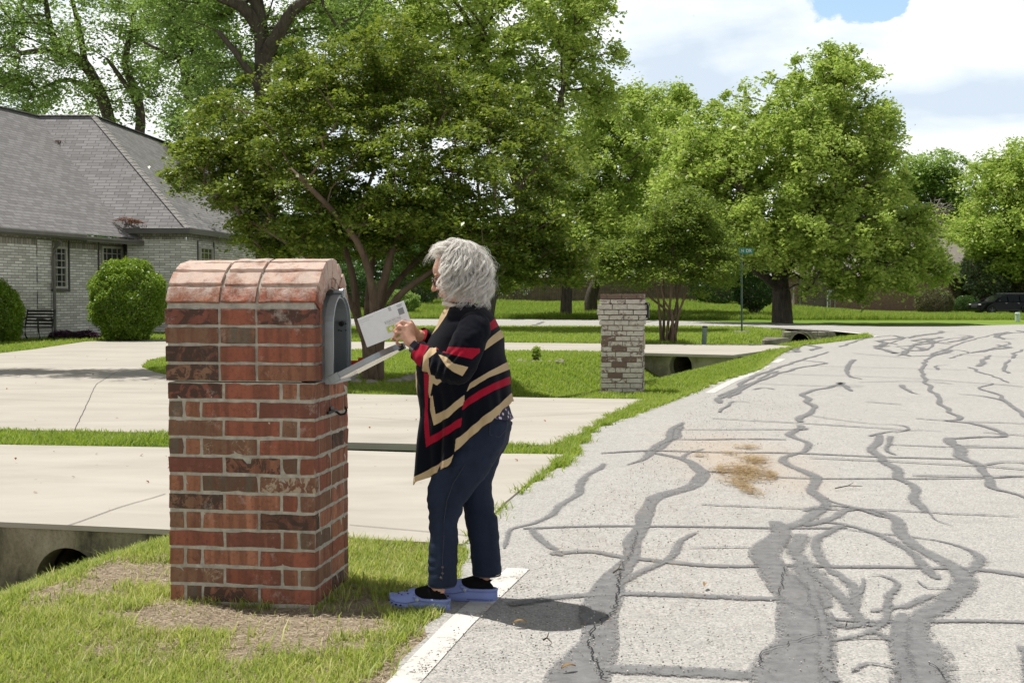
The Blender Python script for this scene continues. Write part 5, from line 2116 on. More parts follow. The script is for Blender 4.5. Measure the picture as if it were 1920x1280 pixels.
lobes = [(470, 235, Y1 - .6, 120, 80, 1.1), (600, 160, Y1 - .4, 110, 80, 1.2), (715, 105, Y1, 95, 75, 1.2), (830, 175, Y1 + .2, 100, 80, 1.2), (930, 235, Y1 + .3, 100, 75, 1.2),
         (1010, 330, Y1 + .2, 75, 70, 1.1), (1050, 460, Y1, 75, 80, 1.0), (900, 420, Y1 - .6, 120, 90, 1.2), (560, 340, Y1 - 1.2, 120, 75, 1.0), (430, 330, Y1 - .4, 90, 75, 0.9),
         (395, 295, Y1 - .2, 70, 50, 0.8), (700, 280, Y1 - 1.0, 140, 100, 1.2), (620, 430, Y1 + .9, 100, 60, 1.0), (840, 310, Y1 - 1.2, 120, 90, 1.1), (450, 400, Y1 - .2, 65, 50, 0.7),
         (960, 500, Y1 + .3, 100, 45, 1.0), (760, 420, Y1 + 1.2, 130, 70, 1.0), (700, 200, Y1 + 1.3, 190, 90, 1.1), (520, 280, Y1 + 1.2, 110, 80, 1.0), (820, 505, Y1 + 1.2, 60, 35, .7), (350, 330, Y1, 40, 32, 0.5), (1075, 505, Y1 + .2, 50, 45, .7), (500, 450, Y1 + .3, 70, 40, .8), (660, 395, Y1 - 1.0, 120, 55, 1.0), (800, 400, Y1 - 1.3, 110, 55, 1.0), (590, 440, Y1 - .8, 80, 38, .7), (740, 440, Y1 - .2, 100, 30, .9), (900, 500, Y1 - .5, 90, 34, .8), (1010, 430, Y1 - .6, 80, 60, .9)]
tree('crape_myrtle', 'wide dark green crape myrtle with several brown trunks, right behind the woman', (b0.x, b0.y, 0), lobes, st, 1250, 225000, 0.066, 0.037, M['leaf_myrtle'], M['barkm'], 3,
     spray=0.22, trunk_r=0.12, twig_r=0.0042, flat=0.45, up=0.6, shell=0.6)

# 2 the small myrtle by the third driveway
b0 = G(1256, 643)
yb = b0.y
st = []
for k, (ut, vt, dy) in enumerate(((1215, 500, 0), (1235, 470, .5), (1262, 455, -.3), (1290, 470, .2), (1310, 500, -.4), (1240, 540, -.6), (1275, 480, .8), (1190, 520, .1))):
    st.append(dict(p=[(b0.x + (k - 4) * .06, yb + dy * .15, -.05), V3(1246 + k * 3.5 + (ut - 1256) * .22, 590, yb + dy * .4), V3(1256 + (ut - 1256) * .6, (590 + vt) / 2, yb + dy * .8), V3(ut, vt, yb + dy)], r=(0.046, 0.018)))
lobes = [(1200, 490, yb, 75, 60, 1.0), (1260, 440, yb, 85, 70, 1.2), (1330, 455, yb, 75, 60, 1.0), (1345, 505, yb, 36, 40, .7), (1150, 500, yb - .2, 45, 40, .7), (1290, 510, yb - .6, 90, 34, .9), (1290, 400, yb + .2, 60, 45, .8), (1130, 470, yb, 30, 30, .5)]
tree('crape_myrtle', 'smaller vase shaped crape myrtle with many thin stems, behind the white brick mailbox', (b0.x, b0.y, 0), lobes, st, 400, 46000, 0.085, 0.05, M['leaf_vase'], M['barkm'], 5,
     spray=0.34, trunk_r=0.06, twig_r=0.0055, flat=0.4)

# 3 big pecan on the far corner
b0 = G(1466, 604)
Y = b0.y
st = [dict(p=[(b0.x, Y, -.1), V3(1465, 560, Y), V3(1463, 520, Y), V3(1480, 430, Y - 1), V3(1500, 330, Y - 1), V3(1530, 230, Y)], r=(0.55, 0.16)),
      dict(p=[V3(1464, 535, Y), V3(1458, 515, Y - .5), V3(1450, 490, Y - 1.0), V3(1430, 430, Y - 2), V3(1380, 340, Y - 2.5)], r=(0.34, 0.14), **{'from': 1}),
      dict(p=[V3(1462, 540, Y), V3(1430, 515, Y - 1), V3(1395, 490, Y - 2), V3(1340, 440, Y - 2)], r=(0.24, 0.10), **{'from': 1}),
      dict(p=[V3(1463, 520, Y), V3(1520, 460, Y + 1), V3(1600, 420, Y + 1), V3(1680, 410, Y + 1)], r=(0.26, 0.10), **{'from': 1}),
      dict(p=[V3(1480, 430, Y - 1), V3(1550, 380, Y - 2.5), V3(1620, 350, Y - 3)], r=(0.22, 0.10), **{'from': 1})]
lobes = [(1550, 165, Y, 75, 70, 3.2), (1470, 230, Y, 110, 80, 3.8), (1600, 250, Y, 80, 75, 3.2), (1370, 300, Y - 1, 110, 85, 3.6), (1500, 330, Y - 2, 150, 100, 4.2), (1620, 350, Y - 1, 90, 90, 3.4),
         (1290, 340, Y, 70, 70, 3), (1400, 420, Y - 3, 100, 75, 3.0), (1540, 450, Y - 3, 130, 90, 3.4), (1660, 450, Y - 1, 95, 80, 3.2), (1720, 490, Y, 60, 55, 2.4), (1600, 520, Y - 2, 110, 40, 2.6),
         (1440, 470, Y - 3.5, 60, 35, 2.0), (1330, 250, Y + 1, 60, 50, 2.6), (1640, 260, Y + 1, 40, 50, 2), (1560, 120, Y, 35, 30, 1.4), (1610, 150, Y, 40, 30, 1.4), (1700, 420, Y, 50, 45, 2)]
tree('pecan_tree', 'largest bright green pecan tree, thick forked trunk, on the far side of the cross street', (b0.x, b0.y, 0), lobes, st, 1150, 170000, 0.20, 0.11, M['leaf_bright'], M['bark'], 8,
     spray=0.50, trunk_r=0.5, twig_r=0.016, flat=0.72, whip=0.25, droop=0.3, group=None, up=0.38)

# 4 tall tree behind the myrtle, reaching out of the picture
b0 = G(905, 618)
Y = 50.0
st = [dict(p=[(V3(905, 0, Y)[0], Y, -.1), V3(925, 520, Y), V3(955, 450, Y), V3(985, 400, Y - 1), V3(940, 250, Y), V3(900, 60, Y)], r=(0.34, 0.14)),
      dict(p=[V3(985, 400, Y - 1), V3(1020, 300, Y - 1), V3(1060, 150, Y)], r=(0.2, 0.08), **{'from': 1})]
lobes = [(820, 40, Y, 130, 110, 4), (950, 80, Y, 120, 120, 4), (1060, 60, Y - 1, 80, 90, 3), (1000, 190, Y, 110, 85, 3.5), (880, 200, Y, 120, 90, 3.5), (1110, 130, Y, 50, 55, 1.8), (760, 130, Y + 2, 100, 90, 3), (1030, 290, Y, 80, 60, 3),
         (900, -80, Y, 200, 80, 5), (1100, 10, Y, 50, 60, 2), (1150, 95, Y, 18, 16, .8), (1130, 190, Y, 35, 22, 1.2), (700, 20, Y + 1, 90, 90, 3)]
tree('pecan_tree', 'tall bright tree above the woman, its top cut off by the picture edge', (st[0]['p'][0][0], Y, 0), lobes, st, 720, 96000, 0.17, 0.085, M['leaf_bright'], M['bark'], 12,
     spray=0.45, trunk_r=0.34, twig_r=0.013, flat=0.75, whip=0.2, droop=0.3, up=0.38)

# 5 dark limbed tree left of it
Y = 46.0
st = [dict(p=[(V3(500, 0, Y)[0], Y, -.1), V3(498, 400, Y), V3(494, 200, Y), V3(490, 60, Y), V3(470, -60, Y), V3(460, -160, Y)], r=(0.42, 0.16)),
      dict(p=[V3(490, 60, Y), V3(455, 15, Y - .5), V3(400, -10, Y - 1), V3(330, -60, Y - 1)], r=(0.24, 0.12), **{'from': 1}),
      dict(p=[V3(494, 110, Y), V3(530, 50, Y - 1), V3(560, 10, Y - 1.3), V3(640, -30, Y - 1.5)], r=(0.26, 0.12), **{'from': 1}),
      dict(p=[V3(496, 180, Y), V3(450, 110, Y - 1), V3(410, 60, Y - 1)], r=(0.16, 0.07), **{'from': 1})]
lobes = [(450, 120, Y + 2, 100, 60, 3), (560, 60, Y + 2.5, 110, 70, 3), (420, 20, Y + 1, 80, 70, 3), (640, 30, Y + 1, 80, 80, 3), (390, 190, Y + 1, 60, 60, 2.4), (500, -90, Y, 220, 60, 5), (560, 180, Y + 2, 90, 80, 3), (330, -60, Y, 90, 60, 3), (440, 220, Y + 1, 60, 50, 2.4)]
tree('pecan_tree', 'dark forking tree trunk and limbs at the upper edge, left above the crape myrtle', (st[0]['p'][0][0], Y, 0), lobes, st, 420, 56000, 0.15, 0.07, M['leaf_mid'], M['bark'], 14,
     spray=0.6, trunk_r=0.42, twig_r=0.014, flat=0.75, up=0.4, droop=0.3)

# 6 airy pecan behind the house ridge
Y = 62.0
st = [dict(p=[(V3(235, 0, Y)[0], Y, -.1), V3(232, 400, Y), V3(215, 270, Y), V3(190, 180, Y), V3(160, 120, Y), V3(110, 95, Y - 1), V3(40, 100, Y - 2)], r=(0.40, 0.11)),
      dict(p=[V3(215, 270, Y), V3(196, 190, Y + 1), V3(160, 125, Y), V3(112, 90, Y), V3(90, 30, Y), V3(80, -60, Y)], r=(0.3, 0.09), **{'from': 1}),
      dict(p=[V3(160, 125, Y), V3(150, 60, Y), V3(138, 10, Y), V3(120, -60, Y)], r=(0.17, 0.07), **{'from': 1}),
      dict(p=[V3(232, 330, Y), V3(262, 250, Y), V3(258, 180, Y), V3(235, 120, Y), V3(250, 40, Y), V3(260, -60, Y)], r=(0.28, 0.09), **{'from': 1}),
      dict(p=[V3(258, 190, Y), V3(215, 130, Y - 1), V3(200, 110, Y - 1)], r=(0.14, 0.06), **{'from': 1}),
      dict(p=[V3(196, 190, Y + 1), V3(130, 150, Y), V3(60, 175, Y)], r=(0.15, 0.05), **{'from': 1})]
lobes = [(60, 150, Y, 90, 55, 3.5), (180, 110, Y, 110, 70, 4), (40, 40, Y, 100, 70, 4), (260, 60, Y, 80, 70, 3.5), (230, 190, Y, 70, 45, 3), (130, -30, Y, 200, 60, 5), (-60, 120, Y, 90, 120, 4), (290, 140, Y, 40, 45, 2), (70, 200, Y + 2, 100, 35, 3), (290, 10, Y, 50, 50, 2)]
tree('pecan_tree', 'airy green pecan with dark limbs and sky gaps behind the house roof', (st[0]['p'][0][0], Y, 0), lobes, st, 400, 46000, 0.18, 0.08, M['leaf_mid'], M['bark'], 16,
     spray=0.75, trunk_r=0.4, twig_r=0.015, flat=0.75, up=0.4, droop=0.3, gap=0.8)

# 7 slender tree between them
Y = 56.0
st = [dict(p=[(V3(368, 0, Y)[0], Y, -.1), V3(366, 300, Y), V3(358, 200, Y), V3(343, 120, Y), V3(330, 90, Y), V3(320, 0, Y), V3(318, -60, Y)], r=(0.26, 0.08)),
      dict(p=[V3(343, 120, Y), V3(300, 95, Y), V3(270, 80, Y)], r=(0.10, 0.05), **{'from': 1}),
      dict(p=[V3(366, 220, Y), V3(372, 150, Y), V3(352, 60, Y)], r=(0.16, 0.07), **{'from': 1})]
lobes = [(330, 60, Y, 50, 55, 2.4), (345, 215, Y, 30, 55, 2), (380, 120, Y + 1, 60, 70, 2.6), (310, -20, Y, 60, 50, 2.4), (360, 270, Y, 30, 25, 1.6), (295, 120, Y, 30, 25, 1.2), (400, 30, Y, 60, 60, 2)]
tree('pecan_tree', 'slender leaning tree with thin crown just right of the house ridge', (st[0]['p'][0][0], Y, 0), lobes, st, 170, 22000, 0.17, 0.08, M['leaf_mid'], M['bark'], 18,
     spray=0.7, trunk_r=0.26, twig_r=0.013, flat=0.75, up=0.4, droop=0.3)

# 8 mid distance trees right of the myrtle
Y = 74.0
b0x = V3(1062, 0, Y)[0]
st = [dict(p=[(b0x, Y, 0), V3(1063, 540, Y), V3(1070, 480, Y), V3(1100, 380, Y), V3(1120, 260, Y)], r=(0.36, 0.14)),
      dict(p=[V3(1066, 500, Y), V3(1030, 430, Y), V3(1000, 380, Y)], r=(0.2, 0.1), **{'from': 1})]
lobes = [(1120, 215, Y, 80, 55, 3.5), (1080, 300, Y, 90, 70, 4), (1180, 290, Y, 100, 70, 4), (1120, 400, Y - 1, 110, 60, 4), (1020, 370, Y, 70, 60, 3.4), (1060, 470, Y - 2, 110, 45, 3), (960, 480, Y, 80, 60, 3), (1200, 190, Y, 30, 36, 1.6), (1110, 190, Y, 30, 26, 1.6)]
tree('pecan_tree', 'yellow green tree with straight trunk between the myrtle and white mailbox', (b0x, Y, 0), lobes, st, 560, 76000, 0.21, 0.11, M['leaf_bright'], M['bark'], 21,
     spray=0.52, trunk_r=0.36, twig_r=0.016, flat=0.75, up=0.38, whip=.25, droop=0.3)
Y = 80.0
b0x = V3(1112, 0, Y)[0]
st = [dict(p=[(b0x, Y, 0), V3(1108, 560, Y), V3(1122, 520, Y), V3(1160, 440, Y), V3(1210, 340, Y), V3(1240, 240, Y)], r=(0.45, 0.16)),
      dict(p=[V3(1122, 520, Y), V3(1090, 450, Y), V3(1080, 400, Y)], r=(0.2, 0.1), **{'from': 1})]
lobes = [(1240, 220, Y, 60, 50, 3), (1270, 300, Y, 80, 70, 4), (1180, 380, Y, 90, 70, 4), (1290, 400, Y, 80, 70, 4), (1220, 470, Y, 100, 50, 3.4), (1280, 180, Y, 26, 20, 1.4), (1340, 480, Y, 80, 50, 3)]
tree('pecan_tree', 'second yellow green tree with a leaning trunk, just behind the white mailbox', (b0x, Y, 0), lobes, st, 520, 64000, 0.22, 0.12, M['leaf_bright'], M['bark'], 23,
     spray=0.55, trunk_r=0.45, twig_r=0.017, flat=0.75, up=0.38, whip=.3, droop=0.3)

# 9 trees at the right edge
Y = 118.0
b0x = V3(1752, 0, Y)[0]
st = [dict(p=[(b0x, Y, 0), V3(1752, 480, Y), V3(1750, 380, Y), V3(1755, 310, Y)], r=(0.5, 0.2))]
lobes = [(1745, 325, Y, 60, 40, 4), (1770, 370, Y, 50, 50, 4), (1700, 340, Y, 40, 40, 3), (1790, 410, Y, 30, 40, 3), (1740, 440, Y, 60, 50, 4)]
tree('oak_tree', 'darker green tree behind the right shoulder of the largest pecan', (b0x, Y, 0), lobes, st, 260, 42000, 0.30, 0.16, M['leaf_mid'], M['bark'], 25, spray=1.1, trunk_r=0.5, twig_r=0.02, flat=0.5, whip=.15)
Y = 96.0
b0x = V3(1935, 0, Y)[0]
st = [dict(p=[(b0x, Y, 0), V3(1930, 500, Y), V3(1910, 430, Y), V3(1880, 370, Y)], r=(0.5, 0.2))]
lobes = [(1880, 340, Y, 70, 60, 4.5), (1930, 310, Y, 50, 45, 3.5), (1860, 430, Y, 75, 60, 4.5), (1930, 430, Y, 80, 90, 5), (1820, 440, Y, 35, 40, 3), (1980, 380, Y, 80, 90, 5), (1900, 500, Y + 1, 60, 30, 3)]
tree('oak_tree', 'pale green spreading tree above the black car at the right edge', (b0x, Y, 0), lobes, st, 460, 75000, 0.26, 0.13, M['leaf_bright'], M['bark'], 27, spray=0.8, trunk_r=0.5, twig_r=0.02, flat=0.75, whip=.2, up=0.38)
# shade tree standing just outside the left edge; its broken shade falls on the parking area
st = [dict(p=[(-13.2, 24.6, -.1), (-13.1, 24.6, 2.5), (-12.6, 24.5, 5), (-12.0, 24.3, 8)], r=(0.22, 0.08))]
tree('pecan_tree', 'leaning tree just outside the left edge, its shade dappling the driveway', (-13.2, 24.6, 0),
     [(-120, -230, 24, 130, 90, 1.0), (30, -230, 24.4, 110, 70, 1.3), (-220, -200, 24, 120, 90, 1.3), (-40, -330, 23.4, 150, 60, 1.4)], st, 120, 9000, 0.12, 0.06, M['leaf_mid'], M['bark'], 91,
     spray=0.45, trunk_r=0.2, twig_r=0.01, flat=0.4)
# leafless grey tree
Y = 108.0
b0x = V3(1760, 0, Y)[0]
st = [dict(p=[(b0x, Y, 0), V3(1760, 500, Y), V3(1758, 420, Y), V3(1757, 385, Y)], r=(0.28, 0.1))]
tree('bare_tree', 'leafless grey twiggy tree between the right hand trees', (b0x, Y, 0), [(1757, 400, Y, 38, 32, 2.2), (1770, 450, Y, 40, 30, 2.2)], st, 300, 300, 0.06, 0.02, M['barkd'], M['barkd'], 29, spray=0.5, trunk_r=0.2, twig_r=0.022, flat=0.6)


def bush(name, label, u, v, Y, ru, rv, ry, nleaf, L, W, lmat, seed, group=None, zmin=0.0, cat='bush', lumps=9, tight=0.80):
    """a rounded shrub: leaves through a lumpy outer layer, twigs inside"""
    rg = np.random.default_rng(seed)
    c = P(u, v, Y)
    k = Y / F_PX
    R0_ = np.array([ru * k, ry, rv * k])
    t = thing(name, (c.x, c.y, zmin), label, cat, group)
    dr = rg.normal(size=(nleaf, 3))
    dr /= np.linalg.norm(dr, axis=1, keepdims=True)
    ph = rg.random(6) * 6.28
    lump = 1 + 0.085 * np.sin(dr[:, 0] * lumps + ph[0]) * np.sin(dr[:, 2] * lumps + ph[1]) + 0.05 * np.sin(dr[:, 1] * lumps * 1.7 + ph[2]) * np.sin(dr[:, 2] * lumps * 1.6 + ph[3]) + 0.04 * np.sin(dr[:, 0] * lumps * 3 + dr[:, 1] * 17 + ph[4]) * np.sin(dr[:, 2] * lumps * 3.3 + ph[5])
    rad = tight + (1.03 - tight) * rg.random(nleaf) ** 0.8
    p = np.array(c) + dr * R0_ * (rad * lump)[:, None]
    p = p[p[:, 2] > zmin + 0.02]
    leaf_mesh('foliage', p, L, W, lmat, t, rg, 0.45)
    segs = []
    bs = np.array([c.x, c.y, zmin - 0.03])
    for i in range(46):
        q = p[rg.integers(len(p))]
        q = bs + (q - bs) * 0.9
        md = bs + (q - bs) * 0.5 + rg.normal(size=3) * 0.05 * R0_
        b2 = bs + np.array([rg.normal() * .08, rg.normal() * .08, 0])
        segs += [(b2, md, 0.022, 0.014), (md, q, 0.014, 0.006)]
    frusta('stems', segs, M['bark'], t, 5)
    return t


bush('boxwood_bush', 'round clipped boxwood bush in front of the house window', 240, 563, 38.2, 70, 76, 1.05, 52000, 0.055, 0.04, M['leaf_box'], 31, lumps=8)
bush('boxwood_bush', 'round clipped boxwood bush cut off by the left picture edge', -12, 597, 36.0, 52, 70, 0.85, 40000, 0.05, 0.036, M['leaf_box'], 32, lumps=8)
bush('shrub', 'low brownish shrub in the far grass below the largest pecan', 1752, 566, 92.0, 36, 28, 1.2, 12000, 0.10, 0.05, M['leaf_brown'], 33)
bush('shrub', 'white flecked tall shrub behind the front of the black car', 1850, 508, 98.0, 48, 50, 2.0, 16000, 0.16, 0.10, M['leaf_pale'], 34)
bush('shrub', 'dark green shrub left of the white flecked shrub', 1797, 536, 100.0, 34, 44, 1.6, 11000, 0.15, 0.08, M['leaf_dark'], 35)
bush('shrub', 'low dark shrub against the black car bumper', 1812, 572, 95.0, 26, 18, 1.0, 6000, 0.10, 0.06, M['leaf_dark'], 36)
bush('shrub', 'tall dark shrub at the right edge behind the car roof', 1905, 515, 99.0, 36, 44, 1.8, 9000, 0.15, 0.08, M['leaf_dark'], 37)
bush('shrub', 'dark bush left of the forked pecan trunk', 1415, 545, 78.0, 38, 36, 1.5, 9000, 0.12, 0.06, M['leaf_dark'], 38)
bush('shrub', 'tall dark bush against the wooden fence behind the small myrtle', 1345, 520, 100.0, 60, 52, 2.0, 13000, 0.16, 0.09, M['leaf_dark'], 39)
bush('shrub', 'dark shadowy bush left of the myrtle trunks, beyond the street', 640, 540, 84.0, 60, 48, 2.2, 14000, 0.14, 0.08, M['leaf_dark'], 40)
bush('shrub', 'long dark bush seen between the myrtle trunks', 560, 535, 88.0, 60, 50, 2.2, 14000, 0.14, 0.08, M['leaf_dark'], 41)
bush('shrub', 'bright low shrub just right of the myrtle trunks', 745, 566, 80.0, 42, 22, 1.2, 8000, 0.12, 0.07, M['leaf_mid'], 42)
bush('shrub', 'dark tall shrub against the fence left of the woman head', 775, 520, 98.0, 50, 60, 2.0, 13000, 0.16, 0.09, M['leaf_dark'], 43)

# far-off wood that closes the view behind everything
rg = np.random.default_rng(77)
n_ = 110000
nb = 260
cx = rg.uniform(-85, 75, nb)
cy = 150 + rg.random(nb) * 28
cr = rg.uniform(3.0, 5.5, nb)
cz = rg.random(nb) ** 1.3 * 8.5 + 2
ii = rg.integers(0, nb, n_)
dr = rg.normal(size=(n_, 3))
dr /= np.linalg.norm(dr, axis=1, keepdims=True)
p = np.stack([cx[ii], cy[ii], cz[ii]], 1) + dr * (cr[ii] * (0.6 + 0.4 * rg.random(n_)))[:, None]
p = p[p[:, 2] > 0.4]
o = leaf_mesh('far_wood', p, 0.75, 0.45, M['leaf_dark'], None, rg, 0.4)
tag(o, kind='stuff')
o['label'] = 'dark far off wood closing the view behind the fence and houses'

# tree well with stones, the young shrub in its stone ring, the flower bed
b0 = G(697, 716)
r = random.Random(9)
for k in range(13):
    an = 2 * math.pi * k / 13 + r.uniform(-.1, .1)
    x, y = b0.x + 0.62 * math.cos(an), b0.y + 0.45 * math.sin(an)
    if math.sin(an) > 0.75:
        continue
    bm = bmesh.new()
    rr = bmesh.ops.create_icosphere(bm, subdivisions=2, radius=1)
    sx, sy, sz = r.uniform(.09, .15), r.uniform(.07, .11), r.uniform(.05, .09)
    for v in bm.verts:
        v.co = Vector((v.co.x * sx, v.co.y * sy, v.co.z * sz)) * (1 + 0.25 * mnoise.noise(v.co * 1.7 + Vector((k * 3, 0, 0))))
        v.co += Vector((x, y, gz(x, y) + sz * 0.5))
    o = bm_link('edging_stone', bm, M['rock'], shade=True, origin=(x, y, gz(x, y)))
    tag(o, 'grey rock edging the bed at the foot of the large crape myrtle', 'rock', 'rocks round the large crape myrtle')
b1 = G(1004, 678)
for k in range(16):
    an = 2 * math.pi * k / 16
    x, y = b1.x + 0.10 + 0.44 * math.cos(an), b1.y + 0.42 * math.sin(an)
    if math.sin(an) > 0.5:
        continue
    bm = bmesh.new()
    bmesh.ops.create_icosphere(bm, subdivisions=2, radius=1)
    sx, sz = r.uniform(.05, .075), r.uniform(.035, .05)
    for v in bm.verts:
        v.co = Vector((v.co.x * sx, v.co.y * sx, v.co.z * sz)) * (1 + 0.2 * mnoise.noise(v.co * 1.7 + Vector((k * 3, 0, 5))))
        v.co += Vector((x, y, gz(x, y) + sz * 0.5))
    o = bm_link('edging_stone', bm, M['rock'], shade=True, origin=(x, y, gz(x, y)))
    tag(o, 'small pale stone edging the young shrub in the lawn', 'rock', 'stones round the young shrub')
bush('young_shrub', 'small upright young shrub in a low stone ring on the lawn', 1005, 662, b1.y, 9, 14, 0.10, 700, 0.06, 0.025, M['leaf_bright'], 50, tight=0.3, cat='shrub')
for k, (u, v, ru, lab) in enumerate(((118, 631, 26, 'dark purple leaved plants on the left of the bed under the window'), (160, 631, 26, 'purple leaved plants with pale flowers beside the round bush'))):
    bush('purple_plant', lab, u, v, 38.8, ru, 12, 0.35, 2600, 0.10, 0.03, M['leaf_purple'], 60 + k, tight=0.3, cat='plant')

# ---------------------------------------------------------------- the woman
YB = 5.68


def W(u, v, dy=0.0):
    return P(u, v, YB + dy)


def pxscale(dy=0.0):
    return F_PX / (YB + dy)


person = thing('person', (W(870, 1140).x, YB, 0), 'woman in striped navy cardigan and jeans holding an envelope at the mailbox', 'person')


def pix(co):
    """photo pixel of world points"""
    co = np.asarray(co, float)
    x, y, z = co[:, 0], co[:, 1], co[:, 2] - CAM_H
    dep = y * CS - z * SN
    up = y * SN + z * CS
    return 960 + F_PX * x / dep, 640 - F_PX * up / dep


# materials
m, n = material('skin')
oc = coord(n)
a = n.noise(oc, 28, 5, 0.6)
cc = n.ramp(a, (0.3, (0.50, 0.255, 0.175)), (0.55, (0.60, 0.345, 0.25)), (0.75, (0.62, 0.38, 0.29)))
cc = n.mix(n.ramp(n.noise(oc, 90, 3), (0.62, 0.0), (0.72, 0.3)), cc, (0.34, 0.16, 0.10))
b = n.n('ShaderNodeBsdfPrincipled', Base_Color=cc, Roughness=0.5, Specular_IOR_Level=0.4, Subsurface_Weight=0.12,
        Subsurface_Radius=(0.02, 0.008, 0.004), Normal=n.bump(n.noise(oc, 170, 5, 0.7), 0.25, 0.002))
n.out(b.outputs[0])
M['skin'] = m
m, n = material('cardigan_knit')
at = n.n('ShaderNodeAttribute', {'attribute_name': 'col'})
oc = coord(n)
kn = n.noise(n.vmul(oc, (1, 1, 2.5)), 190, 4, 0.7)
c = n.mix(0.3, at.outputs['Color'], n.ramp(n.noise(oc, 9, 5), (0.3, 0.55), (0.7, 1.25)), 'MULTIPLY')
b = n.n('ShaderNodeBsdfPrincipled', Base_Color=c, Roughness=0.95, Specular_IOR_Level=0.08, Sheen_Weight=0.05, Sheen_Roughness=0.5,
        Normal=n.bump(n.math('ADD', kn, n.noise(oc, 14, 4)), 0.35, 0.004))
n.out(b.outputs[0])
M['knit'] = m
m, n = material('dark_denim')
oc = coord(n)
a = n.noise(n.vmul(oc, (1, 1, 0.4)), 11, 6, 0.65)
tw = n.noise(oc, 220, 3)
cc = n.ramp(a, (0.32, (0.005, 0.009, 0.022)), (0.6, (0.011, 0.019, 0.043)), (0.8, (0.024, 0.036, 0.072)))
cc = n.mix(n.math('MULTIPLY', tw, 0.25), cc, (0.024, 0.034, 0.060))
b = n.n('ShaderNodeBsdfPrincipled', Base_Color=cc, Roughness=0.85, Specular_IOR_Level=0.25,
        Normal=n.bump(n.math('ADD', n.noise(n.vmul(oc, (1, 1, 2.0)), 22, 5), tw), 0.4, 0.005))
n.out(b.outputs[0])
M['denim'] = m
M['thread'] = simple('denim_seam', (0.022, 0.026, 0.045), 0.8)
M['snap'] = simple('dull_metal_snap', (0.09, 0.09, 0.085), 0.45, metal=0.8)
M['sock'] = simple('black_sock', (0.007, 0.007, 0.008), 0.95, spec=0.1, bump=0.3, bscale=150)
M['clog'] = simple('periwinkle_foam_clog', (0.20, 0.25, 0.53), 0.55, spec=0.4, var=0.06, scale=8, bump=0.15, bscale=90, bdist=0.002)
M['clogdark'] = simple('clog_sole_line', (0.085, 0.115, 0.34), 0.6)
M['rivet'] = simple('pale_strap_rivet', (0.32, 0.38, 0.42), 0.5)
M['frame'] = simple('dark_spectacle_frame', (0.010, 0.010, 0.018), 0.25, spec=0.6)
m, n = material('spectacle_lens')
b = n.n('ShaderNodeBsdfPrincipled', Base_Color=(0.05, 0.06, 0.08), Roughness=0.05, Alpha=0.55)
n.out(b.outputs[0])
M['lensg'] = m
M['watchband'] = simple('grey_watch_band', (0.20, 0.20, 0.21), 0.35, metal=0.8)
M['watchface'] = simple('black_watch_glass', (0.006, 0.007, 0.012), 0.1, spec=0.8)
m, n = material('floral_blouse')
vr = n.n('ShaderNodeTexVoronoi', {'feature': 'F1'}, Vector=coord(n), Scale=55)
cc = n.ramp(vr.outputs['Distance'], (0.25, (0.55, 0.50, 0.58)), (0.40, (0.10, 0.06, 0.14)), (0.55, (0.012, 0.012, 0.03)))
b = n.n('ShaderNodeBsdfPrincipled', Base_Color=cc, Roughness=0.8)
n.out(b.outputs[0])
M['floral'] = m
m, n = material('grey_wavy_hair')
g = n.n('ShaderNodeNewGeometry')
pos = n.noise(g.outputs['Position'], 26, 3, 0.6)
f = n.math('ADD', n.math('MULTIPLY', g.outputs['Random Per Island'], 0.6), n.math('MULTIPLY', pos, 0.5))
cc = n.ramp(f, (0.18, (0.24, 0.205, 0.165)), (0.36, (0.62, 0.58, 0.52)), (0.58, (0.97, 0.96, 0.94)))
b = n.n('ShaderNodeBsdfPrincipled', Base_Color=cc, Roughness=0.42, Specular_IOR_Level=0.5)
t_ = n.n('ShaderNodeBsdfTranslucent', Color=cc)
mx = n.n('ShaderNodeMixShader', i0=0.58, i1=b.outputs[0], i2=t_.outputs[0])
n.out(mx.outputs[0])
M['hair'] = m
M['haircap'] = simple('hair_undercoat', (0.50, 0.46, 0.40), 0.8, var=0.35, scale=40, bump=0.8, bscale=60, bdist=0.01)

# ---- head frame: x forward (towards the mailbox), z up, looking down
HC = W(853, 513, 0)
TI = R_(17)
HM = Matrix.Translation(HC) @ Matrix.Rotation(math.pi, 4, 'Z') @ Matrix.Rotation(R_(-4), 4, 'Z') @ Matrix.Rotation(TI, 4, 'Y')


def H(x, y, z):
    return HM @ Vector((x, y, z))


bm = bmesh.new()
RH = HM.to_3x3()


def hb(c, r):
    ball(bm, H(*c), r, RH, 20, 14)


hb((-0.012, 0, 0.030), (0.094, 0.073, 0.086))
hb((0.030, 0, -0.032), (0.056, 0.058, 0.084))
hb((0.030, 0, -0.082), (0.044, 0.046, 0.032))
hb((0.062, 0, -0.100), (0.019, 0.018, 0.015))
hb((0.048, 0, 0.030), (0.042, 0.055, 0.045))
for s in (-1, 1):
    hb((0.072, s * 0.024, 0.016), (0.014, 0.026, 0.008))
    hb((0.056, s * 0.036, -0.034), (0.026, 0.022, 0.022))
    hb((0.068, s * 0.030, -0.002), (0.013, 0.015, 0.010))
    hb((-0.008, s * 0.074, -0.008), (0.018, 0.010, 0.030))
    hb((0.094, s * 0.011, -0.041), (0.010, 0.008, 0.007))
tube(bm, [H(0.080, 0, 0.012), H(0.096, 0, -0.015), H(0.110, 0, -0.036)], [0.008, 0.009, 0.010], 10)
hb((0.108, 0, -0.038), (0.012, 0.011, 0.010))
hb((0.086, 0, -0.063), (0.011, 0.022, 0.006))
hb((0.084, 0, -0.074), (0.011, 0.018, 0.007))
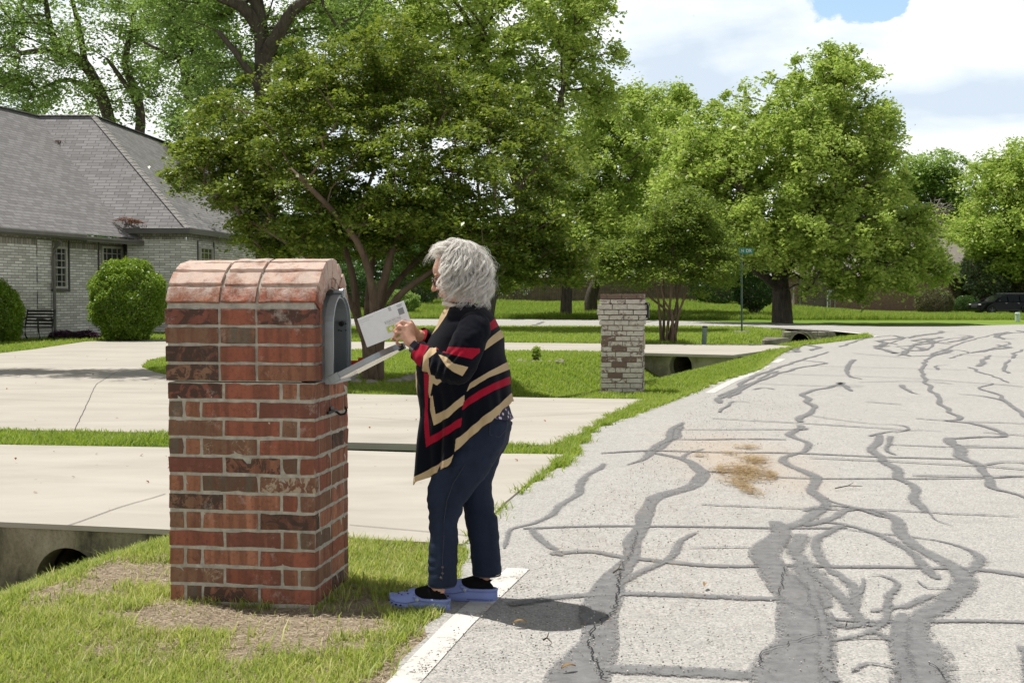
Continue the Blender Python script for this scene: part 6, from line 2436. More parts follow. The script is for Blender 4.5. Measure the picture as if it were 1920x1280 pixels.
# neck and trunk (mostly under the clothes)
tube(bm, [W(858, 548, 0), W(874, 585, 0), W(882, 610, 0)], [0.052, 0.054, 0.075], 18)
ball(bm, W(878, 640, 0), (0.10, 0.165, 0.10))
ball(bm, W(875, 700, 0), (0.115, 0.15, 0.14))
ball(bm, W(882, 770, 0), (0.12, 0.15, 0.11))
tube(bm, [W(882, 600, -0.12), W(884, 612, 0), W(880, 600, 0.12)], [0.045, 0.06, 0.045], 14)
# legs
tube(bm, [W(888, 800, -0.08), W(868, 870, -0.09), W(848, 915, -0.09), W(834, 960, -0.09), W(831, 1060, -0.09), W(821, 1100, -0.085), W(820, 1122, -0.082)], [0.075, 0.062, 0.055, 0.042, 0.036, 0.033, 0.034], 16)
tube(bm, [W(905, 800, 0.08), W(896, 870, 0.09), W(893, 920, 0.09), W(903, 980, 0.08), W(913, 1050, 0.065), W(908, 1080, 0.06), W(908, 1108, 0.058)], [0.07, 0.052, 0.045, 0.040, 0.036, 0.033, 0.034], 16)
# near arm
tube(bm, [W(886, 606, -0.15), W(866, 680, -0.205), W(826, 680, -0.15), W(795, 663, -0.09), W(780, 653, -0.07)], [0.045, 0.036, 0.033, 0.026, 0.024], 14)
tube(bm, [W(880, 606, 0.15), W(850, 690, 0.20), W(810, 650, 0.12), W(790, 631, 0.075), W(783, 626, 0.065)], [0.045, 0.036, 0.032, 0.026, 0.024], 14)


def fing(pts, r0=0.0088, r1=0.0074):
    n_ = len(pts)
    q = [W(*p) for p in pts]
    rad = [r0 + (r1 - r0) * i / (n_ - 1) for i in range(n_)]
    # little swellings at the joints
    tube(bm, q, rad, 10)
    for i, p in enumerate(q[1:], 1):
        ball(bm, p, rad[i] * 1.04, None, 10, 8)


# near hand: back of the hand towards the camera, fingers curled over the envelope
for mcp, r_ in (((770, 608, -0.036), .0125), ((763, 613, -0.048), .0125), ((757.5, 621, -0.050), .012), ((754.5, 631, -0.046), .0115)):
    tube(bm, [W(777, 651, -0.068), W((777 + mcp[0]) / 2 - 1, (651 + mcp[1]) / 2, mcp[2] - 0.008), W(*mcp)], [0.019, 0.0155, r_], 10)
    ball(bm, W(*mcp), r_ * 1.02, None, 10, 8)
ball(bm, W(766, 637, -0.052), (0.024, 0.016, 0.030))
fing([(770, 608, -0.036), (754, 603, -0.046), (744.5, 609, -0.034), (746, 616, -0.018)])
fing([(763, 613, -0.048), (747.5, 612.5, -0.054), (740, 620, -0.038), (744.5, 626, -0.018)])
fing([(757.5, 621, -0.050), (743, 623.5, -0.050), (739.5, 632, -0.034), (747, 636, -0.018)])
fing([(754.5, 631, -0.046), (744.5, 636, -0.042), (744, 643, -0.028), (750, 646, -0.016)], 0.0078, 0.0066)
fing([(772, 640, -0.040), (764, 630, 0.002), (757, 618, 0.010), (752, 610, 0.009)], 0.0115, 0.0088)
# far hand behind the envelope
for mcp, r_ in (((770, 606, 0.030), .0115), ((762, 612, 0.036), .0115), ((756, 622, 0.036), .011), ((752, 633, 0.034), .0105)):
    tube(bm, [W(783, 626, 0.062), W((783 + mcp[0]) / 2, (626 + mcp[1]) / 2, mcp[2] + 0.012), W(*mcp)], [0.018, 0.0145, r_], 10)
fing([(770, 606, 0.030), (765, 598, 0.022), (758.5, 597.5, 0.004)], 0.0085, 0.0075)
fing([(762, 612, 0.036), (748, 609, 0.034), (740, 612, 0.016)])
fing([(756, 622, 0.036), (742, 622, 0.034), (734, 625, 0.012)])
fing([(752, 633, 0.034), (742, 636, 0.028), (735, 637, 0.010)], 0.0078, 0.0068)
fing([(776, 612, 0.040), (770, 603, 0.012), (762, 601, -0.014)], 0.0105, 0.0085)
me = remesh(bm, 0.0034, 5, 0.45)
body = link('body', me, M['skin'], person, shade=True)

# eyes, glasses
bm = bmesh.new()
for s in (-1, 1):
    ball(bm, H(0.0745, s * 0.030, -0.0055), (0.009, 0.0115, 0.0035), RH)
    bm2 = bm
bm_link('eyelashes', bm, M['frame'], person, shade=True)
gl = None
bm = bmesh.new()
for s in (-1, 1):
    pts = [H(0.1005 - 0.010 * abs(math.cos(a) * 0.6 + 0.4), s * (0.033 + 0.024 * math.cos(a) * (1 + 0.1 * abs(math.sin(2 * a)))), -0.008 + 0.0175 * math.sin(a) * (1 + 0.12 * abs(math.sin(2 * a)))) for a in [2 * math.pi * k / 20 for k in range(21)]]
    tube(bm, pts, 0.0022, 6, cap=False)
    tube(bm, [H(0.088, s * 0.058, 0.000), H(0.045, s * 0.070, 0.004), H(-0.01, s * 0.076, 0.006)], 0.0020, 6)
tube(bm, [H(0.103, -0.009, -0.004), H(0.108, 0, -0.002), H(0.103, 0.009, -0.004)], 0.0020, 6)
gl = bm_link('glasses', bm, M['frame'], person, shade=True)
for s in (-1, 1):
    bm = bmesh.new()
    pts = [H(0.098, s * (0.033 + 0.023 * math.cos(a)), -0.008 + 0.0165 * math.sin(a)) for a in [2 * math.pi * k / 20 for k in range(20)]]
    bm.faces.new([bm.verts.new(p) for p in pts])
    bm_link('lens', bm, M['lensg'], gl)
# watch
bm = bmesh.new()
ax0, ax1 = W(783.5, 656, -0.076), W(774.5, 650, -0.064)
axd = (ax1 - ax0).normalized()
tube(bm, [ax0, ax0.lerp(ax1, 0.5), ax1], [0.0295, 0.0285, 0.0275], 20, cap=False)
wt = bm_link('wristwatch', bm, M['watchband'], person, shade=True)
bm = bmesh.new()
cw = ax0.lerp(ax1, 0.5)
sd_ = Vector((-0.25, -0.75, 0.62))
sd_ = (sd_ - axd * sd_.dot(axd)).normalized()
tz = axd.cross(sd_)
mt = Matrix((axd, tz, sd_)).transposed().to_4x4()
mt.translation = cw + sd_ * 0.031
box(bm, (0, 0, 0), (0.030, 0.034, 0.009), M=mt, bevel=0.003)
bm_link('watch_face', bm, M['watchface'], wt)

# ---- jeans
bm = bmesh.new()


def hring(v, uL, uR, dy, ry):
    a, b_ = W(uL, v, dy), W(uR, v, dy)
    return ((a + b_) / 2, Vector(((b_.x - a.x) / 2, 0, 0)), Vector((0, ry, 0)))


rings_loft(bm, [hring(*q) for q in ((735, 850, 948, 0, .15), (770, 848, 958, 0, .17), (800, 842, 960, 0, .175), (835, 840, 948, 0, .168), (858, 850, 930, 0, .15))])
rings_loft(bm, [hring(*q) for q in ((790, 842, 955, -.075, .095), (830, 830, 946, -.085, .098), (870, 815, 927, -.09, .095), (912, 801, 896, -.09, .086), (945, 801, 871, -.09, .077), (975, 806, 859, -.09, .070),
                                    (1010, 805, 859, -.09, .067), (1050, 803, 858, -.09, .067), (1090, 801, 856, -.09, .068), (1097, 801, 856, -.09, .068))])
rings_loft(bm, [hring(*q) for q in ((790, 860, 962, .08, .095), (830, 858, 953, .085, .098), (870, 860, 932, .09, .092), (912, 862, 922, .09, .083), (950, 868, 927, .082, .074), (1000, 877, 935, .072, .068), (1050, 884, 940, .063, .066),
                                    (1070, 885, 941, .06, .067), (1076, 885, 941, .06, .067))])
me = remesh(bm, 0.0065, 8, 0.5)
co, no = get_co(me), get_no(me)
uu, vv = pix(co)
wr = np.zeros(len(co))
for k, p in enumerate(co):
    q = Vector((p[0] * 9, p[1] * 9, p[2] * 22))
    wr[k] = mnoise.noise(q) * 0.006 + mnoise.noise(q * 2.3) * 0.0025
knee = np.exp(-((vv - 965) / 40) ** 2) + 0.6 * np.exp(-((vv - 860) / 45) ** 2) + 0.8 * np.exp(-((vv - 1060) / 25) ** 2)
wr *= 0.55 + 1.0 * knee
wr += 0.0012 * knee * np.sin(vv * 0.32 + uu * 0.10)
co += no * wr[:, None]
set_co(me, co)
jeans = link('jeans', me, M['denim'], person, shade=True)
# hem bands, side seam, back pocket, snaps
bm = bmesh.new()
for (v, uL, uR, dy, ry) in ((1091, 801, 856, -.09, .068), (1071, 885, 941, .06, .067)):
    c, a, b_ = hring(v, uL, uR, dy, ry)
    pts = [c + a * 0.92 * math.cos(t) + b_ * 0.92 * math.sin(t) + Vector((0, 0, 0.008)) for t in [2 * math.pi * k / 32 for k in range(33)]]
    tube(bm, pts, 0.0022, 5, cap=False)
    pts = [p - Vector((0, 0, 0.020)) for p in pts]
    tube(bm, pts, 0.0032, 5, cap=False)
bm_link('hem', bm, M['thread'], jeans, shade=True)


def onjeans(u, v, lift=0.0015):
    """nearest point of the jeans surface seen at a photo pixel"""
    d2 = (uu - u) ** 2 + (vv - v) ** 2
    k = np.nonzero(d2 < 9)[0]
    if len(k) == 0:
        k = np.array([int(np.argmin(d2))])
    j = k[int(np.argmin(co_j[k, 1]))]
    p = co_j[j]
    return Vector((p[0], p[1] - lift, p[2]))


co_j = co.copy()
bm = bmesh.new()
tube(bm, [onjeans(u, v) for u, v in ((871, 870), (850, 905), (838, 940), (833, 975), (832, 1010), (831, 1050), (830, 1090))], 0.0022, 5)
bm_link('side_seam', bm, M['thread'], jeans, shade=True)
bm = bmesh.new()
tube(bm, [onjeans(u, v) for u, v in ((920, 790), (919, 812), (938, 820), (950, 806))], 0.0022, 5)
bm_link('back_pocket', bm, M['thread'], jeans, shade=True)
for v in (1063, 1073, 1084):
    bm = bmesh.new()
    p = onjeans(827, v, 0.002)
    ball(bm, p, (0.0062, 0.003, 0.0062), None, 12, 8)
    bm_link('snap_button', bm, M['snap'], jeans, shade=True)

# ---- cardigan: trunk panel
PR = [(566, 846, 880, .045), (574, 838, 903, .075), (584, 831, 917, .125), (595, 826, 926, .165), (610, 821, 933, .195), (630, 812, 941, .212), (655, 800, 947, .218), (680, 782, 951, .215), (700, 776, 954, .212),
      (725, 778, 957, .210), (745, 783, 961, .208), (765, 784, 966, .205), (800, 783, 967, .20), (850, 781, 967, .19), (920, 778, 967, .17)]
pv = np.array([p[0] for p in PR], float)
pL = np.array([p[1] for p in PR], float)
pR = np.array([p[2] for p in PR], float)
pY = np.array([p[3] for p in PR], float)
hemu = np.array([776, 782, 800, 846, 850, 856, 880, 907, 935, 952, 962, 968], float)
hemv = np.array([912, 908, 897, 872, 866, 847, 820, 795, 774, 762, 753, 752], float)
NTH, NV = 220, 170
th = np.linspace(0, 2 * np.pi, NTH, endpoint=False)
V_, U_, DY_ = np.zeros((NV, NTH)), np.zeros((NV, NTH)), np.zeros((NV, NTH))
uend = (781 + 967) / 2 + (967 - 781) / 2 * np.cos(th)
vh = np.interp(uend, hemu, hemv)
# the far panel hangs shorter
vh = np.where(np.sin(th) > 0.25, vh - 0, vh)
for i in range(NV):
    t_ = i / (NV - 1)
    v_ = 566 + (vh - 566) * t_ ** 0.9
    L_, R2, Yd = np.interp(v_, pv, pL), np.interp(v_, pv, pR), np.interp(v_, pv, pY)
    V_[i] = v_
    cth = np.sign(np.cos(th)) * np.abs(np.cos(th)) ** 0.9
    U_[i] = (L_ + R2) / 2 + (R2 - L_) / 2 * cth
    DY_[i] = Yd * np.sin(th)
# drape folds, deeper towards the hem
fold = np.zeros((NV, NTH))
for i in range(NV):
    v_ = V_[i]
    g = smooth(640, 880, v_)
    fold[i] = g * (0.017 * np.sin(uend * 0.11 + (v_ - 700) * 0.012 + 0.6) + 0.009 * np.sin(uend * 0.27 + 1.0))
    fold[i] += 0.006 * (1 - g) * np.sin((U_[i] * 0.6 + v_ * 0.8) * 0.09) * smooth(590, 640, v_)
    # crease radiating from the armpit
    fold[i] += 0.010 * np.exp(-((U_[i] - 897 + (v_ - 650) * 0.22) / 6.0) ** 2) * smooth(600, 640, v_) * (1 - smooth(720, 790, v_)) * -1
    fold[i] += 0.008 * np.exp(-((U_[i] - 868 + (v_ - 740) * 0.10) / 4.0) ** 2) * smooth(730, 760, v_)
verts = np.zeros((NV * NTH, 3))
k = 0
for i in range(NV):
    for j in range(NTH):
        p = W(U_[i, j], V_[i, j], DY_[i, j])
        nn = Vector((math.cos(th[j]), math.sin(th[j]) * 1.3, 0)).normalized()
        p += nn * float(fold[i, j])
        verts[k] = p
        k += 1
idx = np.arange(NV * NTH).reshape(NV, NTH)
nxt = np.roll(idx, -1, 1)
fc = np.stack([idx[:-1], nxt[:-1], nxt[1:], idx[1:]], -1).reshape(-1, 4)
me = np_mesh('cardigan', verts, fc)
TAN, CRIM, NAVY = (0.46, 0.345, 0.205), (0.30, 0.008, 0.026), (0.0038, 0.0046, 0.0088)
S_TAN = [[(942, 615), (943, 632), (925, 644), (897, 664), (884, 679), (880, 684), (890, 664), (897, 655), (920, 632)],
         [(953, 677), (955, 692), (915, 708), (874, 734), (880, 719), (915, 697)],
         [(812, 740), (817, 776), (837, 768), (870, 740), (869, 757), (840, 783), (814, 797), (808, 768), (808, 745)],
         [(957, 737), (970, 737), (970, 762), (952, 768), (930, 783), (905, 800), (880, 822), (853, 850), (856, 822), (880, 803), (907, 780), (935, 758)],
         [(851, 852), (849, 870), (815, 888), (776, 915), (776, 894), (815, 874)],
         [(800, 700), (822, 706), (832, 712), (820, 722), (812, 718), (808, 740), (812, 745), (806, 745)],
         [(846, 572), (838, 592), (822, 616), (800, 640), (790, 634), (812, 600), (832, 576)],
         [(768, 684), (781, 684), (784, 712), (784, 742), (775, 745)]]
S_RED = [[(936, 588), (941, 607), (920, 620), (898, 639), (902, 622), (918, 605)],
         [(955, 705), (956, 719), (925, 732), (890, 752), (865, 769), (868, 753), (895, 734), (925, 718)],
         [(796, 698), (806, 702), (804, 740), (803, 770), (807, 818), (835, 802), (865, 782), (863, 799), (835, 817), (799, 838), (796, 800), (798, 760)]]
A_RED = [[(786, 644), (804, 648), (793, 667), (787, 692), (768, 678), (774, 655)],
         [(817, 653), (825, 649), (860, 651), (900, 653), (900, 660), (885, 673), (850, 665), (830, 660)]]
A_TAN = [[(818, 650), (806, 652), (794, 667), (791, 696), (809, 708), (804, 686), (804, 671), (818, 660)],
         [(822, 664), (837, 669), (850, 681), (878, 688), (867, 705), (850, 697), (837, 687)]]


def paint(me, tan, red, far=False):
    co = get_co(me)
    u_, v_ = pix(co)
    c = np.tile(np.array(NAVY), (len(co), 1))
    c *= (1 + 0.12 * np.sin(u_ * .05))[:, None]
    for pl in tan:
        c[inpoly(u_, v_, pl)] = TAN
    for pl in red:
        c[inpoly(u_, v_, pl)] = CRIM
    return c


# the trunk is subdivided so the stripes have clean edges
o = bpy.data.objects.new('tmp', me)
COL.objects.link(o)
md = o.modifiers.new('s', 'SUBSURF')
md.levels = 2
dg = bpy.context.evaluated_depsgraph_get()
dg.update()
me2 = bpy.data.meshes.new_from_object(o.evaluated_get(dg))
bpy.data.objects.remove(o)
set_col(me2, paint(me2, S_TAN, S_RED))
card = link('cardigan', me2, M['knit'], person, shade=True)
sm = card.modifiers.new('thickness', 'SOLIDIFY')
sm.thickness = 0.004
sm.offset = -1

# sleeves
for nm, pts, rad, fr in (('near', [(893, 604, -.115), (888, 618, -.150), (876, 648, -.195), (864, 680, -.212), (858, 692, -.205), (842, 689, -.180), (815, 678, -.135), (795, 665, -.095), (784, 657, -.080)],
                          [.062, .076, .076, .070, .066, .066, .060, .050, .043], True),
                         ('far', [(880, 604, .115), (878, 618, .150), (862, 655, .195), (848, 690, .205), (825, 668, .16), (803, 640, .10), (790, 631, .075)], [.062, .075, .072, .064, .058, .046, .041], False)):
    bm = bmesh.new()
    cp = catmull([tuple(W(*p)) + (r_,) for p, r_ in zip(pts, rad)], 5)
    tube(bm, [q[:3] for q in cp], [float(q[3]) for q in cp], 28)
    me = remesh(bm, 0.004, 6, 0.5)
    co, no = get_co(me), get_no(me)
    u_, v_ = pix(co)
    dsp = np.zeros(len(co))
    if fr:
        # gathered folds across the forearm and at the elbow
        wgt = np.exp(-((u_ - 812) / 34) ** 2)
        dsp = 0.0045 * wgt * np.sin(u_ * 0.42 + v_ * 0.12) + 0.005 * np.exp(-((u_ - 848) / 16) ** 2 - ((v_ - 668) / 16) ** 2) * np.sin((u_ + v_) * 0.35)
    for k_, p in enumerate(co):
        dsp[k_] += mnoise.noise(Vector(p) * 16) * 0.006 + mnoise.noise(Vector(p) * 38) * 0.0022
    co += no * dsp[:, None]
    set_co(me, co)
    # finer mesh for crisp stripes
    o = bpy.data.objects.new('tmp', me)
    COL.objects.link(o)
    md = o.modifiers.new('s', 'SUBSURF')
    md.levels = 1
    dg = bpy.context.evaluated_depsgraph_get()
    dg.update()
    me2 = bpy.data.meshes.new_from_object(o.evaluated_get(dg))
    bpy.data.objects.remove(o)
    if fr:
        set_col(me2, paint(me2, A_TAN, A_RED))
    else:
        set_col(me2, paint(me2, [], [[(791, 610), (804, 610), (806, 660), (790, 655)]]))
    link('sleeve', me2, M['knit'], card, shade=True)
    # cuff edge
    bm = bmesh.new()
    e0, e1 = Vector(cp[-1][:3]), Vector(cp[-3][:3])
    dd = (e0 - e1).normalized()
    tube(bm, [e1 - dd * 0.001, e0 + dd * 0.002], [cp[-3][3] * 1.03, cp[-1][3] * 1.05], 28, cap=False)
    me3 = bpy.data.meshes.new('cuff')
    bm.to_mesh(me3)
    bm.free()
    set_col(me3, np.tile(np.array(NAVY), (len(me3.vertices), 1)))
    cf = link('cuff', me3, M['knit'], card, shade=True)

# blouse hem at the back and its collar
bm = bmesh.new()
vs = []
for i in range(9):
    for j in range(40):
        a = 2 * math.pi * j / 40
        v_ = 735 + i * 6.2
        c, ax_, bx_ = hring(v_, 870, 944 + i * 2.3, 0, 0.15 + i * 0.002)
        k_ = 1 + 0.03 * math.sin(a * 9) * i / 8
        vs.append(bm.verts.new(c + ax_ * math.cos(a) * k_ + bx_ * math.sin(a) * k_ + Vector((0, 0, -0.02 * (math.cos(a) - 1) * (i / 8)))))
for i in range(8):
    for j in range(40):
        bm.faces.new((vs[i * 40 + j], vs[i * 40 + (j + 1) % 40], vs[(i + 1) * 40 + (j + 1) % 40], vs[(i + 1) * 40 + j]))
bm_link('blouse', bm, M['floral'], person, shade=True)
bm = bmesh.new()
ring = [W(848, 574, 0) + Vector((0.055 * math.cos(a) * 1.0 + .02, 0.062 * math.sin(a), 0.016 * -math.cos(a) - 0.002)) for a in [2 * math.pi * k / 24 for k in range(25)]]
tube(bm, ring, 0.011, 8, cap=False)
M['pearl'] = simple('cream_collar', (0.62, 0.56, 0.47), 0.7)
bm_link('collar', bm, M['pearl'], person, shade=True)

# ---- socks and clogs
def foot(heel, toe, ankle_px, ankle_dy, gz0):
    hx = Vector((heel[0], heel[1], 0))
    tx = Vector((toe[0], toe[1], 0))
    d = (hx - tx).normalized()          # toe to heel
    L = (hx - tx).length
    sd = Vector((-d.y, d.x, 0))
    k = L / 0.285

    def F(s, y, z):
        return tx + d * s * k + sd * y + Vector((0, 0, z + gz0))
    fs = [0, .006, .02, .045, .09, .14, .185, .225, .248, .264, .276, .285]
    fw = [0.008, .020, .033, .046, .051, .045, .038, .037, .033, .025, .016, .004]

    def outline(scale, z, rock=1.0):
        pts = []
        S_ = list(np.linspace(0, .285, 26))
        for s in S_:
            w_ = np.interp(s, fs, fw) * scale
            lift = 0.016 * max(0, (0.07 - s) / 0.07) ** 2 * rock + 0.004 * max(0, (s - .24) / .045) ** 2
            pts.append((s, w_, z + lift))
        return [F((s - .1425) * (0.97 + 0.03 * scale) + .1425, w_, z_) for s, w_, z_ in pts] + [F((s - .1425) * (0.97 + 0.03 * scale) + .1425, -w_, z_) for s, w_, z_ in pts[::-1]]
    bm = bmesh.new()
    lv = [(0.90, 0.0), (0.97, 0.005), (1.03, 0.012), (1.05, 0.022), (1.02, 0.032), (0.97, 0.042), (0.86, 0.050)]
    rr_ = [[bm.verts.new(p) for p in outline(sc_, z_)] for sc_, z_ in lv]
    m_ = len(rr_[0])
    for a, b_ in zip(rr_[:-1], rr_[1:]):
        for i in range(m_):
            bm.faces.new((a[i], a[(i + 1) % m_], b_[(i + 1) % m_], b_[i]))
    bm.faces.new(rr_[0][::-1])
    bm.faces.new(rr_[-1])
    rot = Matrix((d, sd, Vector((0, 0, 1)))).transposed()
    ball(bm, F(0.090, 0, 0.036), (0.082 * k, 0.0485, 0.040), rot, 24, 14)
    ball(bm, F(0.120, 0, 0.048), (0.050 * k, 0.044, 0.044), rot, 24, 14)
    # the raised collar round the heel
    S_ = list(np.linspace(.13, .280, 16))
    side = [F(s, np.interp(s, fs, fw) * 0.93, 0.052 + 0.016 * max(0, (.17 - s) / .04) ** 1.0) for s in S_]
    side2 = [F(s, -np.interp(s, fs, fw) * 0.93, 0.052 + 0.016 * max(0, (.17 - s) / .04) ** 1.0) for s in S_[::-1]]
    tube(bm, side + side2, 0.0075, 8)
    me = remesh(bm, 0.0036, 5, 0.5)
    shoe = link('clog', me, M['clog'], person, shade=True)
    cs = get_co(me) + np.array(root_loc(person))

    def topat(p):
        dd = (cs[:, 0] - p.x) ** 2 + (cs[:, 1] - p.y) ** 2
        kk = np.nonzero(dd < 0.006 ** 2)[0]
        z = cs[kk, 2].max() if len(kk) else p.z
        return Vector((p.x, p.y, float(z)))
    for s, y in ((.040, .0), (.052, .022), (.052, -.022), (.070, .0), (.072, .034), (.072, -.034), (.090, .018), (.090, -.018), (.102, -.036), (.102, .036)):
        bm = bmesh.new()
        p = topat(F(s, y, 0.06))
        ball(bm, p, (0.0042, 0.0042, 0.0022), None, 10, 6)
        bm_link('vent_hole', bm, M['blackhole'], shoe, shade=True)
    near_side = -1 if (sd.y > 0) else 1
    for s in (.012, .030, .052, .075):
        bm = bmesh.new()
        w_ = np.interp(s, fs, fw) * 1.035
        p = F(s, near_side * w_, 0.024 + 0.016 * max(0, (0.07 - s) / 0.07) ** 2)
        ball(bm, p, (0.0062, 0.0032, 0.0042), rot, 10, 6)
        bm_link('side_vent', bm, M['blackhole'], shoe, shade=True)
    bm = bmesh.new()
    for s0_, s1_, zz in ((0.0, 0.155, 0.035),):
        pts = [F(s, near_side * np.interp(s, fs, fw) * 1.03, zz + 0.012 * max(0, (0.07 - s) / 0.07) ** 2 + 0.014 * max(0, (s - .10) / .06)) for s in np.linspace(.004, s1_, 16)]
        tube(bm, pts, 0.0016, 5)
    pts = [F(s, near_side * np.interp(s, fs, fw) * 1.055, 0.012) for s in np.linspace(.16, .27, 10)]
    tube(bm, pts, 0.0018, 5)
    bm_link('welt_line', bm, M['clogdark'], shoe, shade=True)
    bm = bmesh.new()
    p = F(.150, near_side * np.interp(.150, fs, fw) * 1.02, 0.052)
    ball(bm, p, (0.0095, 0.0045, 0.0095), rot, 16, 8)
    bm_link('strap_rivet', bm, M['rivet'], shoe, shade=True)
    # sock
    bm = bmesh.new()
    an = W(*ankle_px, ankle_dy)
    tube(bm, [F(.10, 0, .045), F(.14, 0, .060), F(.185, 0, .072), F(.225, 0, .062)], [.030, .036, .040, .034], 18)
    tube(bm, [F(.215, 0, .045), F(.21, 0, .075), an + Vector((0, 0, -0.03)), an + Vector((0, 0, 0.012))], [.037, .041, .0385, .0375], 18)
    ball(bm, F(.235, 0, .050), (.034 * k, .032, .035), rot)
    tube(bm, [F(.135, 0, .062), an + Vector((-.012, 0, -.012))], [.034, .030], 18)
    me = remesh(bm, 0.004, 6, 0.5)
    sock = link('sock', me, M['sock'], person, shade=True)
    return sock


foot((-0.266, 5.565), (-0.533, 5.665), (819, 1111), -0.085, -0.012)
foot((-0.064, 5.715), (-0.345, 5.785), (909, 1092), 0.058, 0.0)

# ---- hair
rg = np.random.default_rng(19)
HCEN = Vector(W(858, 507, 0))
RX, RY, RZ = 0.135, 0.130, 0.130
bm = bmesh.new()
ball(bm, H(-0.032, 0, 0.036), (0.098, 0.086, 0.086), RH, 28, 18)
ball(bm, HCEN + Vector((0.038, 0, -0.050)), (0.085, 0.100, 0.080), None, 28, 18)
me = remesh(bm, 0.006, 5)
co = get_co(me)
no = get_no(me)
co += no * np.array([mnoise.noise(Vector(p) * 30) * 0.008 for p in co])[:, None]
set_co(me, co)
cap_ = link('hair', me, M['haircap'], person, shade=True)
VV, FF = [], []
vc = 0


def guide(phi, al0, al1, lam, seg=30):
    """one lock: from the parting down over the head; phi 0 is the face side"""
    pts = []
    wob = rg.normal() * 0.06
    for i in range(seg):
        t = i / (seg - 1)
        al = al0 + (al1 - al0) * t
        ph = phi + wob * t
        hr = math.sin(min(al, 1.72))
        z = math.cos(al) if al < 1.65 else math.cos(1.65) - (al - 1.65) * 0.92
        widen = 1 + 0.10 * smooth(1.0, 1.7, al) - 0.10 * smooth(2.1, 2.6, al)
        r_ = lam * widen
        pts.append(np.array([HCEN.x - math.cos(ph) * hr * RX * r_, HCEN.y + math.sin(ph) * hr * RY * r_, HCEN.z + z * RZ * (lam * 0.5 + 0.5)]))
    return np.array(pts)


def emit(pts, w0):
    global vc
    d = np.gradient(pts, axis=0)
    d /= np.linalg.norm(d, axis=1, keepdims=True) + 1e-9
    s = np.cross(d, rg.normal(size=3))
    s /= np.linalg.norm(s, axis=1, keepdims=True) + 1e-9
    n_ = len(pts)
    wd = (w0 * np.linspace(1.0, 0.35, n_))[:, None]
    VV.append(pts - s * wd)
    VV.append(pts + s * wd)
    a = vc + np.arange(n_ - 1)
    b_ = a + n_
    FF.append(np.stack([a, a + 1, b_ + 1, b_], 1))
    vc += 2 * n_


NG = 540
for gidx in range(NG):
    side = rg.random()
    phi = rg.uniform(1.12, 2 * math.pi - 1.12)
    al0 = rg.uniform(0.05, 1.15)
    al1 = rg.uniform(2.35, 2.95)
    d_face = min(phi, 2 * math.pi - phi)
    if gidx < 110:
        phi = rg.uniform(-0.9, 0.9)
        al0 = rg.uniform(0.0, 0.6)
        al1 = rg.uniform(0.80, 1.15)
        d_face = 9
    elif d_face < 1.3:
        al1 = rg.uniform(2.2, 2.75)
    lam = rg.uniform(0.80, 1.0) if rg.random() < 0.8 else rg.uniform(0.7, 0.85)
    if d_face < 1.3:
        lam *= 0.94
    gp_ = guide(phi, al0, al1, lam)
    seg = len(gp_)
    t = np.linspace(0, 1, seg)
    amp = rg.uniform(0.012, 0.027)
    fr = rg.uniform(1.7, 3.0) * (al1 - al0) / 1.8
    ph1, ph2 = rg.uniform(0, 6.28, 2)
    rad = gp_ - np.array(HCEN)
    rad /= np.linalg.norm(rad, axis=1, keepdims=True)
    tan = np.cross(rad, np.array([0, 0, 1.0]))
    tan /= np.linalg.norm(tan, axis=1, keepdims=True) + 1e-6
    env = amp * (0.25 + 1.0 * t) * (t > -1)
    curl = tan * (env * np.sin(2 * np.pi * fr * t + ph1))[:, None] + rad * (env * 0.9 * np.cos(2 * np.pi * fr * t + ph1))[:, None]
    base = gp_ + curl
    for sidx in range(20):
        o1 = rg.normal(size=3) * 0.0036
        o2 = rg.normal(size=3) * 0.0040
        jit = o1 * (1 - t)[:, None] + o2 * t[:, None]
        ph3 = rg.uniform(0, 6.28)
        a3 = 0.0018 * np.sin(2 * np.pi * (fr * 1.3) * t + ph3)
        st_ = base + jit + tan * a3[:, None]
        cut = rg.integers(seg - 7, seg + 1)
        emit(st_[:cut], rg.uniform(0.0006, 0.0011))
for k in range(420):      # flyaways
    phi = rg.uniform(-0.9, 5.5)
    gp_ = guide(phi, rg.uniform(0.1, 0.8), rg.uniform(1.0, 2.5), rg.uniform(1.0, 1.10))
    t = np.linspace(0, 1, len(gp_))
    rad = gp_ - np.array(HCEN)
    rad /= np.linalg.norm(rad, axis=1, keepdims=True)
    fr = rg.uniform(1.0, 2.6)
    if abs(phi) < 0.9 or phi > 5.4:
        gp_ = gp_[:13]
        t, rad = t[:13], rad[:13]
    gp_ = gp_ + rad * ((rg.uniform(0.002, 0.021)) * t * (1 + np.sin(6.28 * fr * t + rg.uniform(0, 6))))[:, None] + np.cross(rad, [0, 0, 1.0]) * (0.008 * t * np.sin(6.28 * fr * t + rg.uniform(0, 6)))[:, None]
    emit(gp_, 0.0005)
VVa = np.concatenate(VV)
FFa = np.concatenate(FF)
link('hair_strands', np_mesh('hair_strands', VVa, FFa), M['hair'], cap_, shade=True)

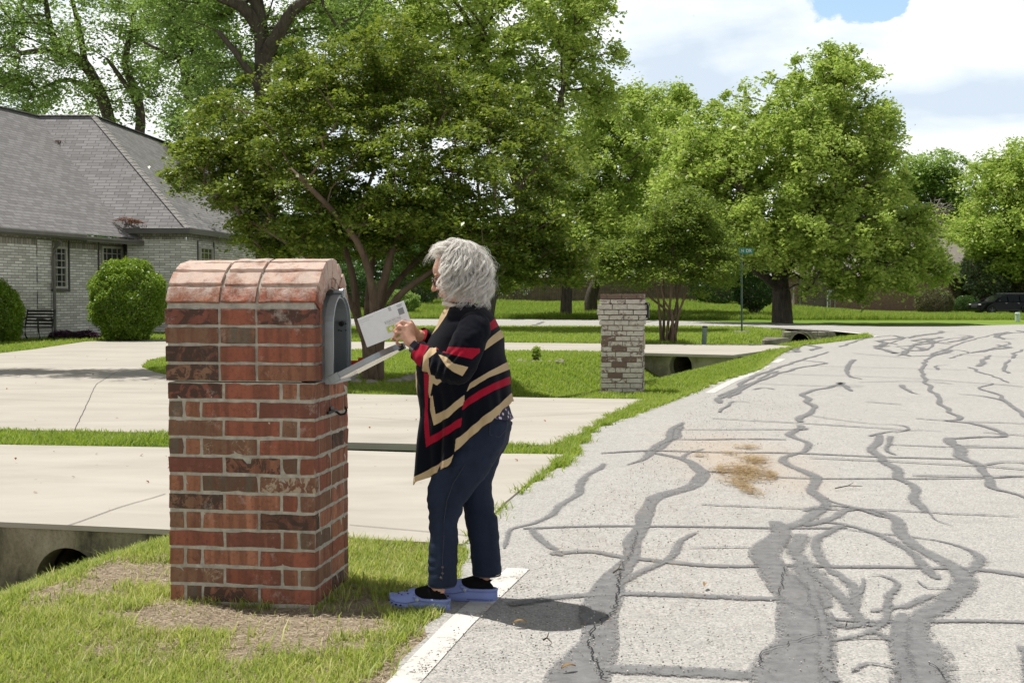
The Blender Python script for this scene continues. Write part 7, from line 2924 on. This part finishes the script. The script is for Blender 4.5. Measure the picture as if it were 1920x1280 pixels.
# ---------------------------------------------------------------- the envelope in her hands
m, n = material('envelope_paper')
b = n.n('ShaderNodeBsdfPrincipled', Base_Color=n.ramp(n.noise(coord(n), 40, 4), (0.3, (0.70, 0.715, 0.75)), (0.7, (0.76, 0.775, 0.80))), Roughness=0.75, Specular_IOR_Level=0.2)
n.out(b.outputs[0])
M['paper'] = m
M['ink'] = simple('grey_ink', (0.16, 0.16, 0.17), 0.8)
M['inkg'] = simple('lime_print', (0.42, 0.55, 0.03), 0.7)
M['inks'] = simple('stamp_grey', (0.24, 0.245, 0.26), 0.8)
ETL, ETR, EBL = W(670, 598, 0.030), W(757, 563.5, -0.012), W(700, 646.5, 0.005)
ex_ = (ETR - ETL)
EW = ex_.length
ex_.normalize()
ey_ = (ETL - EBL)
ey_ = ey_ - ex_ * ey_.dot(ex_)
EHt = ey_.length
ey_.normalize()
en = ex_.cross(ey_)
if en.y > 0:
    en = -en
EMx = Matrix((ex_, ey_, en)).transposed().to_4x4()
EMx.translation = ETL - ey_ * EHt
env_t = thing('envelope', tuple(EMx @ Vector((EW / 2, EHt / 2, 0))), 'white reply mail envelope with lime green print, held up by the woman', 'envelope')
bm = bmesh.new()
box(bm, (EW / 2, EHt / 2, 0), (EW, EHt, 0.0022), M=EMx, bevel=0.0008)
bm_link('paper', bm, M['paper'], env_t)
zf = 0.0013


def eprint(x, y, w_, h_, mat, name='print'):
    bm = bmesh.new()
    box(bm, (x + w_ / 2, y + h_ / 2, zf), (w_, h_, 0.0006), M=EMx)
    return bm_link(name, bm, mat, env_t)


def eframe(x, y, w_, h_, mat, t_=0.0007, name='print_box'):
    bm = bmesh.new()
    for (a, b__, c_, d_) in ((x, y, w_, t_), (x, y + h_ - t_, w_, t_), (x, y + t_, t_, h_ - 2 * t_), (x + w_ - t_, y + t_, t_, h_ - 2 * t_)):
        box(bm, (a + c_ / 2, b__ + d_ / 2, zf), (c_, d_, 0.0006), M=EMx)
    return bm_link(name, bm, mat, env_t)


# measured along the paper: x from the left edge, y from the bottom
eprint(EW * 0.825, EHt * 0.60, EW * 0.115, EHt * 0.215, M['inks'], 'postage_square')
eframe(EW * 0.50, EHt * 0.475, EW * 0.335, EHt * 0.105, M['ink'])
text_mesh('BUSINESS REPLY MAIL', 0.0078, EMx @ Matrix.Translation((EW * 0.667, EHt * 0.527, zf)), M['ink'], 'lettering', env_t, 0.0003)
text_mesh('FIRST-CLASS MAIL   PERMIT NO.', 0.0036, EMx @ Matrix.Translation((EW * 0.667, EHt * 0.445, zf)), M['ink'], 'lettering', env_t, 0.0003)
text_mesh('NO POSTAGE\nNECESSARY\nIF MAILED', 0.0044, EMx @ Matrix.Translation((EW * 0.885, EHt * 0.90, zf)), M['ink'], 'lettering', env_t, 0.0003)
for k in range(5):
    eprint(EW * (0.655 + 0.012 * k), EHt * 0.84, EW * 0.004, EHt * (0.14 if k % 2 == 0 else 0.14), M['ink'], 'bar_mark')
for k in range(3):
    bm = bmesh.new()
    w_ = EW * (0.30, 0.20, 0.05)[k]
    for j in range(int(w_ / 0.004)):
        box(bm, (EW * 0.04 + j * 0.004 + 0.0012, EHt * (0.90 - 0.065 * k), zf), (0.0024, 0.0012, 0.0005), M=EMx)
    bm_link('small_print', bm, M['inks'], env_t)
eprint(EW * 0.505, EHt * 0.20, EW * 0.155, EHt * 0.18, M['inkg'], 'lime_panel')
eframe(EW * 0.495, EHt * 0.18, EW * 0.42, EHt * 0.22, M['ink'])
eprint(EW * 0.76, EHt * 0.22, EW * 0.12, EHt * 0.15, M['inkg'], 'lime_panel')
bm = bmesh.new()
pts = [Vector((EW * 0.582 + 0.008 * math.cos(a), EHt * 0.29 + 0.0075 * math.sin(a), zf + 0.0005)) for a in [2 * math.pi * k / 24 for k in range(24)]]
bm.faces.new([bm.verts.new(EMx @ p) for p in pts])
bm_link('print_circle', bm, M['paper'], env_t)
text_mesh('0', 0.017, EMx @ Matrix.Translation((EW * 0.70, EHt * 0.29, zf)), M['ink'], 'lettering', env_t, 0.0003)

# ---------------------------------------------------------------- grass, thatch and litter
M['grass_near'] = leafmat('grass_blade', (0.11, 0.175, 0.024), (0.28, 0.355, 0.062), (0.60, 0.58, 0.21), (0.52, 0.66, 0.09), 0.42, 0.5, 0.35, 2.2)
M['grass_far'] = leafmat('lawn_blade', (0.095, 0.16, 0.018), (0.205, 0.29, 0.038), (0.37, 0.41, 0.085), (0.42, 0.58, 0.05), 0.42, 0.55, 0.3, 0.35)
M['grass_tall'] = leafmat('tall_grass_blade', (0.09, 0.16, 0.018), (0.17, 0.26, 0.032), (0.30, 0.36, 0.075), (0.42, 0.55, 0.08), 0.42, 0.6, 0.2, 0.25)
rg = np.random.default_rng(5)
road_poly = [(p.x, p.y) for p in outl]
near_poly = [(p[0], p[1]) for p in near_drive]
far_poly = [(p[0], p[1]) for p in far_pts]


def free(x, y, pad=0.0):
    ok = ~inpoly(x, y, road_poly) & ~inpoly(x, y, near_poly) & ~inpoly(x, y, far_poly)
    for (mx_, w_, d_) in ((PM, LX, WY), (PM2, W2, D2)):
        iv = mx_.inverted()
        lx = iv[0][0] * x + iv[0][1] * y + iv[0][3]
        ly = iv[1][0] * x + iv[1][1] * y + iv[1][3]
        ok &= ~((lx > -w_ - .01) & (lx < .01) & (ly > -.01) & (ly < d_ + .01))
    return ok


def nz2(x, y, s, o=0.0):
    """cheap smooth noise, 0..1"""
    a = np.sin(x * s * 1.3 + y * s * 0.7 + o) * np.sin(y * s * 1.1 - x * s * 0.5 + o * 2.1)
    b_ = np.sin(x * s * 2.9 - y * s * 1.9 + o * 3) * np.sin(y * s * 3.1 + x * s * 1.7 + o)
    c = np.sin(x * s * 6.1 + y * s * 5.3 + o * 5) * np.sin(y * s * 6.7 - x * s * 4.9 + o * 4)
    return 0.5 + 0.5 * (0.5 * a + 0.32 * b_ + 0.18 * c)


def grass(name, x, y, h, wd, mat, lean=0.5, hv=0.5):
    n_ = len(x)
    z = ground_z(x, y)
    th = rg.random(n_) * 6.2832
    hh = h * (1 - hv + 2 * hv * rg.random(n_))
    ln = hh * lean * (0.2 + rg.random(n_))
    dx, dy = np.cos(th), np.sin(th)
    sx, sy = -dy, dx
    w_ = wd * (0.6 + 0.8 * rg.random(n_))
    r_ = np.array([x, y, z - 0.004]).T
    s_ = np.array([sx * w_, sy * w_, np.zeros(n_)]).T * 0.5
    m_ = r_ + np.array([dx * ln * 0.35, dy * ln * 0.35, hh * 0.62]).T
    t_ = r_ + np.array([dx * ln, dy * ln, hh]).T
    v = np.stack([r_ - s_, r_ + s_, m_ + s_ * 0.8, m_ - s_ * 0.8, t_ + s_ * 0.15, t_ - s_ * 0.15], 1).reshape(-1, 3)
    b_ = np.arange(n_)[:, None] * 6
    f = np.concatenate([b_ + np.array([[0, 1, 2, 3]]), b_ + np.array([[3, 2, 4, 5]])], 0)
    o = link(name, np_mesh(name, v, f), mat)
    return tag(o, kind='stuff')


def bare(x, y):
    """where the turf round the mailbox and along the road has worn to thatch, 0..1"""
    d1 = np.exp(-(((x + 1.05) / 0.75) ** 2 + ((y - 5.42) / 0.34) ** 2))
    d2 = np.exp(-(((x + 1.85) / 0.45) ** 2 + ((y - 6.15) / 0.5) ** 2)) * 0.75
    d3 = np.exp(-(((x + 0.62) / 0.28) ** 2 + ((y - 5.5) / 0.4) ** 2)) * 0.7
    d4 = np.exp(-(((x + 0.95) / 0.6) ** 2 + ((y - 5.0) / 0.22) ** 2)) * 0.75
    d5 = np.exp(-np.abs((edge_x(y) - x) - 0.10) / 0.10) * 0.8
    d6 = np.exp(-(((x + 3.1) / 0.35) ** 2 + ((y - 7.5) / 0.35) ** 2)) * 1.3
    return np.clip(np.maximum.reduce([d1, d2, d3, d4, d5, d6]) * 0.92 + (nz2(x, y, 5.0, 1.0) - 0.5) * 0.9, 0, 1)


n_ = 330000
x = rg.uniform(-4.2, 1.2, n_)
y = 3.9 + (8.2 - 3.9) * rg.random(n_)
k = free(x, y) & (x < edge_x(y) - 0.02) & (np.abs(x) < y * 0.42)
bz = bare(x, y)
k &= rg.random(n_) > (0.05 + 0.93 * smooth(0.25, 0.62, bz) + 0.25 * (nz2(x, y, 9, 3) > 0.62))
x, y = x[k], y[k]
tuft = 0.55 + 0.9 * nz2(x, y, 11, 0.3)
grass('near_grass', x, y, 0.034 * tuft, 0.0042, M['grass_near'], 1.0)
# broader blades of the coarse tufts
n_ = 9000
x = rg.uniform(-4.2, 1.2, n_)
y = rg.uniform(3.9, 8.0, n_)
k = free(x, y) & (x < edge_x(y) - 0.05) & (nz2(x, y, 8, 2.2) > 0.56) & (bare(x, y) < 0.6)
grass('coarse_grass', x[k], y[k], 0.055, 0.0065, M['grass_near'], 1.3)
# thatch lying on the worn ground
n_ = 90000
x = rg.uniform(-3.6, 0.6, n_)
y = rg.uniform(3.9, 7.8, n_)
k = free(x, y) & (x < edge_x(y) + 0.0) & ((bare(x, y) > 0.22) | (rg.random(n_) < 0.18))
x, y = x[k], y[k]
o = blades('dry_thatch', np.stack([x, y, ground_z(x, y) + 0.004 + 0.010 * rng.random(len(x))], 1), 0.032, 0.0013, M['thatch'], 0.35)
tag(o, kind='stuff')
# the grass strips, the verge and the island lawn
n_ = 700000
y = 7.5 + (36 - 7.5) * rg.random(n_) ** 1.35
x = rg.uniform(-0.42, 0.26, n_) * y
k = free(x, y) & (x < edge_x(y) + 0.0)
x, y = x[k], y[k]
grass('lawn_grass', x, y, 0.030 + 0.0006 * y + 0.016 * nz2(x, y, 3.3, 1.1), 0.0042 + 0.00042 * y, M['grass_far'], 0.9)
# ragged tufts spilling over the edges of slabs and road
ex, ey = [], []
allp = [near_drive, far_pts]


def fringe(poly, per_m, spread, ymin=6.5, ymax=34):
    for a, b_ in zip(poly[:-1], poly[1:]):
        a, b_ = np.array(a[:2]), np.array(b_[:2])
        L = np.linalg.norm(b_ - a)
        m_ = int(L * per_m)
        if m_ < 1:
            continue
        t_ = rg.random(m_)
        p = a + (b_ - a) * t_[:, None] + rg.normal(size=(m_, 2)) * spread
        ex.append(p[:, 0])
        ey.append(p[:, 1])


fringe([Vector(p) for p in left[4:]], 700, 0.035)
fringe([Vector(p) for p in near_drive[3:7]], 350, 0.025)
fringe([Vector(p) for p in far_pts[3:9]], 500, 0.035)
x, y = np.concatenate(ex), np.concatenate(ey)
k = (nz2(x, y, 4.0, 0.7) > 0.46) & (rg.random(len(x)) < np.where(y < 9.9, 0.22, 1.0)) & (y > 6.5) & (y < 34) & (np.abs(x) < y * 0.45)
grass('edge_grass', x[k], y[k], 0.042 + 0.0006 * y[k], 0.005 + 0.0003 * y[k], M['grass_far'], 1.3)
# a thick tongue of grass between the driveways and the road
n_ = 26000
c0 = [(880, 1000), (950, 948), (1010, 905), (1060, 868), (1100, 815), (1150, 785), (1190, 765), (1250, 745)]
sp_ = [0.03, 0.05, 0.07, 0.16, 0.20, 0.17, 0.14, 0.16]
ii = rg.integers(0, len(c0) - 1, n_)
tt = rg.random(n_)
g0 = np.array([tuple(G(*p)[:2]) for p in c0])
s0_ = np.array(sp_)
pc = g0[ii] + (g0[ii + 1] - g0[ii]) * tt[:, None]
sg = s0_[ii] + (s0_[ii + 1] - s0_[ii]) * tt
p = pc + rg.normal(size=(n_, 2)) * sg[:, None] + np.array([-0.04, 0])
k = (nz2(p[:, 0], p[:, 1], 5.0, 0.2) > 0.38) & (rg.random(n_) < np.where(p[:, 1] < 9.9, 0.12, 1.0)) & free(p[:, 0] - 0.03, p[:, 1]) & free(p[:, 0] + 0.03, p[:, 1])
grass('verge_grass', p[k, 0], p[k, 1], 0.050, 0.007, M['grass_far'], 1.3)
# beyond the third driveway, and the meadow over the cross street
n_ = 260000
y = rg.uniform(34.5, 56.5, n_)
x = rg.uniform(-0.46, 0.30, n_) * y
k = free(x, y) & (x < edge_x(y))
grass('verge_lawn', x[k], y[k], 0.085, 0.022, M['grass_far'], 0.9)
n_ = 330000
y = 72.5 + (112 - 72.5) * rg.random(n_) ** 1.2
x = rg.uniform(-0.28, 0.44, n_) * y
k = free(x, y) & ~((y > 97) & (x > 20)) & (y < 106.5)
x, y = x[k], y[k]
grass('meadow_grass', x, y, 0.16 + 0.34 * nz2(x, y, 0.25, 0.9) ** 2 * smooth(30, 16, x), 0.030, M['grass_tall'], 0.6)

# grass clippings and straw on the asphalt
def scatter_poly(cx, cy, rx, ry, n_, pw=1.0, an=0.0):
    r_ = rg.random(n_) ** (0.5 * pw)
    a = rg.random(n_) * 6.2832
    x, y = r_ * np.cos(a) * rx, r_ * np.sin(a) * ry
    return cx + x * math.cos(an) - y * math.sin(an), cy + x * math.sin(an) + y * math.cos(an)


X_, Y_ = [], []
for (u, v, ru, rv, m_) in ((1400, 888, 52, 18, 2600), (1412, 862, 34, 8, 700), (1372, 884, 40, 6, 600), (1392, 912, 18, 14, 500), (1400, 840, 26, 4, 340), (1420, 868, 18, 8, 500), (1410, 925, 20, 10, 220), (1370, 852, 16, 2.5, 110), (1314, 856, 14, 3, 120), (1440, 892, 16, 8, 200), (1375, 905, 30, 10, 350)):
    g0 = G(u, v)
    sx = ru / ((v - 552) / 1.35)
    sy = rv * g0.y / (v - 552)
    a, b_ = scatter_poly(g0.x, g0.y, sx, sy, m_, 1.5)
    kk = nz2(a, b_, 14, 2.0) > 0.35
    X_.append(a[kk])
    Y_.append(b_[kk])
x, y = np.concatenate(X_), np.concatenate(Y_)
o = blades('grass_clippings', np.stack([x, y, 0.016 + 0.010 * rng.random(len(x))], 1), 0.040, 0.0022, M['straw'], 0.25)
tag(o, kind='stuff')
n_ = 7500
y = 5.2 + (16 - 5.2) * rg.random(n_)
x = edge_x(y) + np.abs(rg.normal(size=n_)) * (0.35 + 0.05 * y) + 0.02
k = (nz2(x, y, 2.0, 5.0) > 0.40) & (rg.random(n_) < np.clip(1.4 - (y - 5) * 0.07, 0.3, 1))
x, y = x[k], y[k]
o = blades('loose_straw', np.stack([x, y, 0.014 + 0.004 * rng.random(len(x))], 1), 0.022, 0.0011, M['straw'], 0.15)
tag(o, kind='stuff')
# gravel chips along the road edge
n_ = 5200
y = 4.6 + 13 * rg.random(n_) ** 1.5
x = edge_x(y) + np.abs(rg.normal(size=n_)) * 0.9
z = np.full(n_, 0.012)
m_ = rg.random(n_) * 0.0035 + 0.0015
oct_ = np.array([[1, 0, 0], [0, 1, 0], [-1, 0, 0], [0, -1, 0], [0, 0, .8], [0, 0, -.8]])
v = (np.stack([x, y, z], 1)[:, None] + oct_[None] * m_[:, None, None] * (0.7 + 0.6 * rg.random((n_, 6, 1)))).reshape(-1, 3)
ft_ = np.array([[0, 1, 4], [1, 2, 4], [2, 3, 4], [3, 0, 4], [1, 0, 5], [2, 1, 5], [3, 2, 5], [0, 3, 5]])
f = (np.arange(n_)[:, None, None] * 6 + ft_[None]).reshape(-1, 3)
M['chips'] = leafmat('stone_chips', (0.10, 0.09, 0.08), (0.30, 0.28, 0.25), (0.62, 0.60, 0.56), (0.3, 0.3, 0.3), 0.0, 0.9, 0.2, 3)
o = link('gravel_chips', np_mesh('gravel_chips', v, f), M['chips'])
tag(o, kind='stuff')
# leaves on the driveways
n_ = 190
y = rg.uniform(8, 34, n_)
x = rg.uniform(-0.40, 0.05, n_) * y
k = inpoly(x, y, near_poly) | inpoly(x, y, far_poly)
x, y = x[k], y[k]
o = leaf_mesh('fallen_leaves', np.stack([x, y, np.full(len(x), 0.020)], 1), 0.030, 0.018, M['rust'], None, rg, 0.95)
tag(o, kind='stuff')
# leaf litter in the ditch by the culvert
q = (-3.15, 7.45)
x, y = scatter_poly(q[0], q[1], 0.45, 0.35, 1500)
o = leaf_mesh('ditch_litter', np.stack([x, y, ground_z(x, y) + 0.01 + 0.03 * rg.random(len(x))], 1), 0.045, 0.02, M['thatch'], None, rg, 0.6)
tag(o, kind='stuff')
# sticks
for (u0, v0, u1, v1, lab) in ((1150, 1073, 1171, 1068, 'thin dark twig lying on the wide grey crack sealer line'), (1566, 915, 1617, 911, 'long thin twig lying on the asphalt right of the clippings'),
                              (1018, 1199, 1034, 1203, 'short dark twig near the bottom of the widest sealer line')):
    a, b_ = G(u0, v0, 0.02), G(u1, v1, 0.02)
    bm = bmesh.new()
    mid_ = (a + b_) / 2 + Vector((0.0, 0.02, 0.008))
    tube(bm, [a, mid_, b_], [0.004, 0.0035, 0.002], 6)
    tube(bm, [mid_, mid_ + (b_ - a) * 0.25 + Vector((0, .04, .012))], [0.0025, 0.0015], 5)
    o = bm_link('twig', bm, M['bark'], origin=(a.x, a.y, 0))
    tag(o, lab, 'twig')
for (u, v, an, lab) in ((1322, 1105, 1.3, 'small curled tan leaf standing on the open asphalt'), (975, 1177, 0.1, 'pale dead leaf inside the shadow of the woman'), (1066, 1262, 0.5, 'orange brown leaf at the foot of the left sealer line')):
    g0 = G(u, v)
    bm = bmesh.new()
    vs = []
    for i in range(7):
        t_ = i / 6
        wv = 0.011 * math.sin(math.pi * (0.08 + 0.84 * t_))
        for sgn in (-1, 0, 1):
            p = Vector(((t_ - 0.5) * 0.06, sgn * wv, 0.012 + 0.010 * math.sin(t_ * 3) + 0.006 * abs(sgn)))
            p.rotate(Matrix.Rotation(an, 3, 'Z'))
            vs.append(bm.verts.new(p + Vector((g0.x, g0.y, 0.008))))
    for i in range(6):
        for j in range(2):
            bm.faces.new((vs[i * 3 + j], vs[i * 3 + j + 1], vs[i * 3 + j + 4], vs[i * 3 + j + 3]))
    o = bm_link('dead_leaf', bm, M['straw'], origin=(g0.x, g0.y, 0))
    tag(o, lab, 'leaf')
